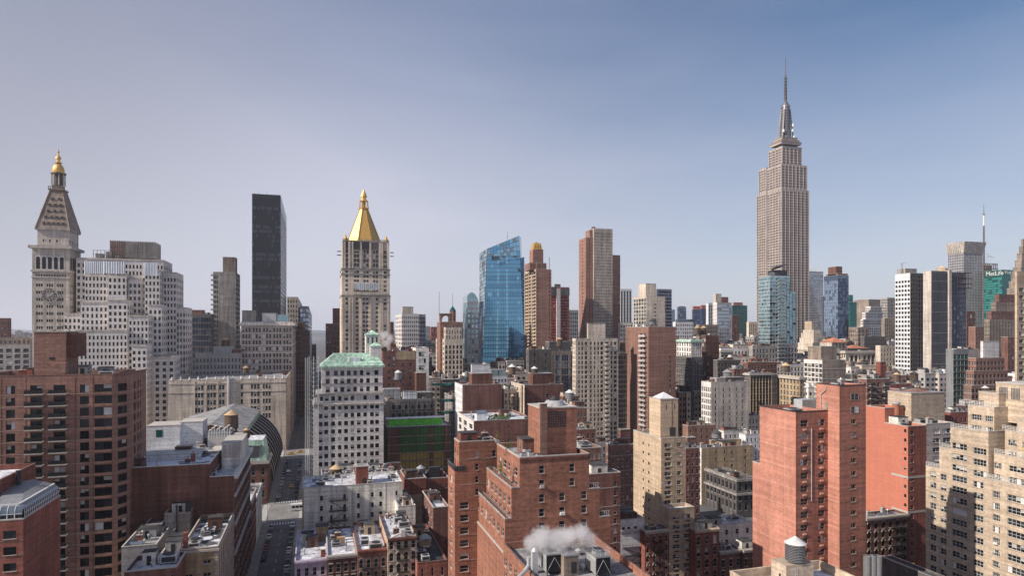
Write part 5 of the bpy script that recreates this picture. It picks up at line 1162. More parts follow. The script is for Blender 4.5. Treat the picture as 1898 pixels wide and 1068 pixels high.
b.box('R',None,0,xy=(XA0+3.6,XA1-.3,Y0+1.6,Y0+26),z1=z_c,z0=z_b-.1,wall='limestone_pale',E=dict(px=[(604,611),(619,626),(631,638),(643,650),(655,661.5),(667,673.5),(679,685.5),(694,701)],fl=15.2*s0/F,hf=.58,t=.5,gl='mixed',fm='frame_dark'),S=W(5,15,.4,.5),cop='sill_stone',par=.2)
x0,x1,y0,y1,_,zt=b.last; b.ring(x0,x1,y0,y1,zt-.5,.8,1.0,'green_copper','cornice')
b.ring(x0,x1,y0,y1,zt-8.6,.4,.3,'stone_grey')
mb=MB(); e=.8; c0=[(x0-e,y0-e),(x1+e,y0-e),(x1+e,y1),(x0-e,y1)]; zr=zat(650,656,Y0+8); c1=[(x0+6,y0+8),(x1-3,y0+8),(x1-3,y1-6),(x0+6,y1-6)]
for k in range(4): j=(k+1)%4; mb.poly([(*c0[k],zt+.4),(*c0[j],zt+.4),(*c1[j],zr),(*c1[k],zr)],'green_copper')
mb.poly([(*p,zr) for p in c1],'green_copper'); mb.build('copper_roof',b.root)
mb=MB()
for i in range(36):
    t=i/35; mb.bar((c0[0][0]+(c0[1][0]-c0[0][0])*t,c0[0][1],zt+.46),(c1[0][0]+(c1[1][0]-c1[0][0])*t,c1[0][1],zr+.05),.06,'green_copper')
mb.build('roof_seam',b.root,'stuff')
mb=MB(); xm=(x0+x1)/2+1; mb.box(xm-2.8,xm+2.8,y0+2.2,y0+6,zt+1,zt+4.2,'tarp'); mb.build('dormer',b.root)
def cap(px0,px1,ytop,yeave,ybase,Y,wins):
    xa,xb_=ratio(px0)*Y,ratio(px1)*Y; w_=xb_-xa; ze=zat(px0,yeave,Y); zp=zat(px0,ytop,Y); mb=MB(); mb.box(xa,xb_,Y,Y+w_,zt-1,ze,'limestone_pale',False)
    mb.cyl((xa+xb_)/2,Y+w_/2,ze,ze+.5,w_*.78,w_*.78,'green_copper',4,rot=R(45)); mb.cyl((xa+xb_)/2,Y+w_/2,ze+.5,zp,w_*.74,.05,'green_copper',4,rot=R(45))
    for i in range(wins): u=xa+w_*(i+.5)/wins; mb.box(u-.45,u+.45,Y-.05,Y-.001,ze-4.2,ze-.8,'green_copper'); mb.box(u-.3,u+.3,Y-.08,Y-.05,ze-4,ze-1,'glass_dark')
    mb.build('roof_pavilion',b.root)
cap(678,702,612,622,656,Y0+14,3); cap(686.5,707,634,643,660,Y0+7,0)
b.done()
# hoist and scaffold mast left of it
b=Bld('scaffold_tower','tall white lattice scaffold tower at the left corner of the white office block','scaffold')
s1=312; x0=at(573,s1)[0]; x1=at(590,s1)[0]; yb=at(580,s1)[1]; zt=H-(661-CY)*s1/F; b.root.location=((x0+x1)/2,yb,0)
mb=MB()
for x in (x0,(x0+x1)/2,x1):
    for y in (yb,yb+2.6): mb.bar((x,y,0),(x,y,zt),.10,'steel_pale')
k=0; z=1
while z<zt-2:
    for y in (yb,yb+2.6):
        mb.bar((x0,y,z),(x1,y,z),.06,'steel_pale'); mb.bar((x0,y,z),((x0+x1)/2,y,z+2.2),.05,'steel_pale'); mb.bar(((x0+x1)/2,y,z+2.2),(x1,y,z),.05,'steel_pale')
    mb.bar((x0,yb,z),(x0,yb+2.6,z),.05,'steel_pale'); z+=2.2
mb.build('lattice',b.root)
mb=MB(); x=at(566,s1)[0]
for dx,dy in ((0,0),(1,0),(0,1),(1,1)): mb.bar((x+dx,yb+dy,0),(x+dx,yb+dy,zt-.5),.07,'steel_pale')
z=1
while z<zt-2: mb.bar((x,yb,z),(x+1,yb,z+1),.05,'steel_pale'); mb.bar((x,yb,z+1),(x+1,yb,z+1),.05,'steel_pale'); z+=1.2
mb.build('hoist_mast',b.root)
mb=MB()
for i in range(6): z=zt-1-i*1.9; mb.bar((x1,yb+i*.0,z),(x1+2.6-i*.0,yb+1.5,z-2.4),.07,'steel_pale'); mb.bar((x1+.1,yb,z),(x1+3.0,yb,z),.05,'steel_pale')
mb.build('brace',b.root); 
# gold pyramid tower
b=Bld('office_tower','limestone skyscraper with a tall gilded octagonal pyramid','tower')
s0=495; Y0=Yof(677,s0); X0=ratio(633)*Y0; X1=ratio(723.5)*Y0
def zz(y): return H-(y-CY)*s0/F
wv=lambda px,ty,nr=60,**k: dict(px=px,fl=8.3*s0/F,hf=.55,t=ty,nr=nr,gl='mixed',st='h',stuff=1,sill=0,fm='frame_grey',**k)
sc=lambda l:[(600+a/4.856,600+c/4.856) for a,c in l]
lower=sc([(196,218),(289,312),(352,372),(380,402),(407,428),(468,490),(540,565)])
upper=sc([(196,218),(272,292),(296,318),(358,378),(384,404),(445,463),(470,490),(540,565)])
z1=zz(548); b.box('R',None,0,xy=(X0,X1,Y0,Y0+38),z1=z1,z0=0,wall='limestone_warm',E=wv(lower,.5),Nf=None,par=.2)
b.ring(X0,X1,Y0,Y0+38,z1-.6,.8,.4,'stone_grey')
b.box('R',None,0,xy=(X0+.4,X1-.4,Y0+.7,Y0+37),z0=z1,z1=zz(498),wall='limestone_warm',E=wv(upper,.5),par=.2); b.ring(X0+.4,X1-.4,Y0+.7,Y0+37,zz(509),.8,.5,'stone_grey')
b.ring(X0+.4,X1-.4,Y0+.7,Y0+37,zz(500),.8,.5,'stone_grey')
b.box('R',None,0,xy=(X0+.9,X1-.9,Y0+1.2,Y0+36),z0=zz(498),z1=zz(446),wall='limestone',E=dict(px=upper,fl=8.3*s0/F,hf=.7,t=2.1,gl='mixed',st='h',stuff=1,sill=0),par=.8)
for a,w_ in sc([(167,178),(183,196),(222,240),(252,266),(328,344),(412,428),(498,518),(520,532),(570,590)]):
    b.pil.box(ratio(a)*Y0,ratio(w_)*Y0,Y0-.0,Y0+1.2,zz(620),zz(448),'limestone_warm') if False else b.pil.box(ratio(a)*Y0,ratio(w_)*Y0,Y0-.7,Y0-.001 if True else 0,0,zz(552),'limestone_warm')
    b.pil.box(ratio(a)*Y0,ratio(w_)*Y0,Y0-.1,Y0+1.19,zz(498),zz(449),'limestone_warm')
mb=MB(); mb.box(X0+1.1,X1-14,Y0+.1,Y0+1.0,zz(462),zz(448),'steel_dark'); mb.box(X1-13.4,X1-7,Y0+.1,Y0+1.0,zz(461),zz(449),'stone_dark')
for i in range(40): x=X0+1+(X1-X0-2)*i/39; mb.box(x-.15,x+.15,Y0+.3,Y0+.6,zz(448),zz(444),'stone_grey')
mb.box(X0+1,X1-1,Y0+.3,Y0+.7,zz(444),zz(443.4),'stone_grey'); mb.build('crown_screen',b.root)
xc_=ratio(677)*Y0; yc_=Y0+16; sc_=(Y0+16)/Y0
mb=MB(); zb_=zz(447); 
def oct_(r0,z0,r1,z1,m): mb.cyl(xc_,yc_,z0,z1,r0,r1,m,8,True,rot=R(22.5))
rr=29.5*s0/F*sc_/math.cos(R(22.5))*1.0; oct_(rr,zb_,rr*1.0,zb_+1,'gold'); oct_(rr*.99,zb_+1,rr*.235,zz(381),'gold'); mb.build('gold_pyramid',b.root)
mb=MB()
for k in range(8):
    a=R(22.5+45*k); p0=(xc_+rr*math.cos(a),yc_+rr*math.sin(a),zb_+1); p1=(xc_+rr*.24*math.cos(a),yc_+rr*.24*math.sin(a),zz(381)); mb.bar(p0,p1,.28,'gold_dark')
for j in range(1,14):
    t=j/14; r_=rr*(.99-.755*t)+.03; z=zb_+1+(zz(381)-zb_-1)*t; mb.cyl(xc_,yc_,z,z+.12,r_+.05,r_+.02,'gold_dark',8,False,rot=R(22.5))
mb.build('roof_seam',b.root,'stuff')
mb=MB(); ru=8*s0/F; oct_(ru*1.2,zz(381),ru*1.25,zz(379),'gold'); 
for k in range(8): a=R(22.5+45*k); mb.cyl(xc_+ru*math.cos(a),yc_+ru*math.sin(a),zz(379),zz(366),.35,.3,'gold',6); mb.cyl(xc_+ru*1.1*math.cos(a),yc_+ru*1.1*math.sin(a),zz(379),zz(373),.5,.05,'gold',6)
mb.cyl(xc_,yc_,zz(379),zz(363),ru*.55,ru*.5,'gold_dark',8); oct_(ru*1.05,zz(366),ru*.8,zz(364),'gold'); oct_(ru*.65,zz(364),ru*.6,zz(357),'gold'); oct_(ru*.8,zz(357),.08,zz(342),'gold'); mb.build('gold_lantern',b.root)
for sx_,sy_ in ((X0+3,Y0+3),(X1-3,Y0+3),(X0+3,Y0+33),(X1-3,Y0+33)):
    mb=MB(); mb.cyl(sx_,sy_,zz(449),zz(443),2.0,2.0,'limestone',8); mb.cyl(sx_,sy_,zz(443),zz(434),1.7,.05,'gold',8); mb.build('corner_turret',b.root)
mb=MB()
for i,(a,c) in enumerate(((658,677.5),(680,701))):
    x0_,x1_=ratio(a)*Y0,ratio(c)*Y0; mb.box(x0_,x1_,Y0-1.6,Y0-1.0,zz(537),zz(526.5),'tarp')
    for j in range(6): x=x0_+(x1_-x0_)*j/5; mb.bar((x,Y0-1.7,zz(549)),(x,Y0-1.7,zz(523+j%3)),.12,'steel_pale')
mb.box(ratio(657)*Y0,ratio(702)*Y0,Y0-2,Y0-.7,zz(541),zz(539.5),'steel_dark'); mb.box(ratio(657)*Y0,ratio(702)*Y0,Y0-2,Y0-.7,zz(547.5),zz(546),'stone_grey')
mb.build('work_platform',b.root)
mb=MB()
for y_ in (468,475): mb.box(X0-3.2,X0,Y0+1,Y0+2,zz(y_),zz(y_)+.6,'steel_dark'); mb.box(X1,X1+2.6,Y0+1,Y0+2,zz(y_-1),zz(y_-1)+.6,'steel_dark')
mb.build('outrigger',b.root,'stuff')
b.done()
simple('loft_building','dark brown mansard block tucked left of the gold pyramid tower','R',(603,604,634),600,640,'brick_plum',E=W(6,9.5,.45,.5,gl='mixed'),d=20,pents=((617,633,572,'brick_plum',1,12),(630,634,560,'brick_pink',1,8)))
simple('apartment_building','dark narrow block right behind the gold pyramid tower','R',(718,724,730),597,560,'brick_plum',E=W(1,9,.4,.5),d=20)
simple('apartment_building','pale balcony tower with stepped top right of the gold pyramid','R',(733,745,777),582,820,'limestone_pale',E=W(9,8,.5,.5,gl='sky',st=''),S=W(4,8,.5,.5),d=None,pents=((746,766,569,'limestone',2,10),))
simple('apartment_building','grey lower flank of the pale balcony tower','R',(776,777,789),583,830,'concrete',E=W(4,8,.6,.5,gl='sky',st=''),d=20)
simple('apartment_building','small grey slab in the distance right of the balcony tower','R',(786,789,797),605,1100,'concrete',E=W(3,7,.5,.5,gl='steel',st=''),d=20)
simple('apartment_building','tiny red brick block on the skyline left of the gothic tower','R',(798,799,812),606,1200,'brick_red',E=W(3,8,.4,.5),d=20)
b=Bld('loft_building','brown brick loft with a buff patched gable and a pale right bay')
b.box('R',(700,709,771),652,430,wall='brick_plum',d=24,clut=9,E=dict(px=[(719,723.5),(728,732),(745,749),(759,763)],fp=12.5,ty=662,hf=.45,gl='mixed'),cop='brick_red')
L0=b.last; b.box('R',None,0,xy=(L0[1]+.001,ratio(795)*L0[2],L0[2],L0[3]),z1=zat(780,645,L0[2]),z0=0,wall='white_stone',E=W(1,12.5,.5,.6,st='vv',gl='mixed'),cop='brick_red')
mb=MB(); mb.box(ratio(734)*L0[2],ratio(770)*L0[2],L0[2]-.05,L0[2]-.001,zat(750,667,L0[2]),zat(750,651,L0[2])-.2,'tan_dull'); mb.build('wall_patch',b.root)
b.pent(772,790,692,wall='brick_dark',dy=-14,d=8,z0=20); b.done()
tank(738,686,711,404,6.5,'slim pale capped water tank before the brown brick loft',wood=False,cone='cone_pale')
b=Bld('loft_building','grey stone lofts with pipe scaffolding and tarps, right of the white office block')
b.box('R',(700,711,806),742,360,wall='stone_grey',roof='roof_white',d=26,clut=14,E=W(8,16,.4,.5,gl='black'),S=None)
b.pent(711,742,722,wall='metal_grey',dy=8,d=8); b.pent(775,804,728,wall='stone_dark',dy=4,d=8); b.pent(748,772,726,wall='tarp',dy=3,d=3); L0=b.last
mb=MB(); x0_,x1_=L0[0],L0[1]; z=L0[5]-26
while z<L0[5]+6:
    mb.bar((x0_,L0[2]-1.5,z),(x1_,L0[2]-1.5,z),.09,'steel_dark'); mb.box(x0_,x1_,L0[2]-1.5,L0[2]-.3,z-.06,z+.05,'steel_dark') if int(z)%2 else None; z+=2.2
for i in range(12): x=x0_+(x1_-x0_)*i/11; mb.bar((x,L0[2]-1.5,L0[5]-26),(x,L0[2]-1.5,L0[5]+6),.08,'steel_dark')
mb.build('scaffold',b.root); b.done()
b=Bld('construction_site','half finished floors wrapped in bright green and dim netting behind scaffold','building')
b.box('R',(712,718,836),793,335,wall='concrete_dark',roof='roof_white',d=24,par=.2,E=None); L0=b.last
fl=4.3
for r in range(6):
    z=L0[5]-1.0-r*fl
    for i,(a,c,) in enumerate(((719,741),(742,795),(796,802),(803,822),(823,833))):
        mb=MB(); m_=(['net_dim','net_dim','net_dim','sheathing_yellow','sheathing_yellow','net_dim'][r] if i in (1,3) else ['brick_dark','stone_dark'][i%2 and r%2])
        mb.box(ratio(a)*L0[2],ratio(c)*L0[2],L0[2]-.5,L0[2]-.05,z-fl+.8,z,m_); mb.build('netting_panel',b.root)
    mb=MB(); mb.box(L0[0],L0[1],L0[2]-1.9,L0[2]-.55,z-fl+.4,z-fl+.7,'stone_brown'); mb.build('scaffold_deck',b.root)
mb=MB()
for i in range(19): x=L0[0]+(L0[1]-L0[0])*i/18; mb.bar((x,L0[2]-2,0),(x,L0[2]-2,L0[5]+2),.09,'steel_dark')
mb.build('scaffold_pole',b.root,'stuff')
mb=MB(); xa,xb_=ratio(719)*L0[2],ratio(818)*L0[2]; n=60; zt=L0[5]+4.2; 
for i in range(n):
    u0=xa+(xb_-xa)*i/n; u1=xa+(xb_-xa)*(i+1)/n; d0=random.uniform(0,.3); mb.poly([(u0,L0[2]-2.2-d0,L0[5]+.8),(u1,L0[2]-2.2-d0*.3,L0[5]+.8),(u1,L0[2]-2.1,zt),(u0,L0[2]-2.1,zt)],'green_net')
mb.build('green_netting',b.root)
mb=MB(); mb.box(xa-1,xb_+2,L0[2]-2.6,L0[2]+2,zt+.3,zt+.7,'tarp'); mb.build('canopy',b.root)
b.done()
simple('loft_building','narrow grey party wall between the white office block and the netted site','R',(711,711.3,722),745,345,'stone_brown',d=30)
# teal scaffold
b=Bld('scaffold_tower','teal decked scaffold stack between the netted site and the brick lofts','scaffold')
s1=350; x0,yb,_=at(802,s1); x1=at(846,s1)[0]; b.root.location=((x0+x1)/2,yb,0); zt=H-(706-CY)*s1/F; mb=MB()
for i in range(7):
    x=x0+(x1-x0)*i/6
    for y in (yb,yb+4): mb.bar((x,y,0),(x,y,zt),.09,'steel_dark')
for j,z in enumerate([zt-i*2.6 for i in range(16)]):
    mb.bar((x0,yb,z),(x1,yb,z),.07,'steel_dark')
mb.build('pole',b.root,'stuff')
for yv in (712,743,765): 
    z=H-(yv-CY)*s1/F; mb=MB(); mb.box(x0 if yv<730 else x0+3,x1-.5,yb-.1,yb+4,z-1.0,z+.3,'curtain_teal'); mb.build('deck',b.root)
# gothic beige
b=Bld('office_building','beige gothic setback tower with water tank arches and a green pyramid turret','tower')
sb=480
b.box('R',(808,824,858),629,sb,wall='limestone_warm',d=None,E=dict(n=5,wf=.5,fp=9.5,hf=.6,t=1.2,gl='black',stuff=1,st=''),S=W(4,9.5,.35,.5),clut=4); L0=b.last
b.box('R',(820,826,856),607,Y=L0[2]+1,z0=L0[5]-.9,d=18,wall='limestone_warm',E=W(6,9.5,.4,.55),S=W(3,9.5,.4,.5))
b.box('R',(812,816,858),597,Y=L0[2]+8,z0=0,d=14,wall='brick_pink',E=W(6,9,.3,.5),roof='roof_tar')
Yk=L0[2]+9; mb=MB(); x0,x1=ratio(816)*Yk,ratio(836)*Yk; z0_,z1_=zat(820,598,Yk),zat(820,583,Yk)
mb.box(x0,x0+1.2,Yk,Yk+5,z0_,z1_,'brick_pink'); mb.box(x1-1.2,x1,Yk,Yk+5,z0_,z1_,'brick_pink'); n=10; w_=(x1-x0)/2-1.2; xm=(x0+x1)/2; zc_=z0_+1
for i in range(n):
    t0,t1=math.pi*i/n,math.pi*(i+1)/n; h_=z1_-z0_-2
    mb.poly([(xm+w_*math.cos(t0),Yk,zc_+h_*math.sin(t0)),(xm+w_*math.cos(t1),Yk,zc_+h_*math.sin(t1)),(xm+w_*math.cos(t1),Yk,z1_),(xm+w_*math.cos(t0),Yk,z1_)],'brick_pink')
mb.box(x0-.2,x1+.2,Yk-.2,Yk+5,z1_,z1_+.8,'stone_brown'); mb.build('tank_arch',b.root)
x,y=ratio(840)*Yk,Yk+2; mb=MB(); mb.cyl(x,y,zat(840,600,Yk),zat(840,576,Yk),2.4,2.4,'brick_pink',8); mb.cyl(x,y,zat(840,576,Yk),zat(840,567,Yk),2.6,.1,'curtain_teal',8); mb.bar((x,y,zat(840,567,Yk)),(x,y,zat(840,543,Yk)),.1,'steel_dark'); mb.build('turret',b.root)
mb=MB(); x=ratio(815)*Yk; mb.bar((x,y,zat(815,585,Yk)),(x,y,zat(815,541,Yk)),.12,'steel_dark'); mb.build('mast',b.root)
b.done()
# ================================================================== glass towers
b=Bld('apartment_building','pale green glass tower with a curved crown left of the blue glass tower','tower')
sa=560
b.box('R',(858,866,887),560,sa,wall='concrete',E=dict(n=3,wf=.6,fp=9.5,hf=.6,t=.4,gl='aqua',stuff=1,st='v'),S=dict(n=4,wf=.94,fp=9.5,hf=.9,t=.1,gl='aqua',stuff=1,st='',sill=0,wall='curtain_aqua2')); L0=b.last
mb=MB(); n=12; X0,X1,Ya,Yb_,_,z1=L0
def cz(u): return z1+ (zat(878,542,Ya)-z1)*math.sin(math.pi*min(1,.15+u*.85))**.7
for i in range(n):
    u0,u1=i/n,(i+1)/n; x0,x1=X0+(X1-X0)*u0,X0+(X1-X0)*u1
    mb.poly([(x0,Ya,z1),(x1,Ya,z1),(x1,Ya,cz(u1)),(x0,Ya,cz(u0))],'curtain_aqua'); mb.poly([(x0,Ya,cz(u0)),(x1,Ya,cz(u1)),(x1,Yb_,cz(u1)),(x0,Yb_,cz(u0))],'curtain_aqua2')
mb.poly([(X0,Ya,z1),(X0,Ya,cz(0)),(X0,Yb_,cz(0)),(X0,Yb_,z1)],'curtain_aqua2')
mb.build('glass_crown',b.root); b.done()
# ---- blue faceted tower: planar quads subdivided into panels
b=Bld('glass_tower','blue faceted glass skyscraper with a slanted roof line','tower')
sa=600
def pt(px,py,s): x,y,z=at(px,s,py); return Vector((x,y,z))
def panel_face(b,P00,P10,P11,P01,nu,nv,gs,name='glass_panel',mull='curtain_steel2',dark=0):
    mb=MB(); ml=MB()
    for j in range(nv):
        for i in range(nu):
            def S(u,v): 
                a=P00.lerp(P10,u); c=P01.lerp(P11,u); return a.lerp(c,v)
            e=.04; q=[S((i+e)/nu,(j+.09)/nv),S((i+1-e)/nu,(j+.09)/nv),S((i+1-e)/nu,(j+.97)/nv),S((i+e)/nu,(j+.97)/nv)]
            nrm=(q[1]-q[0]).cross(q[3]-q[0]).normalized()
            # each pane sits a hair out of true
            o=[random.uniform(-.035,.035) for _ in range(3)]; o.append(o[0]-o[1]+o[2])
            q=[tuple(v+nrm*(.12+d)) for v,d in zip(q,o)]
            g=pick(gs)
            if gs=='blue': g='curtain_blue2' if (i in (5,9) and random.random()<.75) or random.random()<.05 else ('curtain_blue3' if (j*7//3)%5==0 else 'curtain_blue')
            mb.poly(q,g)
    ml.poly([tuple(P00),tuple(P10),tuple(P11),tuple(P01)],mull)
    mb.build(name,b.root,'stuff'); ml.build('mullion_grid',b.root)
A0=pt(892,900,sa); b.root.location=(A0.x+15,A0.y+15,0)
def V(px,py,s): return pt(px,py,s)
yb_=745
# main (east) face
B0=V(891,yb_,sa);B1=V(976.5,yb_,sa-8);T0=V(903,461,sa);T1=V(962,437,sa-4)
Tm0=V(903,475,sa);Tm1=V(964.5,475,sa-4)
panel_face(b,B0,B1,Tm1,Tm0,16,36,'blue')
panel_face(b,Tm0,Tm1,T1,T0,10,4,'crown')
# south facet
S0=V(888.5,yb_,sa+30);S1=V(888.5,470,sa+28); 
panel_face(b,S0,B0,T0,S1,5,40,'aqua')
# north / back hull
Nb=V(977.5,yb_,sa+25);Nt=V(966,440,sa+26)
mb=MB(); mb.poly([tuple(B1),tuple(Nb),tuple(Nt),tuple(T1)],'curtain_blue3'); mb.poly([tuple(S0),tuple(Nb),tuple(Nt),tuple(S1)],'curtain_blue3'); mb.poly([tuple(T0),tuple(T1),tuple(Nt),tuple(S1)],'steel_dark'); mb.build('wall',b.root)
# side volume
C=[V(965,yb_,sa+3),V(979,yb_,sa+3),V(971.5,476,sa+3),V(963,480,sa+3)]
panel_face(b,C[0],C[1],C[2],C[3],3,34,'blue')
D=[V(979,yb_,sa+24),V(971.5,476,sa+24)]
mb=MB(); mb.poly([tuple(C[1]),tuple(D[0]),tuple(D[1]),tuple(C[2])],'curtain_blue3'); mb.poly([tuple(C[3]),tuple(C[2]),tuple(D[1])],'steel_dark'); mb.build('side_wing',b.root)
mb=MB()
for (p,q,c,d) in ((911.5,916,475,482),(917.5,921,475,481),(922,925,475,481),(931,937,475,477),(951,958,475,477),(960,964,498,503)): mb.poly([tuple(V(p,d,sa-5)),tuple(V(q,d,sa-5)),tuple(V(q,c,sa-5)),tuple(V(p,c,sa-5))],'frame_dark')
mb.build('open_panel',b.root,'stuff')
# lower slab at its left foot
panel_face(b,V(880,yb_,sa+6),V(892,yb_,sa+2),V(896,558,sa+2),V(888,560,sa+6),3,26,'navy')
mb=MB(); p=V(941,446,sa+6); mb.bar(tuple(p),(p.x,p.y,p.z+9),.12,'steel_dark'); mb.build('antenna',b.root)
b.done()
# ---- brown tower, gold lantern
b=Bld('apartment_building','slender brown brick tower with stacked balconies and a gold lantern top','tower')
sa=560
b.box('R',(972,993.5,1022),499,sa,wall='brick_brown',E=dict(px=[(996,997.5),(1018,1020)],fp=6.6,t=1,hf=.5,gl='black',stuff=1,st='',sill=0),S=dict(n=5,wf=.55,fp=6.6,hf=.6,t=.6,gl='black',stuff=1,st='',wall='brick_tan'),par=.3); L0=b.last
mb=MB(); z=L0[5]-3
while z>10:
    for f in (.1,.42,.74):
        y=L0[2]+(L0[3]-L0[2])*f; mb.box(L0[0]-1.3,L0[0]-.001,y,y+(L0[3]-L0[2])*.18,z,z+.3,'coping'); mb.box(L0[0]-1.3,L0[0]-1.2,y,y+(L0[3]-L0[2])*.18,z+.3,z+1.2,'brick_pink')
    z-=6.6*sa/F
mb.build('balcony',b.root,'stuff')
Yk=L0[2]
b.box('R',(979,982,1013),487,Y=Yk+4,z0=L0[5]-.5,d=14,wall='brick_pink',E=W(6,6.6,.4,.6,gl='black'),par=.3)
b.box('R',(986,988,1007),462,Y=Yk+6,z0=b.last[5]-.5,d=10,wall='brick_brown',E=W(5,10,.3,.7,gl='black'),S=None,par=.3)
x0,x1,y0,y1,_,zt=b.last; mb=MB(); xc_,yc_=(x0+x1)/2,(y0+y1)/2; r=(x1-x0)*.62; zp=zat(996,450,Yk+6); mb.cyl(xc_,yc_,zt,zp,r,r*.72,'gold',4,rot=R(45)); mb.cyl(xc_,yc_,zp,zp+1,r*.3,r*.2,'gold_dark',8); mb.build('gold_lantern',b.root)
mb=MB()
for i in (-1,0,1): mb.box(xc_+i*2.3-.5,xc_+i*2.3+.5,y0-.5,y0-.3,zt+1,zp-2,'gold_dark')
for x in (L0[0]+1,L0[1]-1): mb.bar((x,Yk+2,L0[5]),(x,Yk+2,L0[5]+6),.2,'gold_dark')
mb.bar((L0[1]-.5,Yk+4,L0[5]),(L0[1]-.5,Yk+4,L0[5]+11),.2,'steel_dark'); mb.build('crown_trim',b.root,'stuff'); b.done()
b=Bld('construction_tower','unfinished tower draped in red netting with a dark top and pale hoist','building')
b.box('R',(1018,1021,1055),532,760,wall='red_net',roof='concrete',d=20,E=dict(n=9,fp=5.4,wf=.75,hf=.45,t=.4,gl='std',stuff=1,st='',sill=0,bars=0)); L0=b.last
for (a,c,t,u,m_) in ((1021,1031,548,532,'stone_dark'),(1039,1055,548,534,'stone_dark'),(1031,1038,800,535,'limestone_pale')):
    mb=MB(); mb.box(ratio(a)*L0[2],ratio(c)*L0[2],L0[2]-1.4,L0[2]-.01,max(0,zat(1030,t,L0[2])),zat(1030,u,L0[2]),m_); mb.build('hoist_shaft' if m_[0]=='l' else 'formwork',b.root)
b.pent(1029,1039,527,wall='stone_dark'); b.done()
simple('apartment_building','grey glazed block squeezed between the red netted tower and the brown slab','R',(1053,1055,1072),575,840,'concrete',E=W(5,7.5,.6,.6,gl='navy',st=''),d=20)
b=Bld('apartment_building','tall brown slab tower with a ribbed grey centre bay','tower')
sa=660
b.box('R',(1073,1086,1099.5),440,sa,wall='brick_brown',E=dict(n=1,wf=.1,fp=6.5,hf=.4,gl='black',st=''),S=dict(n=1,wf=.1,fp=6.5,hf=.4,gl='black',st='')); L0=b.last
b.box('R',None,0,xy=(L0[1]+.001,ratio(1134.5)*L0[2],L0[2]-1,L0[2]+16),z1=zat(1115,424,L0[2]),z0=0,wall='limestone',E=dict(n=16,fp=5.6,wf=.5,hf=.42,t=1.4,gl='std',stuff=1,st='',sill=0,pil=(.5,.35),pm='limestone')); 
mb=MB(); x=ratio(1102)*L0[2]; mb.cyl(x,L0[2]+3,zat(1102,426,L0[2]),zat(1102,420,L0[2]),2,2,'brick_dark',8); mb.build('tank',b.root)
b.box('R',None,0,xy=(ratio(1134.5)*L0[2]+.001,ratio(1150)*L0[2],L0[2]+.5,L0[2]+15),z1=zat(1142,473,L0[2]),z0=0,wall='brick_brown',E=dict(px=[(1147,1149)],fp=5.6,hf=.5,gl='mixed',stuff=1,st='')); 
b.box('R',None,0,xy=(ratio(1094)*(L0[2]),L0[1],L0[2]+1,L0[2]+12),z1=zat(1096,426,L0[2]),z0=L0[5],wall='brick_brown'); b.done()
b=Bld('apartment_building','cream striped apartment tower with dark window columns and a square penthouse','tower')
sa=385
b.box('R',(1063,1067,1145),628,sa,wall='limestone_warm',d=16,E=dict(px=[(1072,1075),(1078,1081),(1084,1088.5),(1094,1097),(1101,1104),(1107.5,1110.5),(1113,1118),(1122,1128.5),(1132,1135),(1138,1143)],fp=8.9,hf=.68,t=.7,gl='mixed',st='',dep=.5,stuff=1,sill=0),S=W(2,8.9,.4,.6),cop='white_stone'); L0=b.last
mb=MB(); z=L0[5]-3.5
while z>15: mb.box(ratio(1122)*L0[2],ratio(1129)*L0[2],L0[2]-1.2,L0[2]-.01,z-.6,z+.5,'coping'); z-=8.9*sa/F
mb.build('balcony',b.root,'stuff'); b.pent(1090,1122,600,dy=3,d=9,wall='limestone_warm'); b.done()
simple('office_building','dark glass block tucked right of the cream striped tower','R',(1144,1146,1163),655,410,'stone_dark',E=W(5,9,.8,.7,gl='navy',st=''),d=18)
tank(1154,632,657,402,5,'dark water tank on the dark glass block beside the cream striped tower',leg=.3)
b=Bld('office_building','beige piered block with tall greenish windows and a black plant room')
b.box('R',(1000,1020,1066),652,440,wall='stone_brown',d=22,E=dict(px=[(1024,1027),(1030,1038),(1041,1054),(1058,1064)],fp=13,hf=.85,t=.5,gl='navy',st='vv',stuff=1),S=W(5,13,.4,.6,gl='black'),clut=6)
b.pent(1008,1058,634,wall='stone_dark',dy=3,d=8); b.done()
simple('loft_building','dark grey blank loft wall left of the beige piered block','R',(975,980,1022),648,425,'stone_dark',E=W(2,13,.15,.4),S=W(4,13,.4,.5),clut=5)
tank(1037,625,648,438,5.5,'small dark tank with a tan cone on the black plant room roof')
simple('office_building','dark loft half hidden behind the gothic tower, low windows','R',(862,866,900),690,470,'stone_dark',E=W(6,10,.5,.5,gl='black'),clut=3)
# brick tower with balconies and its shadowed flank
b=Bld('apartment_building','pinkish brick slab tower with cluttered white balconies on its sunlit side','tower')
sa=385
b.box('R',(1160,1202,1252.5),606,sa,wall='brick_pink',E=dict(px=[(1241,1243.5)],fp=9.0,hf=.6,t=6,nr=14,gl='mixed',st='',stuff=1,wall='brick_brown'),S=dict(px=[(1187,1190),(1193.5,1196.5)],fp=9.3,hf=.55,t=1.3,gl='black',st=''),clut=5); L0=b.last
for r in range(19):
    mb=MB(); z=L0[5]-(2.0+r)*9.3*sa/F
    if z<12: break
    y0_,y1_=L0[0]/ratio(1199),L0[0]/ratio(1187); mb.box(L0[0]-1.5,L0[0]-.001,y0_,y1_,z,z+.25,'white_stone'); mb.box(L0[0]-1.5,L0[0]-1.4,y0_,y1_,z+.25,z+1.2,'steel_pale'); mb.box(L0[0]-1.2,L0[0]-.5,y0_+random.uniform(0,2),y0_+3,z+.25,z+random.uniform(.6,1.5),random.choice(['brick_red','curtain','stone_dark'])); mb.build('balcony',b.root)
b.done()
tank(1210,590,607,392,7,'dark squat tank on the pinkish brick slab tower roof',wood=False,cone='roof_tar')
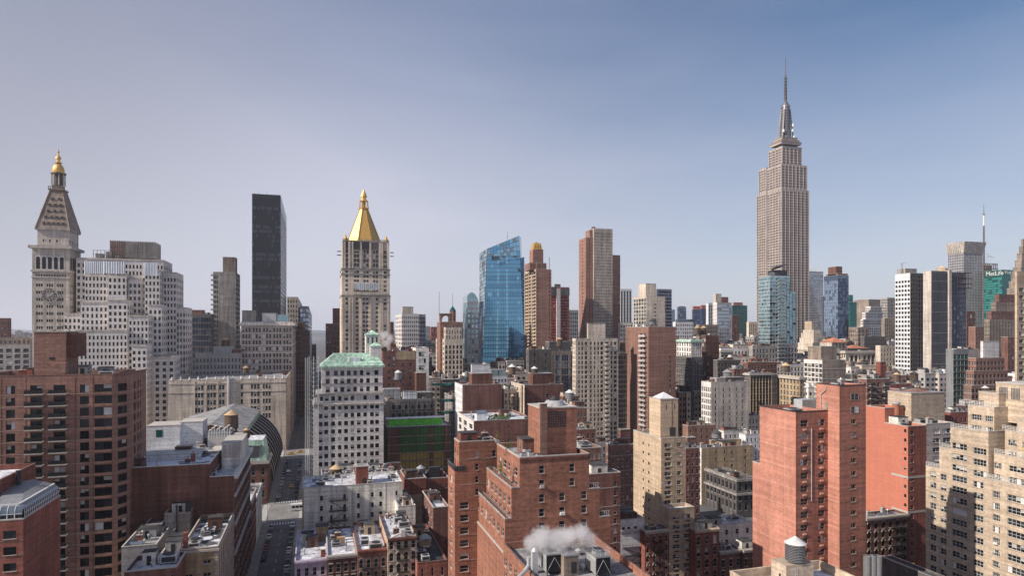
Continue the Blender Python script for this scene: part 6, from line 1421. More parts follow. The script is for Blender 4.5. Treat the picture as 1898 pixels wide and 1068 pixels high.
simple('apartment_building','white tower with dark vertical stripes right of the brown slab','R',(1147,1150,1171),536,900,'white_panel',E=W(4,6,.5,.9,gl='black',st=''),d=20,pents=((1166,1176,540,'stone_dark',3,12),))
simple('apartment_building','small cream block below the dark striped tower','R',(1146,1150,1173),598,650,'white_stone',E=W(5,8,.45,.5),d=20)
simple('apartment_building','pale blank faced tower with a glazed sunlit side and red roof box','R',(1174,1198,1233),549,620,'limestone_warm',E=dict(px=[(1213,1216)],fp=7,hf=.35,t=2,gl='std',stuff=1,st=''),S=W(5,7,.7,.7,gl='sky',st=''),clut=4,pents=((1184,1216,526,'limestone_warm',2,14),))
simple('apartment_building','grey banded tower peeking right of the pale blank faced one','R',(1218,1221,1245),536,700,'concrete',E=W(5,6.2,.8,.5,gl='navy',st=''),d=20)
simple('office_building','tiny blue glass tower on the skyline left of the twin teal one','R',(1244,1245,1251),574,1800,'curtain_steel2',d=30)
simple('office_building','distant teal blue glass tower with a stepped top','R',(1255,1257,1272),569,1700,'curtain_steel2',E=W(4,5,.8,.8,gl='navy',st=''),d=30,pents=((1259,1270,568,'curtain_navy',2,14),))
simple('office_building','low blue grey glass block under the distant teal towers','R',(1252,1256,1286),592,1300,'curtain_steel2',E=W(7,5,.8,.8,gl='navy',st=''),d=30)
simple('office_building','navy glass tower with an orange wrapped crown, left one of the pair','R',(1283,1285,1299),574,1500,'curtain_navy',E=W(4,5,.8,.6,gl='navy',st=''),d=30,pents=((1285,1299,568,'orange_panel',-1,28),))
simple('office_building','navy glass tower with an orange wrapped crown, right one of the pair','R',(1299,1300,1312),572,1400,'curtain_navy',E=W(4,5,.8,.6,gl='navy',st=''),d=30,pents=((1300,1312,566,'orange_panel',-1,28),))
simple('apartment_building','blue grey balcony tower with a pale core and domed roof tanks','R',(1321,1329,1356),561,780,'concrete',E=W(6,6.5,.85,.55,gl='steel',st=''),S=dict(n=2,fp=6.5,wf=.2,hf=.5,gl='sky',wall='limestone_pale'),pents=((1321,1337,545,'limestone',3,14),(1337,1350,551,'brick_plum',3,8)))
simple('apartment_building','pale narrow wing on the left of the blue grey balcony tower','R',(1311,1313,1322),562,800,'white_panel',E=W(2,6.5,.7,.6,gl='steel',st=''),d=20)
simple('office_building','dark teal glass tower with a red roof stripe','R',(1356,1358,1385),566,1250,'curtain_teal',E=W(5,5,.8,.8,gl='tealdark',st=''),d=30,pents=((1360,1377,561,'terracotta',2,10),))
simple('apartment_building','red brown slab in front of the dark teal tower','R',(1355,1357,1370),584,950,'brick_plum',E=W(3,7,.4,.5),d=20)
simple('apartment_building','cream ribbed mid rise left of the skyscraper foot','R',(1385,1388,1405),597,900,'limestone_warm',E=W(5,7,.4,.7,gl='black'),d=20)
simple('office_building','grey white panelled mid rise behind the green corniced block','R',(1247,1252,1285),597,820,'white_panel',E=W(8,7,.5,.5),d=20)
simple('apartment_building','brown mid rise in the row before the orange crowned towers','R',(1290,1296,1330),602,760,'stone_brown',E=W(7,7,.5,.5,gl='black'),d=20)
simple('office_building','cream ornate corner block with arched top storeys and a green cornice','R',(1254,1281,1300),630,450,'white_stone',E=W(5,9.5,.5,.65,gl='black'),S=W(6,9.5,.45,.6,gl='black'),cop='green_copper',corn=1.4,clut=5)
simple('office_building','sooty dark lower block under the cream ornate corner','R',(1253,1282,1302),662,425,'stone_dark',E=W(4,10,.5,.6,gl='black'),S=W(8,10,.5,.6,gl='black'))
simple('office_building','dark brown tower with a narrow column of pale windows','R',(1301,1308,1333),622,470,'brick_dark',E=dict(px=[(1311,1314),(1328,1330)],fp=9,hf=.5,gl='std',stuff=1),S=W(2,9,.5,.6,gl='mixed'),clut=4)
tank(1292,604,624,455,5.5,'left dark barrel tank of the pair above the dark brown tower',leg=.2)
tank(1304,604,624,458,5.5,'right dark barrel tank of the pair above the dark brown tower',leg=.2)
simple('office_building','grey stone block with tall arched windows near the white roofs','R',(1333,1336,1357),650,520,'stone_grey',E=W(3,14,.5,.7,gl='black'),d=20,corn=1.2)
b=Bld('loft_building','greige brick loft with sunlit end and columns of dark windows')
b.box('R',(1300,1318,1388),709,345,wall='limestone',E=dict(px=[(1325,1328),(1340,1342.5),(1352,1354.5),(1365,1367.5),(1376,1378.5)],fp=11.3,hf=.55,t=1.0,gl='black',stuff=1),S=dict(n=5,wf=.6,fp=11.3,hf=.6,t=.9,gl='std',wall='white_stone',st='h'),clut=9)
b.pent(1345,1385,700,wall='stone_dark',dy=4,d=9); b.pent(1328,1339,702,wall='concrete',dy=1,d=6); b.done()
tank(1348,684,705,360,8,'dark round tank on the greige brick loft',wood=False,cone='tank_grey')
simple('office_building','dark loft with thin pale piers right of the greige one','R',(1387,1390,1430),692,372,'stone_dark',E=W(7,11,.7,.8,gl='black',pil=(.35,.3),pm='tan_dull'),clut=7,d=24,corn=1.0)
simple('loft_building','straw coloured brick loft with small square windows and a heavy cornice','R',(1439,1482,1490),699,385,'tan_dull',E=W(1,11,.3,.5),S=W(7,11,.42,.55,gl='black'),clut=6,corn=1.3)
simple('loft_building','dark recess block left of the straw coloured loft','R',(1425,1431,1441),694,400,'stone_dark',E=W(2,11,.4,.5,gl='black'),d=20)
# skyscraper
b=Bld('skyscraper','towering setback limestone skyscraper with a silver mast and antenna','tower')
sa=870; Yk=Yof(1449,sa)
def esb(abc,yt,z0y,nE,nS,Y=None,d=None):
    Yq_=Y or Yk; b.box('R',abc,yt,Y=Yq_,d=d,z0=0 if z0y is None else zat(abc[1],z0y,Yq_),wall='esb_stone',E=dict(n=(nE+1)//2,g=2,gg=.16,fp=5.0,wf=.62,hf=.6,t=.8,gl='black',stuff=1,st='',sill=0,bars=0,pil=(1.2,.3),pm='esb_stone'),S=dict(n=(nS+1)//2,g=2,gg=.16,fp=5.0,wf=.6,hf=.6,t=.8,gl='black',stuff=1,st='',sill=0,bars=0,pil=(1.0,.6),pm='esb_stone') if nS else None,par=.3)
esb((1422,1449,1499.5),350,None,14,9)
esb((1422,1448.5,1496),303,350,13,9)
esb((1425,1450,1486),270,303,10,8,Y=Yk+4)
esb((1403,1420.5,1432),357,None,3,8,Y=Yk*1.045)
esb((1407,1420.5,1432),310,357,3,6,Y=Yk*1.045)
x0,x1,y0,y1=ratio(1425)*(Yk+6),ratio(1486)*(Yk+6),Yk+4,Yk+30
xc_,yc_=ratio(1456)*(Yk+14),Yk+14; sm=fwd(1456,Yk+14)
def zm(y): return H-(y-CY)*sm/F
def rpx(p): return p*sm/F
mb=MB()
for r_,ya_,yb_ in ((22,270,266),(19,266,262),(16.5,262,257)): mb.box(xc_-rpx(r_),xc_+rpx(r_),yc_-rpx(r_)*.7,yc_+rpx(r_)*.7,zm(ya_)-1,zm(yb_),'esb_stone'); mb.box(xc_-rpx(r_)-.5,xc_+rpx(r_)+.5,yc_-rpx(r_)*.7-.5,yc_+rpx(r_)*.7+.5,zm(yb_)-1.2,zm(yb_)-.3,'stone_brown')
mb.build('observation_deck',b.root)
mat('mast_metal',(.24,.235,.25),rough=.4,metal=.7,patch=.1,streak=.2)
mb=MB(); mb.lathe(xc_,yc_,[(rpx(10),zm(257)),(rpx(8.5),zm(235)),(rpx(7.4),zm(212)),(rpx(7.0),zm(200))],'mast_metal',16)
mb.lathe(xc_,yc_,[(rpx(7.8),zm(200)),(rpx(7.8),zm(196)),(rpx(6.5),zm(195)),(rpx(4.5),zm(191)),(rpx(2.5),zm(188))],'mast_metal',16)
for sx_,sy_ in ((-1,-1),(1,-1),(-1,1),(1,1)):
    p=[(xc_+sx_*rpx(12),yc_+sy_*rpx(6),zm(257)),(xc_+sx_*rpx(8.5),yc_+sy_*rpx(5),zm(225)),(xc_+sx_*rpx(6.5),yc_+sy_*rpx(4),zm(203))]
    for u,v_ in zip(p,p[1:]): mb.bar(u,v_,rpx(1.5),'mast_metal')
for k in range(10):
    z=zm(252-k*5); rr_=rpx(9.6-k*.24); mb.cyl(xc_,yc_,z,z+1.2,rr_+.2,rr_+.2,'stone_dark',16,False)
mb.build('mast',b.root)
mb=MB(); mb.cyl(xc_,yc_,zm(188),zm(160),rpx(2.4),rpx(2.0),'stone_dark',8); mb.cyl(xc_,yc_,zm(160),zm(138),rpx(1.9),rpx(1.4),'stone_dark',8); mb.cyl(xc_,yc_,zm(138),zm(106),rpx(.8),rpx(.35),'stone_dark',6)
for y in (182,176,170,164,158,152,146): mb.cyl(xc_,yc_,zm(y),zm(y)+.9,rpx(3),rpx(3),'steel_dark',8)
mb.build('antenna',b.root); 
for i,(dx,dz) in enumerate(((12,258),(9,246),(-11,248),(10,236))):
    mb=MB(); mb.cyl(xc_+rpx(dx),yc_-6,zm(dz),zm(dz)+4,1.6,1.2,'frame_white',8); mb.build('dish_antenna',b.root)
b.done()
b=Bld('apartment_building','pale green glass apartment tower with a dark roof canopy before the skyscraper','tower')
sa=600
b.box('R',(1406,1427,1464),511,sa,wall='curtain_aqua2',E=dict(n=7,wf=.88,fp=6.6,hf=.72,t=.5,gl='aqua',stuff=1,st='',sill=0,dep=.5),S=dict(n=7,wf=.72,fp=6.6,hf=.62,t=.6,gl='aqua',stuff=1,st='',sill=0,wall='curtain_aqua2'),belt=1,bm='white_panel',roof='concrete'); L0=b.last
b.box('R',None,0,xy=(L0[1]+.001,ratio(1475.5)*L0[2],L0[2],L0[2]+18),z1=zat(1470,541,L0[2]),z0=0,wall='curtain_aqua',E=dict(n=2,wf=.85,fp=6.6,hf=.7,gl='aqua',stuff=1,st='',sill=0,dep=.5))
mb=MB(); z=L0[5]-4
while z>10: mb.box(ratio(1441)*L0[2],ratio(1455)*L0[2],L0[2]-1.6,L0[2]-.01,z,z+.6,'coping'); mb.box(ratio(1441)*L0[2],ratio(1455)*L0[2],L0[2]-1.6,L0[2]-1.5,z+.6,z+1.6,'curtain_aqua'); z-=6.6*sa/F
mb.build('balcony',b.root,'stuff')
z=L0[5]; xa,xb_=ratio(1436)*(L0[2]+4),ratio(1458)*(L0[2]+4); mb=MB(); mb.box(xa,xb_,L0[2]+4,L0[2]+14,z-1,zat(1440,500,L0[2]),'concrete_dark'); mb.bar((xa-3,L0[2]+4,z+6),(xb_-2,L0[2]+8,z+10.5),.9,'steel_dark'); mb.poly([(xa-5,L0[2]+2,z+8),(xb_-1,L0[2]+2,z+11),(xb_-1,L0[2]+13,z+11),(xa-5,L0[2]+13,z+8)],'concrete_dark'); mb.poly([(xa-5,L0[2]+2,z+7.6),(xb_-1,L0[2]+2,z+10.3),(xb_-1,L0[2]+2,z+11),(xa-5,L0[2]+2,z+8)],'steel_dark'); mb.build('roof_canopy',b.root); b.done()
b=Bld('office_building','grey banded tower with a spiky roof right of the skyscraper','tower')
b.box('R',(1497,1500,1526),503,1050,wall='concrete',E=W(9,4.6,.8,.55,gl='steel',st='',stuff=1),d=25); L0=b.last
mb=MB()
for i in range(12): x=L0[0]+(L0[1]-L0[0])*i/11; mb.bar((x,L0[2]+3,L0[5]),(x,L0[2]+3,L0[5]+(6 if i%3 else 10)),.35,'steel_pale')
mb.bar((L0[0]+6,L0[2]+5,L0[5]),(L0[0]+6,L0[2]+5,L0[5]+26),.25,'steel_pale'); mb.build('roof_mast',b.root,'stuff'); b.done()
simple('office_building','darker half of the banded tower beside the blue slab','R',(1525,1526,1534),549,1000,'concrete_dark',E=W(3,4.6,.8,.5,gl='navy',st=''),d=25)
b=Bld('glass_tower','smooth blue grey glass slab with a dark box on its roof','tower')
b.box('R',(1527,1553,1573),510,820,wall='curtain_steel2',E=dict(n=8,wf=.92,fp=6,hf=.85,gl='navy',t=1,stuff=1,st='',sill=0,dep=.1),S=dict(n=8,wf=.95,fp=6,hf=.92,gl='steel',t=1.6,stuff=1,st='',sill=0,dep=.1),roof='concrete_dark'); L0=b.last
b.pent(1537,1561,494,wall='brick_dark',dy=3,d=14); b.pent(1532,1573,507,wall='brick_pink',dy=1,d=20); b.done()
simple('office_building','dark teal banded block right of the blue grey slab','R',(1572,1575,1588),560,900,'curtain_teal',E=W(4,6,.9,.5,gl='tealdark',st=''),d=25,pents=((1574,1581,547,'curtain_teal',2,8),))
simple('office_building','wide taupe office slab on the right skyline','R',(1583,1610,1632),555,1300,'stone_brown',E=W(9,4,.8,.4),S=None)
b=Bld('office_building','white wedding cake setback block below the taupe slab')
for i,(a,bb,c,yt,zy) in enumerate(((1592,1612,1640,606,None),(1595,1612,1638,592,606),(1598,1613,1636,579,592),(1604,1614,1634,568,579))):
    Yk_=Yof(1612,1000)+i*5; b.box('R',(a,bb,c),yt,Y=Yk_,z0=0 if zy is None else zat(bb,zy,Yk_),wall='white_stone',E=W(8,4.5,.5,.5,stuff=1),S=W(7,4.5,.5,.5,stuff=1),par=.3,cop='white_stone')
b.done()
simple('office_building','grey setback tower left of the white gridded tower','R',(1633,1645,1662),552,1100,'stone_grey',E=W(6,5,.6,.6),S=W(5,5,.5,.5))
simple('apartment_building','olive brown slab below the grey setback tower','R',(1637,1640,1657),590,800,'stone_brown',E=W(5,7,.5,.6,gl='black'),d=20)
# ziggurat
b=Bld('office_building','cream and brown ziggurat with stepped sides and a square crown tower')
for i,(a,bb,c,yt,zy) in enumerate(((1475,1508,1529,655,None),(1477,1508,1528,645,655),(1479,1508,1526.5,636,645),(1482,1508,1525,627,636),(1485,1508,1523,618,627),(1488,1508,1521,612,618))):
    Yk_=Yof(1508,640)+i*2.4; b.box('R',(a,bb,c),yt,Y=Yk_,z0=0 if zy is None else zat(bb,zy,Yk_),wall='limestone_warm',E=W(6,7,.45,.6,stuff=1,gl='black'),S=W(8,7,.45,.6,stuff=1,gl='black'),par=.4,cop='limestone_pale')
b.pent(1489,1506,596,wall='brick_tan',dy=3,d=10); b.done()
b=Bld('office_building','beige arcaded block with two orange tiled pyramid roofs')
b.box('R',(1551,1567,1622),651,560,wall='limestone_warm',E=W(7,13,.5,.82,gl='black',st='v',pil=(1.0,.4),pm='limestone'),S=W(4,10,.5,.6,gl='black'),corn=1.6,clut=4); L0=b.last
for (a,c,yt,ye,dy) in ((1541,1573,626,635,4),(1577,1612,640,646,8)):
    Yk_=L0[2]+dy; xa,xb_=ratio(a)*Yk_,ratio(c)*Yk_; ze,zp=zat(a,ye,Yk_),zat(a,yt,Yk_); mb=MB(); w_=(xb_-xa); mb.box(xa+1,xb_-1,Yk_+1,Yk_+w_*.8,L0[5]-2,ze,'limestone',False)
    for i in range(4): mb.box(xa+2+i*(w_-4)/4,xa+2+i*(w_-4)/4+1.6,Yk_+.9,Yk_+.999,ze-5,ze-1,'stone_dark')
    mb.cyl((xa+xb_)/2,Yk_+w_*.4,ze,zp,w_*.66,.3,'terracotta',4,rot=R(45)); mb.build('tiled_roof_tower',b.root)
b.done()
simple('loft_building','rough brown block with a taller left part behind the orange tiles','R',(1573,1590,1610),607,700,'stone_brown',E=W(3,8,.4,.5),S=W(5,8,.45,.6))
simple('loft_building','wide sooty loft block behind the arcaded one','R',(1598,1602,1640),624,680,'stone_dark',E=W(9,8,.4,.5,gl='black'),d=22)
simple('apartment_building','sand and orange painted walk up beside the white gridded tower','R',(1626,1632,1659),641,540,'limestone_warm',E=W(5,9,.35,.5,gl='black'),d=20)
b=Bld('apartment_building','beige gridded balcony block with a blank brown flank')
b.box('R',(1490,1524,1567),668,420,wall='stone_brown',S=dict(n=5,wf=.78,fp=9,hf=.7,t=.8,gl='mixed',st='v',stuff=1,dep=.6,wall='white_stone',sill=0),E=None,belt=1,bm='coping',clut=5); b.pent(1522,1551,643,wall='stone_brown',dy=3,d=12); L0=b.last
for i in range(5): b.ring(L0[0],L0[1],L0[2],L0[2]+1,L0[5]-6-i*6.5,.4,.15,'coping')
b.done()
# low white roofed mass between
rr=random.Random(5)
low=[('pale flat roofed loft row, nearest the arched stone block',1336,1392,646,560,'white_stone'),('grey columned loft front behind the straw loft',1395,1437,642,560,'stone_grey'),('long grey loft roof beside the ziggurat',1430,1478,640,600,'concrete'),('brown tiled roof loft above the dark piered one',1386,1440,672,430,'brick_dark'),('low white roofed loft left of the balcony block',1440,1490,676,450,'white_stone'),('cream low loft with round roof vents',1355,1395,662,500,'limestone_warm'),('red roofed walk up in the loft cluster',1360,1388,684,410,'brick_plum'),('sooty loft row behind the greige brick loft',1330,1370,668,450,'stone_dark')]
for lb,a,c,yt,ss,wl in low: simple('loft_building',lb,'R',(a-2,a,c),yt,ss,wl,E=W(max(3,int((c-a)/6)),10,.45,.55,gl='black'),d=26,clut=14,roof=rr.choice(['roof_white','roof_grey']))
tank(1456,672,690,430,8,'tan domed round tank among the white loft roofs',cone='wood_cone',leg=.1)
# ---- gridded white tower and grey slab
b=Bld('office_building','white gridded tower with square dark windows and a charcoal flank','tower')
sa=520
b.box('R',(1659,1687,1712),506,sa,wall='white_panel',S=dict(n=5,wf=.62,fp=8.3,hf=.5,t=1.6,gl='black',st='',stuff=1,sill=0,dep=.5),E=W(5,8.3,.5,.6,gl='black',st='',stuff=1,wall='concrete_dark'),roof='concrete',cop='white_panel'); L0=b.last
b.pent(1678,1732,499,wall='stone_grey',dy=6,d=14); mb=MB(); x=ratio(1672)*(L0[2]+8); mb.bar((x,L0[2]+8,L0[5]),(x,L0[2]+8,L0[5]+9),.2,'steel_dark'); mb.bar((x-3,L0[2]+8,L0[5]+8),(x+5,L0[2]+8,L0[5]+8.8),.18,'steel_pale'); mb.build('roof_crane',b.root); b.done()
b=Bld('office_building','windowless ribbed charcoal slab with two pale edge strips','tower')
sa=500
b.box('R',(1711,1726,1756),502,sa,wall='concrete_dark',S=dict(n=1,wf=.01,fp=8,hf=.01,wall='limestone'),E=None,roof='concrete'); L0=b.last
for i in range(14): x=L0[0]+(L0[1]-L0[0])*(i+.5)/14; b.pil.box(x-.3,x+.3,L0[2]-.4,L0[2]-.001,0,L0[5]-1,'concrete_dark')
z=L0[5]-8
while z>5: b.belt.box(L0[0],L0[1],L0[2]-.45,L0[2]-.401,z,z+.25,'concrete'); z-=8
b.box('R',None,0,xy=(L0[1]+.001,ratio(1761)*L0[2],L0[2]-1.5,L0[2]+16),z1=L0[5]+.5,z0=0,wall='limestone')
b.box('R',None,0,xy=(ratio(1761)*L0[2]+.001,ratio(1791)*L0[2],L0[2],L0[2]+16),z1=zat(1770,505,L0[2]),z0=0,wall='concrete_dark',E=W(5,8.5,.6,.6,gl='navy',st='',stuff=1))
mb=MB(); xa=ratio(1770)*L0[2]; xb_=ratio(1797)*L0[2]
for i in range(5):
    for zq_ in (506,516,526,534): mb.bar((xa+i*(xb_-xa)/4,L0[2]-2,zat(1770,536,L0[2])),(xa+i*(xb_-xa)/4,L0[2]-2,zat(1770,506,L0[2])),.2,'brick_plum'); mb.bar((xa,L0[2]-2,zat(1770,zq_,L0[2])),(xb_,L0[2]-2,zat(1770,zq_,L0[2])),.25,'brick_plum')
mb.build('scaffold',b.root); mb=MB(); x=ratio(1746)*(L0[2]+6); mb.cyl(x,L0[2]+6,L0[5],L0[5]+2.6,3.8,3.8,'brick_tan',16); mb.cyl(x,L0[2]+6,L0[5]+2.6,L0[5]+5,4,.3,'brick_tan',16); mb.build('round_tank',b.root); b.done()
# crown tower
b=Bld('office_building','grey tower with a flared finned crown behind the charcoal slab','tower')
sa=1000; Yk=Yof(1782,sa)
b.box('R',(1757,1786,1821),463,Y=Yk,wall='concrete',E=W(12,5.0,.42,.6,gl='navy',st='',stuff=1,sill=0),S=W(9,5.0,.5,.6,gl='navy',st='',stuff=1,sill=0)); L0=b.last
mb=MB(); z0_=L0[5]-1; z1_=zat(1786,448,Yk)
for i in range(15):
    t=i/14; x=L0[0]+(L0[1]-L0[0])*t; ex=(t-.5)*3; mb.poly([(x-1,L0[2]-.6,z0_-4),(x+1.2,L0[2]-.6,z0_-4),(x+1.6+ex,L0[2]-4,z1_),(x-1.3+ex,L0[2]-4,z1_)],'limestone'); mb.poly([(x+1.2,L0[2]-.6,z0_-4),(x+1.2,L0[2]+2,z0_-4),(x+1.6+ex,L0[2]+2,z1_),(x+1.6+ex,L0[2]-4,z1_)],'stone_grey'); mb.poly([(x-1,L0[2]+2,z0_-4),(x-1,L0[2]-.6,z0_-4),(x-1.3+ex,L0[2]-4,z1_),(x-1.3+ex,L0[2]+2,z1_)],'limestone')
for i in range(10):
    y=L0[2]+(L0[3]-L0[2])*i/9; mb.poly([(L0[0]-.6,y+1,z0_-4),(L0[0]-.6,y-1,z0_-4),(L0[0]-3.5,y-1.3,z1_),(L0[0]-3.5,y+1.3,z1_)],'limestone'); mb.poly([(L0[0]-.6,y-1,z0_-4),(L0[0]+2,y-1,z0_-4),(L0[0]+2,y-1.3,z1_),(L0[0]-3.5,y-1.3,z1_)],'stone_grey')
mb.box(L0[0]+1,L0[1]-1,L0[2]+1,L0[3]-1,z0_,z1_-4,'stone_dark',False); mb.build('crown_fins',b.root); b.done()
# glass spire tower behind
b=Bld('office_tower','slim dark spire with a white collar on a scaffold topped tower','tower')
sa=1350; x,y,_=at(1827,sa); b.root.location=(x,y,0)
zz=lambda p: H-(p-CY)*sa/F; pr=lambda p:p*sa/F
mb=MB(); mb.box(x-pr(5),x+pr(16),y,y+40,0,zz(492),'stone_dark'); mb.build('wall',b.root)
mb=MB(); mb.cyl(x,y+4,zz(492),zz(418),pr(1.9),pr(1.2),'stone_dark',8); mb.cyl(x,y+4,zz(418),zz(398),pr(1.5),pr(1.3),'frame_white',8); mb.cyl(x,y+4,zz(398),zz(396),pr(1.8),pr(1.8),'stone_dark',8); mb.cyl(x,y+4,zz(396),zz(378),pr(.5),pr(.25),'stone_dark',6); mb.build('spire',b.root)
mb=MB()
for i in range(7):
    xa=x-pr(3)+pr(32)*i/7; mb.bar((xa,y-2,zz(500)),(xa+pr(2.5),y-2,zz(488)),pr(.5),'stone_dark'); mb.bar((xa+pr(2.5),y-2,zz(500)),(xa,y-2,zz(488)),pr(.5),'brick_plum')
for yv in (478,484,472): mb.bar((x-pr(1),y-2,zz(yv)),(x+pr(6),y-2,zz(yv-1)),pr(.5),'steel_pale')
mb.bar((x+pr(11),y-2,zz(492)),(x+pr(11),y-2,zz(473)),pr(.5),'steel_pale'); mb.bar((x+pr(2),y-2,zz(474)),(x+pr(20),y-2,zz(478)),pr(.4),'steel_pale'); mb.build('roof_crane',b.root); b.done()
# teal tower with sign
b=Bld('office_building','bright teal glass block with white lettering on its roof band','tower')
sa=980; Yk=Yof(1857,sa)
b.box('R',(1824,1857,1884),500,Y=Yk,wall='curtain_teal',S=dict(n=9,wf=.9,fp=4.4,hf=.62,t=3.3,gl='teal',stuff=1,st='',sill=0,dep=.1),E=dict(n=9,wf=.9,fp=4.4,hf=.62,t=3.3,gl='tealdark',stuff=1,st='',sill=0,dep=.1),roof='concrete_dark'); L0=b.last
def text(s,loc,rot,size,parent):
    c=bpy.data.curves.new('sign_lettering','FONT'); c.body=s; c.size=size; c.extrude=.15; c.align_x='CENTER'; c.align_y='CENTER'; c.materials.append(MATS['frame_white'])
    tmp=bpy.data.objects.new('tmp',c); COL.objects.link(tmp); bpy.context.view_layer.update(); me=bpy.data.meshes.new_from_object(tmp); bpy.data.objects.remove(tmp); o=bpy.data.objects.new('sign_lettering',me); o['kind']='stuff'; COL.objects.link(o); o.parent=parent; o.location=Vector(loc)-parent.location; o.rotation_euler=rot
text('MetLife',(L0[0]-.6,(L0[2]+L0[3])/2-3,L0[5]-5.0),(R(90),0,R(-90)),9,b.root)
text('MetLife',((L0[0]+L0[1])/2+1,L0[2]-.6,L0[5]-4.4),(R(90),0,0),7,b.root)
b.done()
b=Bld('office_building','brown setback tower with toothed top before the teal block')
for i,(a,bb,c,yt,zy) in enumerate(((1828,1834,1884,592,None),(1832,1838,1884,577,592),(1840,1846,1884,560,577),(1848,1852,1884,546,560))):
    Yk_=Yof(1834,640)+i*5; b.box('R',(a,bb,c),yt,Y=Yk_,d=24-i*3,z0=0 if zy is None else zat(bb,zy,Yk_),wall='brick_plum' if i%2 else 'stone_brown',E=W(9-i,7.5,.4,.6,stuff=1,gl='black'),S=W(3,7.5,.4,.5,stuff=1),par=.5,cop='brick_pink')
b.done()
simple('office_building','dark brown narrow block with ochre trim right of the charcoal slab','R',(1786,1792,1808),577,640,'brick_dark',E=W(3,10,.5,.6,gl='mixed'),d=20,cop='brick_tan')
simple('apartment_building','tiny white block deep behind the crown tower','R',(1804,1806,1822),608,900,'white_stone',E=W(4,7,.5,.5),d=20)
simple('apartment_building','small pink stucco block beside the spire tower foot','R',(1795,1808,1824),606,620,'brick_pink',E=W(3,8,.3,.5),d=20)
b=Bld('office_building','teal grey curtain walled block with a pale party wall')
b.box('R',(1762,1767,1795),648,400,wall='metal_grey',E=dict(n=4,wf=.82,fp=11.5,hf=.7,t=.8,gl='tealdark',st='v',stuff=1),S=None,clut=5,d=20); L0=b.last
b.box('R',None,0,xy=(L0[1]+.001,ratio(1816)*L0[2],L0[2],L0[3]),z1=L0[5],z0=0,wall='pale_brick',E=None,clut=5); b.done()
b=Bld('office_building','pink beige ribbon windowed block stepping up to a blank cream penthouse')
Yk=Yof(1801,380)
b.box('R',(1794,1801,1872),715,Y=Yk,wall='brick_pink',d=22,E=W(11,11.5,.62,.55,gl='black',st=''),S=W(4,11.5,.5,.5),cop='sill_stone',belt=1,bm='sill_stone')
b.box('R',(1797,1805,1868),688,Y=Yk+3,z0=b.last[5]-.9,wall='brick_pink',d=19,E=W(9,11.5,.55,.55,gl='black',st=''),S=W(3,11.5,.5,.5),cop='sill_stone',belt=1,bm='sill_stone')
b.box('R',(1802,1809,1862),664,Y=Yk+5,z0=b.last[5]-.9,wall='brick_pink',d=17,E=W(8,11,.55,.55,gl='black',st=''),S=W(3,11,.5,.5),cop='sill_stone')
b.pent(1822,1858,633,wall='limestone_pale',dy=3,d=9); b.done()
tank(1826,715,741,330,6,'pinkish drum tank with a pale rim below the ribbon windowed block',cone='cone_pale')
simple('loft_building','low red brick loft with white painted windows beside the cream enclosure','R',(1755,1762,1802),765,290,'brick_red',E=W(5,16,.35,.6,gl='mixed'),d=20,clut=9)
simple('loft_building','crowded dark roof with tanks under the ribbon windowed block','R',(1784,1790,1846),752,310,'brick_plum',E=W(7,14,.35,.6),d=26,clut=16)
simple('apartment_building','brown and pink walk up right of the ribbon windowed block','R',(1862,1868,1900),625,500,'brick_plum',E=W(5,10,.4,.5,gl='mixed'),d=20)
b=Bld('apartment_building','tall tan brick tower cut off by the right edge','tower')
b.box('R',(1881,1885,1930),503,230,wall='brick_tan',E=dict(px=[(1889,1897),(1905,1913)],fp=13.7,hf=.55,t=2.2,gl='mixed',st='v'),S=None); b.done()
b=Bld('office_tower','far tapering brown crown at the right edge','tower')
x,y,_=at(1898,900); b.root.location=(x,y,0); mb=MB()
for i in range(9): z0_=H-(560-i*13-CY)*900/F if i else 0; w_=9.5-i*1.0; mb.box(x-w_,x+w_,y,y+2*w_,z0_,H-(547-i*13-CY)*900/F-1,'stone_brown'); mb.box(x-w_-.4,x+w_+.4,y-.4,y+2*w_+.4,H-(547-i*13-CY)*900/F-1,H-(547-i*13-CY)*900/F,'stone_grey')
mb.build('tiered_crown',b.root); b.done()
# red brick balcony complex
b=Bld('apartment_building','red brick and pink bay balcony block with a plain brick bulkhead')
b.box('R',(1600,1607,1650),703,290,wall='brick_pink',E=W(5,11.8,.5,.6,gl='mixed',st='v',ac=.0),S=W(2,11.8,.4,.5),d=16,clut=4,cop='white_stone',belt=1,bm='white_stone'); L0=b.last
mb=MB(); z=L0[5]-3
while z>12:
    for a in (1610,1636): mb.box(ratio(a)*L0[2],ratio(a+9)*L0[2],L0[2]-1.3,L0[2]-.01,z-.2,z,'coping'); mb.box(ratio(a)*L0[2],ratio(a+9)*L0[2],L0[2]-1.3,L0[2]-1.22,z,z+1,'steel_dark')
    z-=11.8*290/F
mb.build('balcony',b.root,'stuff')
b.pent(1632,1667,671,wall='brick_red',dy=2,d=8)
b.box('R',None,0,xy=(L0[1]+.001,ratio(1690)*L0[2],L0[2],L0[3]),z1=zat(1660,712,L0[2]),z0=0,wall='brick_red',E=W(2,11.8,.2,.5),clut=3)
b.box('R',(1662,1667,1722),722,275,wall='brick_red',E=W(4,12.5,.3,.5),d=14,clut=4,roof='roof_tar'); b.done()
tank(1662,690,715,330,6,'dark rooftop tank beside the brick bulkhead')
tank(1694,688,712,345,7,'dark cone topped tank before the white gridded tower',cone='roof_tar')
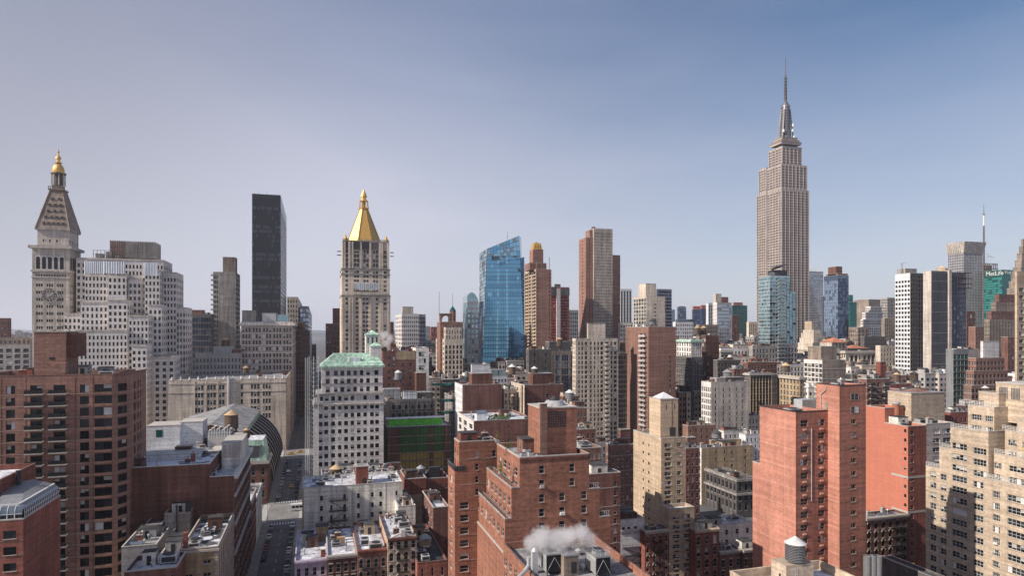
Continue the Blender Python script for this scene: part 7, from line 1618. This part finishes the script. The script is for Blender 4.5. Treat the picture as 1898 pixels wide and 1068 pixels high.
# ================================================================== MIDDLE DISTANCE, centre
b=Bld('loft_building','brown brick loft with a pale sunlit side, left of the twin bulkheads')
b.box('R',(843,857,930),714,330,wall='brick_plum',S=dict(n=5,wf=.2,fp=12,hf=.5,wall='white_panel',gl='black'),E=None,clut=7,cop='coping'); L0=b.last; b.pent(875,913,693,wall='brick_dark',dy=3,d=8); b.pent(874,935,676,wall='white_panel',dy=22,d=10,cop='white_panel'); b.done()
b=Bld('loft_building','brown brick loft with a round tank on its bulkhead, right of the pale sided one')
b.box('R',(966,972,1044),714,335,wall='brick_plum',S=W(3,12,.3,.5,wall='limestone_warm'),E=dict(px=[(1012,1018)],fp=30,hf=.25,nr=1,t=.6,gl='black'),clut=7,d=24); L0=b.last; b.pent(988,1025,693,wall='brick_dark',dy=3,d=8)
mb=MB(); x=ratio(966.5)*(L0[2]-1); mb.cyl(x,L0[2]-1,20,L0[5],.9,.9,'brick_tan',12); mb.build('flue',b.root); b.done()
tank(990.5,679,694,342,6,'pale coned tank on the right bulkhead of the brown lofts',cone='cone_pale',leg=.15)
tank(949,675,700,350,7,'straight sided tank with a pale cone between the brown lofts',cone='cone_pale',leg=.25)
tank(898,672,684,420,7,'squat tan coned tank on the white box roof',leg=.1)
tank(1056,722,745,290,8,'silver grey water tank right of the tall brick bulkhead',wood=False,cone='cone_pale',leg=.25)
tank(950,731,752,300,4,'small dark tank between the lofts and planted roof',leg=.2)
simple('office_building','pale low block with glazed round roof units below the blue tower','R',(905,910,940),698,400,'white_panel',E=W(5,9,.6,.5,gl='sky',st=''),d=20,pents=((911,923,686,'curtain_aqua2',2,6),(925,936,686,'curtain_aqua2',2,6)))
simple('loft_building','narrow buff walk up between the brown lofts','R',(930,934,972),722,345,'limestone_warm',E=W(5,13,.4,.5,gl='black'),d=22,clut=8,roof='roof_white')
b=Bld('loft_building','wide flat brown loft with a planted roof terrace and white glasshouse')
b.box('R',(866,878,990),781,268,wall='brick_plum',S=dict(n=3,wf=.5,fp=14,hf=.6,t=.6,wall='limestone_pale',gl='black'),E=dict(px=[(941,944)],fp=13,hf=.45,t=.8,gl='mixed'),clut=10,d=32,roof='roof_snow2'); L0=b.last
mb=MB(); z=L0[5]-.9; x=L0[0]+2.5; mb.box(x,x+4.5,L0[2]+5,L0[2]+9,z,z+3,'white_panel'); mb.poly([(x,L0[2]+5,z+3),(x+4.5,L0[2]+5,z+3),(x+4.5,L0[2]+7,z+4.4),(x,L0[2]+7,z+4.4)],'glass_sky'); mb.poly([(x,L0[2]+7,z+4.4),(x+4.5,L0[2]+7,z+4.4),(x+4.5,L0[2]+9,z+3),(x,L0[2]+9,z+3)],'glass_sky'); mb.build('glasshouse',b.root)
mb=MB()
for i in range(420): 
    x=L0[0]+8+random.random()*9; y=L0[2]+2+random.random()*6; zz_=z+random.random()*2.2; d=[Vector((random.gauss(0,1),random.gauss(0,1),random.gauss(0,1)))*.28 for _ in range(3)]; mb.poly([tuple(Vector((x,y,zz_))+k) for k in d],'leaf_green')
mb.build('roof_planting',b.root,'stuff'); b.done()
simple('apartment_building','brick block with white framed terraces right of the tall bulkhead','R',(1040,1069,1088),757,240,'brick_pink',E=W(3,14,.35,.5,gl='mixed'),S=W(4,14,.3,.5),clut=5)
simple('apartment_building','low brown block with a white railed terrace','R',(1060,1067,1104),797,215,'brick_plum',E=W(4,15,.45,.5,gl='mixed'),d=18,clut=6,roof='roof_white')
b=Bld('apartment_building','brick walk up with white window trim in front of the pinkish slab')
b.box('R',(1124,1133,1176),826,262,wall='brick_pink',E=dict(n=5,wf=.32,fp=14,hf=.5,t=.8,gl='mixed'),S=W(5,14,.3,.5),clut=10,d=24,belt=2,bm='sill_stone',roof='roof_snow2'); b.pent(1150,1168,797,wall='brick_plum',dy=3,d=7); b.done()
simple('loft_building','long grey roof with skylights between the pale tower and walk up','R',(1085,1092,1132),823,285,'concrete',E=W(5,13,.4,.5,gl='black'),d=30,clut=14,roof='roof_snow2')
simple('loft_building','dusky brick block right of the tan slab with a pinkish upper box','R',(1258,1271,1297),832,245,'brick_plum',E=W(3,15,.35,.55,gl='mixed'),S=W(3,15,.3,.5),clut=6,pents=((1274,1290,812,'brick_pink'),))
simple('loft_building','mauve plastered loft below the greige brick loft','R',(1268,1275,1326),790,330,'brick_pink',E=W(5,12,.25,.5,gl='black'),d=22,clut=10)
simple('row_house','white stuccoed row with arched parapets below the greige loft','R',(1337,1342,1392),800,330,'white_stone',E=W(6,12,.3,.5,gl='black'),d=22,clut=12,roof='roof_white')
simple('row_house','white painted walk up with a pale roof left of the salmon slab','R',(1375,1382,1412),806,310,'white_panel',E=W(4,12,.3,.5),d=20,clut=7,roof='roof_white')
simple('loft_building','sand brick walk up in the shade behind the salmon slab','R',(1365,1375,1412),772,360,'limestone_warm',E=W(6,12,.35,.5),d=22,clut=9)
simple('loft_building','low dark roof filled with vents under the greige loft','R',(1296,1306,1370),778,365,'stone_brown',E=W(7,11,.4,.5),d=22,clut=14)
simple('loft_building','mid grey loft filling the gap left of the pale sided loft','R',(833,838,860),735,390,'stone_grey',E=W(3,11,.4,.5),d=24,clut=5)
simple('loft_building','dark brown loft roof between the lofts and the cream striped tower','R',(1040,1044,1072),735,330,'brick_dark',E=W(4,12,.4,.5),d=24,clut=8)
# ================================================================== FRONT ROW, centre bottom
b=Bld('loft_building','cream painted party wall building with black fire escapes at the crossing')
s1=205; b.box('R',(552,560,746),906,s1,wall='cream_paint',roof='roof_white',d=17,clut=9,E=dict(px=[(593,598.7),(612,616),(636,641.5),(661.7,667),(687.6,692.7),(703,708.5),(733,737)],fp=19,ty=922.5,hf=.48,gl='black',fm='frame_grey',skip=lambda c,r:(c==1 and r==0) or (c==6 and r>0)),par=.6,S=None); L0=b.last
Ya=L0[2]; fl=19*s1/F; top=zat(560,922.5,Ya)
fire_escape(b,ratio(610)*Ya,ratio(644)*Ya,Ya,[top-.55*fl-i*fl for i in range(4)])
p=b.pent(660,683,866,wall='brick_red',dy=3,d=5); mb=MB(); mb.box(p[1]-2,p[1]-.6,p[2]-.03,p[2],p[4]-6.5,p[4]-4,'frame_dark'); mb.build('door',b.root)
mb=MB(); mb.box(ratio(715)*Ya,ratio(715.8)*Ya,Ya-.06,Ya-.001,6,L0[5],'stone_brown'); mb.box(L0[0],ratio(563)*Ya,Ya-.03,Ya-.001,0,L0[5],'tan_dull'); mb.build('wall_patch',b.root)
b.done()
simple('loft_building','low loft with a wooden tank platform behind the cream party wall','R',(588,596,660),893,238,'stone_grey',d=22,clut=12,E=None,roof='roof_snow2')
simple('loft_building','dusty low loft roofs behind the red bulkhead','R',(655,662,752),886,243,'brick_plum',d=24,clut=26,E=None,roof='roof_snow')
tank(623,861,889,232,10.5,'brown wooden tank with a straw cone behind the cream party wall',leg=.2)
b=Bld('loft_building','rust red rendered block with a grey domed tank beside the netted site')
b.box('R',(744,752,790),889,228,wall='brick_red',roof='roof_grey',d=16,clut=3,E=None); L0=b.last; mb=MB(); mb.box(L0[0]+.3,L0[1]-.1,L0[2]-.06,L0[2]-.001,0,zat(760,918,L0[2]),'tan_dull'); mb.build('wall_patch',b.root)
b.box('R',(789,790.5,832),888,Y=L0[2]+6,wall='brick_red',roof='roof_grey',d=14,clut=3,E=dict(n=4,wf=.25,fp=22,hf=.35,t=.5,nr=1,gl='black')); b.done()
tank(780,862,880,240,8,'grey domed steel tank on the rust red block',wood=False,cone='tank_grey',leg=.08)
mb=MB(); x,y,z=at(803,240,885); mb.box(x-1.5,x+2.5,y,y+2,z,z+3.6,'steel_dark'); mb.box(x-1.3,x+2.3,y-.02,y,z+.3,z+3.2,'frame_dark'); alone(mb,'roof_unit',(x,y,z),'dark green louvred plant box on the rust red block','roof unit')
simple('loft_building','long pale roofed building with a brown front beside the rust brick wing','R',(788,803,832),942,200,'brick_plum',d=22,clut=3,E=None,S=W(4,19,.3,.5),roof='roof_white',cop='coping')
simple('row_house','low white roofed rear extension in the yard behind the ornate house','R',(700,738,770),940,205,'white_stone',d=14,clut=7,E=None,roof='roof_white')
tenement('row_house','lilac painted corner house at the near street corner',544,546,605.5,1042,172,'lilac_paint',4,23,1056,trim='lilac_paint',corn='lilac_paint',roof='roof_white',d=28,clut=4,wf=.42,gl='black')
tenement('row_house','dark maroon row house with bold white window frames',604,606,662,1032,171,'brick_dark',4,23,1048,trim='sill_stone',corn='coping',roof='roof_white',d=26,clut=5,wf=.5,gl='black')
tenement('row_house','mauve row house with scrolled white arched hoods',660,662.5,717.5,1022,172,'brick_pink',4,23,1040,kind='arch',trim='sill_stone',corn='brick_red',roof='roof_white',d=26,clut=6,wf=.46,gl='black',escape=(.15,.75))
tenement('row_house','taller ornate sandstone row house with a broken pediment and fire escape',715,718.5,773,1000,173,'brick_sand',4,21.5,1006,kind='arch',trim='limestone_pale',corn='brick_dark',roof='roof_white',d=24,clut=7,wf=.5,gl='black',escape=(.3,.72))
tenement('row_house','plain brick row house under a sooty black roof',771,773.5,829,1045,171,'brick_red',3,24,1056,trim=None,corn='brick_plum',roof='roof_tar',d=34,clut=4,wf=.2,gl='black',cornice=False)
mb=MB(); x0,y,z=at(724,174,1000)
xa,xb_=ratio(721)*y,ratio(771)*y; zc_=zat(745,997,y); mb.bar((xa,y-.5,zc_),((xa+xb_)/2,y-.5,zc_+1.5),.25,'limestone_pale'); mb.bar(((xa+xb_)/2,y-.5,zc_+1.5),(xb_,y-.5,zc_),.25,'limestone_pale'); mb.box((xa+xb_)/2-.5,(xa+xb_)/2+.5,y-.8,y-.2,zc_+.3,zc_+2.2,'limestone_pale'); alone(mb,'pediment',((xa+xb_)/2,y,zc_),'pale broken pediment crowning the ornate sandstone row house','pediment')
mb=MB(); x,y,z=at(632,183,1014); mb.box(x-1.1,x+1.1,y,y+.9,z,z+2.6,'wood_cone'); alone(mb,'roof_shed',(x,y,z),'small raw plywood shed on the dark maroon house roof','shed')
mb=MB(); x,y,z=at(597,190,1000); mb.box(x-1.7,x+1.7,y,y+3,z-1,z+3.6,'tan_dull'); mb.box(x-1.9,x+1.9,y-.2,y+3.2,z+3.6,z+3.9,'roof_tar'); alone(mb,'stair_bulkhead',(x,y,z-1),'tan boxy stair bulkhead on the lilac house roof','roof hut')
mb=MB(); x,y,z=at(599,177,1035); mb.box(x-.6,x+.6,y,y+1.1,z-.6,z+2.2,'brick_red'); mb.box(x-.75,x+.75,y-.15,y+1.25,z+2.2,z+2.5,'white_stone'); alone(mb,'chimney',(x,y,z-.6),'short red brick chimney with white cap on the lilac house','chimney')
mb=MB(); x,y,z=at(789,186,1010); mb.box(x-1.6,x+1.6,y,y+2.4,z-2,z+1.6,'brick_tan'); mb.cyl(x,y+1.2,z+1.6,z+2.8,2.4,.1,'metal_grey',4,rot=R(45)); alone(mb,'stair_bulkhead',(x,y,z-2),'small tan roof hut with a metal cap above the sooty roof','roof hut')
# ================================================================== VEHICLES
def make_car(name,label,cat,col,x,y,rz=0,kind='car',group=None,z=.02):
    L_,Wd,Hh={'car':(4.6,1.82,1.45),'van':(5.4,2.0,2.2),'bus':(12.0,2.55,3.0)}[kind]
    r=empty(name,(x,y,z),label,cat,group); r.rotation_euler=(0,0,rz)
    key=(kind,col)
    if key not in CARS:
        def sec(pts,m,w0,w1,mb):
            n=len(pts)
            for sgn in (1,-1): mb.poly([(sgn*(w1 if p[1]>.95 and kind=='car' else w0),p[0],p[1]) for p in (pts if sgn>0 else pts[::-1])],m)
            for i in range(n):
                p,q=pts[i],pts[(i+1)%n]; wp=w1 if p[1]>.95 and kind=='car' else w0; wq=w1 if q[1]>.95 and kind=='car' else w0
                mb.poly([(-wp,p[0],p[1]),(wp,p[0],p[1]),(wq,q[0],q[1]),(-wq,q[0],q[1])],m)
        body=MB(); w0=Wd/2; h=L_/2
        if kind=='car':
            sec([(-h,.32),(h,.32),(h,.72),(h-.25,.84),(h*.42,.93),(-h*.62,.93),(-h+.12,.88),(-h,.7)],col,w0,w0,body)
            cab=MB(); p=[(h*.42,.93),(h*.12,1.40),(-h*.42,1.42),(-h*.72,.93)]
            sec([(a,b_) for a,b_ in p][::-1],'glass_dark',w0*.93,w0*.76,cab)
            roof=MB(); roof.box(-w0*.74,w0*.74,-h*.42,h*.13,1.40,1.46,col)
        else:
            body.box(-w0,w0,-h,h,.35,Hh,col)
            cab=MB()
            k=7 if kind=='bus' else 3
            for sgn in (-1,1):
                for i in range(k): y0=-h+.5+(L_-1)*i/k; a=sgn*w0; cab.box(min(a,a+sgn*.02),max(a,a+sgn*.02),y0,y0+(L_-1)/k*.86,Hh*.48,Hh*.82,'glass_dark')
            cab.box(-w0*.9,w0*.9,h,h+.02,Hh*.4,Hh*.85,'glass_dark'); cab.box(-w0*.9,w0*.9,-h-.02,-h,Hh*.5,Hh*.85,'glass_dark'); roof=MB(); roof.box(-w0*.8,w0*.8,-h*.8,h*.8,Hh,Hh+.12,'frame_white'); 
            if kind=='bus': roof.box(-w0*.5,w0*.5,-h*.6,-h*.2,Hh+.12,Hh+.4,'metal_grey')
        wh=MB(); i=len(wh.v); n=12
        for xx_ in (-.11,.11):
            for k in range(n): a=2*math.pi*k/n; wh.v.append((xx_,.33*math.cos(a),.33*math.sin(a)))
        for k in range(n): j=(k+1)%n; wh.f.append((k,j,n+j,n+k)); wh.m.append(wh.mi('tyre'))
        wh.f.append(tuple(range(n))); wh.m.append(wh.mi('tyre')); wh.f.append(tuple(range(n,2*n))); wh.m.append(0)
        rim=MB(); rim.poly([(.115,.2*math.cos(2*math.pi*k/8),.2*math.sin(2*math.pi*k/8)) for k in range(8)],'steel_pale'); rim.poly([(-.115,.2*math.cos(2*math.pi*k/8),.2*math.sin(2*math.pi*k/8)) for k in range(8)],'steel_pale')
        li=MB(); li.box(-.16,.16,-.03,.0,-.07,.07,'frame_white'); tl=MB(); tl.box(-.16,.16,0,.03,-.07,.07,'terracotta')
        CARS[key]=[m.mesh(nm) for m,nm in ((body,'body'),(cab,'windows'),(roof,'roof_panel'),(wh,'wheel'),(rim,'rim'),(li,'headlight'),(tl,'taillight'))]
    ms=CARS[key]
    def ch(nm,me,loc=(0,0,0),par=r):
        o=bpy.data.objects.new(nm,me); COL.objects.link(o); o.parent=par; o.location=loc; return o
    ch('body',ms[0]); ch('windows',ms[1]); ch('roof_panel',ms[2])
    for sx in (-1,1):
        for yy_ in (-L_*.31,L_*.31): wq=ch('wheel',ms[3],(sx*(Wd/2-.08),yy_,.33)); ch('rim',ms[4],(0,0,0),wq)
        ch('headlight',ms[5],(sx*Wd*.36,-L_/2-.001,.65)); ch('taillight',ms[6],(sx*Wd*.36,L_/2+.001,.7))
    return r
CARS={}
cc=['car_black','car_silver','car_white','car_blue','car_black','car_silver','car_green','car_red','car_white','car_black']
cn={'car_black':'black','car_silver':'silver grey','car_white':'white','car_blue':'navy blue','car_red':'dark red','car_green':'dark green'}
ordn=['nearest','second','third','fourth','fifth','sixth','seventh','eighth','ninth','tenth','eleventh','twelfth']
rg=random.Random(11)
i=0; y=212; col=None
while y<284:
    k=rg.choice(cc); make_car('parked_car',f'{cn[k]} car parked along the right kerb before the near crossing, {ordn[i]} in line','car',k,-9.75,y,group='cars parked along the street'); i+=1; y+=6.1+rg.random()*.5
i=0; y=243
while y<282:
    k=rg.choice(cc); make_car('parked_car',f'{cn[k]} car parked along the left kerb before the near crossing, {ordn[i]} in line','car',k,-17.9,y,group='cars parked along the street'); i+=1; y+=5.9+rg.random()
i=0; y=326
while y<430 and i<12:
    k=rg.choice(cc); make_car('parked_car',f'{cn[k]} car at the left kerb beyond the near crossing, {ordn[i]} in line','car',k,-17.9,y,group='cars parked along the street'); i+=1; y+=6.4+rg.random()*3
i=0; y=330
while y<430 and i<10:
    k=rg.choice(cc); make_car('parked_car',f'{cn[k]} car at the right kerb beyond the near crossing, {ordn[i]} in line','car',k,-9.75,y,group='cars parked along the street'); i+=1; y+=7.5+rg.random()*4
make_car('taxi','yellow taxi driving away in the middle of the street beyond the crossing','taxi','taxi_yellow',-12.6,352)
make_car('van','white delivery van driving on the left lane beyond the crossing','van','car_white',-15.4,384,kind='van')
make_car('bus','white city bus crossing the near avenue behind the cream wall','bus','car_white',-5.5,306,rz=R(90),kind='bus')
for j,(x,y,l) in enumerate(((-16.5,446,'left yellow taxi waiting on the far crossing'),(-11,452,'right yellow taxi turning on the far crossing'))): make_car('taxi',l,'taxi','taxi_yellow',x,y,rz=R(90))
make_car('parked_car','bright red car parked below the bare tree by the salmon slab','car','car_red',95,214,rz=R(90)) 
# street lamps
def lamp(x,y,sgn,label):
    r=empty('street_lamp',(x,y,.16),label,'street lamp','street lamps'); mb=MB(); mb.cyl(x,y,.16,9,.12,.08,'steel_pale',8); mb.build('pole',r); mb=MB(); mb.bar((x,y,8.8),(x+sgn*2.4,y,9.4),.06,'steel_pale'); mb.build('arm',r); mb=MB(); mb.box(x+sgn*2.2-.15,x+sgn*2.2+.7,y-.15,y+.15,9.3,9.5,'steel_pale'); mb.build('lamp_head',r)
lamp(-19.6,287,1,'tall curved street lamp on the left corner of the near crossing'); lamp(-19.6,430,1,'tall curved street lamp on the left corner of the far crossing'); lamp(-8.0,365,-1,'street lamp on the right kerb between the crossings'); lamp(89,203,1,'street lamp before the crimson tenement')
# ================================================================== TREES
def tree(x,y,h,label,seed,z=0.16,lv=5):
    rt=random.Random(seed); r=empty('bare_tree',(x,y,z),label,'tree','bare street trees'); tr=MB(); cr=MB()
    def grow(p,d,ln,rad,l):
        q=p+d*ln; (tr if l<1 else cr).bar(p,q,rad,'bark',5 if l<2 else 3)
        if l>=lv: return
        n=3 if l<3 else 2
        for k in range(n+(rt.random()<.4)):
            a=Vector((rt.gauss(0,1),rt.gauss(0,1),rt.gauss(0,.5)+.25)).normalized(); nd_=(d*.85+a*.75).normalized(); grow(p+d*ln*rt.uniform(.7,1),nd_,ln*rt.uniform(.62,.82),rad*.6,l+1)
    grow(Vector((x,y,z)),Vector((0,0,1)),h*.3,h*.018,0); tr.build('trunk',r); cr.build('crown',r)
    return r
tree(at(1372,212)[0],at(1372,212)[1],14,'large bare tree with pale twigs below the salmon slab',3,lv=6)
tree(at(1350,205)[0],at(1350,205)[1],12,'bare tree left of the large one at the bottom',4,lv=6)
tree(at(1255,198)[0],at(1255,198)[1],11,'bare tree before the tan brick front wing',5)
tree(at(1225,200)[0],at(1225,200)[1],10,'small bare tree between the red tenement and tan wing',6)
for i,(px,s,l) in enumerate(((1650,178,'bare tree left of the yellow sign'),(1672,182,'bare tree right behind the yellow sign'),(1695,178,'bare tree at the foot of the sand brick block'),(1635,186,'bare tree by the maroon tenement door'))):
    tree(at(px,s)[0],at(px,s)[1],13,l,20+i)
for i,(px,s,l) in enumerate(((553,560,'bare park tree at the left of the street end'),(558,600,'second bare park tree down the street end'),(562,640,'farthest bare park tree at the street end'),(550,640,'bare park tree behind the first at the street end'))):
    tree(at(px,s)[0],at(px,s)[1],24,l,40+i)
# ================================================================== FAR CITY AND HILLS
rf=random.Random(99)
mb=MB()
cols_=['limestone','brick_plum','stone_grey','brick_brown','pale_brick','concrete','stone_brown','limestone_warm','brick_dark','white_stone','stone_dark']
def farb(px,s,top,wpx):
    x,y,_=at(px,s); w_=wpx*s/F; z=H-(top-CY)*s/F
    if z<6: z=6
    wl=rf.choice(cols_); d=rf.uniform(18,30); mb.box(x,x+w_,y,y+d,0,z,wl,False); mb.box(x-.2,x+w_+.2,y-.2,y+d+.2,z,z+.5,'coping')
    for _ in range(rf.randint(2,6)):
        q=rf.uniform(.02,.85); r=rf.uniform(1,3.5); h=rf.uniform(1,4.5)
        if rf.random()<.25: mb.cyl(x+w_*q+r,y+rf.uniform(3,12),z+.5,z+.5+h,1.6,1.6,'wood_stave',8); mb.cyl(x+w_*q+r,y+5,z+.5+h,z+1.8+h,1.8,.1,'roof_tar',8)
        else: mb.box(x+w_*q,x+w_*q+r,y+rf.uniform(1,6),y+9,z+.5,z+.5+h,rf.choice(['concrete','stone_dark','brick_plum','white_panel','metal_grey','roof_tar']),False)
    fl=3.9; n=max(2,int(w_/3.5)); zz_=z-3; k=0
    while zz_>z-60 and zz_>3 and k<14:
        for i in range(n): u=x+w_*(i+.28)/n; mb.poly([(u,y-.06,zz_-1.9),(u+w_/n*.45,y-.06,zz_-1.9),(u+w_/n*.45,y-.06,zz_),(u,y-.06,zz_)],'glass_dark')
        m=max(2,int(d/4))
        for i in range(m): u=y+d*(i+.28)/m; mb.poly([(x-.06,u,zz_-1.9),(x-.06,u+d/m*.45,zz_-1.9),(x-.06,u+d/m*.45,zz_),(x-.06,u,zz_)],'glass_dark')
        zz_-=fl; k+=1
    if rf.random()<.6: q=rf.uniform(.1,.6); mb.box(x+w_*q,x+w_*(q+.3),y+4,y+10,z+.5,z+rf.uniform(2.5,5),rf.choice(cols_),False)
for s in (700,780,880,1000,1200,1500,1900,2500,3200):
    px=-60
    while px<1960:
        w_=rf.uniform(14,34)*min(1,900/s+.35)
        base={700:652,780:645,880:640,1000:634,1200:630,1500:627,1900:624,2500:622,3200:619.5}[s]
        up=rf.uniform(-6,7)
        if px>1180: up-=rf.uniform(0,16)
        lim=590<px+w_ and px<598 or (535<px<600)
        t=base+up
        if 540<px+w_ and px<604: pass
        else: farb(px,s,t,w_)
        px+=w_+rf.uniform(0,3)
o=mb.build('distant_city'); o['kind']='stuff'; o['label']='mass of distant low and mid rise buildings up to the horizon'
# nearer fabric seen between the named roofs
mb=MB()
for s in (470,540,610):
    px=720
    while px<1890:
        w_=rf.uniform(13,36); t={470:700,540:678,610:664}[s]+rf.uniform(-9,10); farb(px,s,t,w_); px+=w_+rf.uniform(1,4)
for s,t0,pa,pb in ((425,724,1170,1640),(400,738,860,1000)):
    px=pa
    while px<pb:
        w_=rf.uniform(12,26); farb(px,s,t0+rf.uniform(-8,9),w_); px+=w_+rf.uniform(0,3)
o=mb.build('distant_city'); o['kind']='stuff'; o['label']='close packed roofs in the middle distance'
mb=MB(); n=60
mat('hill_far',(.10,.12,.14),patch=.2,streak=0,pscale=.002)
pr_=None
for i in range(n+1):
    px=-250+i*2400/n; x,y,_=at(px,9000); z=H-(CY-1-(3.0+2.4*math.sin(i*.5)+1.6*math.sin(i*1.3)+(1.5 if i<20 else 0))-CY)*9000/F; 
    x2,y2,_=at(px,10500)
    if pr_: mb.poly([pr_[0],(x,y,0),(x,y,z*.6),pr_[1]],'hill_far'); mb.poly([pr_[1],(x,y,z*.6),(x2,y2,z),pr_[2]],'hill_far')
    pr_=((x,y,0),(x,y,z*.6),(x2,y2,z))
o=mb.build('hills'); o['kind']='structure'
# ================================================================== STEAM
def steam(name,label,parts,dens,seed,sc=1.1):
    m=bpy.data.materials.new('steam'); m.use_nodes=True; t=m.node_tree; t.nodes.remove(t.nodes['Principled BSDF']); o_=t.nodes['Material Output']
    v=t.nodes.new('ShaderNodeVolumePrincipled'); v.inputs['Color'].default_value=(.97,.97,.98,1); v.inputs['Anisotropy'].default_value=.3
    g=t.nodes.new('ShaderNodeNewGeometry'); x=t.nodes.new('ShaderNodeTexNoise'); x.inputs['Scale'].default_value=sc; x.inputs['Detail'].default_value=4; x.inputs['Roughness'].default_value=.6; t.links.new(g.outputs['Position'],x.inputs['Vector'])
    dsum=None
    for (c,r) in parts:
        vm=t.nodes.new('ShaderNodeVectorMath'); vm.operation='DISTANCE'; t.links.new(g.outputs['Position'],vm.inputs[0]); vm.inputs[1].default_value=c
        mr=t.nodes.new('ShaderNodeMapRange'); mr.inputs[1].default_value=0; mr.inputs[2].default_value=r; mr.inputs[3].default_value=1; mr.inputs[4].default_value=0; t.links.new(vm.outputs['Value'],mr.inputs[0])
        if dsum is None: dsum=mr.outputs[0]
        else:
            a=t.nodes.new('ShaderNodeMath'); a.operation='MAXIMUM'; t.links.new(dsum,a.inputs[0]); t.links.new(mr.outputs[0],a.inputs[1]); dsum=a.outputs[0]
    a=t.nodes.new('ShaderNodeMath'); a.operation='ADD'; t.links.new(dsum,a.inputs[0]); t.links.new(x.outputs['Fac'],a.inputs[1])
    mr=t.nodes.new('ShaderNodeMapRange'); mr.inputs[1].default_value=.80; mr.inputs[2].default_value=1.35; mr.inputs[3].default_value=0; mr.inputs[4].default_value=dens; t.links.new(a.outputs[0],mr.inputs[0]); t.links.new(mr.outputs[0],v.inputs['Density']); t.links.new(v.outputs[0],o_.inputs['Volume'])
    xs=[c[0]-r for c,r in parts]+[c[0]+r for c,r in parts]; ys=[c[1]-r for c,r in parts]+[c[1]+r for c,r in parts]; zs=[c[2]-r for c,r in parts]+[c[2]+r for c,r in parts]
    MATS['steam%d'%seed]=m; mb=MB(); x0,y0,z0=min(xs),min(ys),min(zs); mb.box(x0,max(xs),y0,max(ys),z0,max(zs),'steam%d'%seed); ob=alone(mb,name,(x0,y0,z0),label,None); ob['kind']='stuff'; return ob
def q3(px,py,s): x,y,z=at(px,s,py); return (x,y,z)
steam('steam','white steam drifting from the near cooling towers',[(q3(986,1008,118),2.6),(q3(1006,1002,118),3.8),(q3(1030,1006,118),3.8),(q3(1044,998,118),3.0)],1.5,1,1.5)
steam('steam','thin second puff of steam right of the first',[(q3(1060,992,116),2.4),(q3(1078,990,116),2.8),(q3(1094,998,116),2.0)],1.1,2,1.7)
steam('steam','pale steam plume right of the gold pyramid tower foot',[(q3(712,622,470),6),(q3(722,628,470),6),(q3(716,636,470),5)],.35,3,.45)

# ================================================================== AIR
m=bpy.data.materials.new('haze'); m.use_nodes=True; t=m.node_tree; t.nodes.remove(t.nodes['Principled BSDF'])
v=t.nodes.new('ShaderNodeVolumePrincipled'); v.inputs['Color'].default_value=(.86,.90,1,1); v.inputs['Density'].default_value=.00006; v.inputs['Anisotropy'].default_value=.2
t.links.new(v.outputs[0],t.nodes['Material Output'].inputs['Volume']); MATS['haze']=m
mb=MB(); mb.box(-9500,9600,-400,16500,-1.0,470,'haze'); o=mb.build('haze'); o['kind']='stuff'; o['label']='thin pale blue air over the whole city'
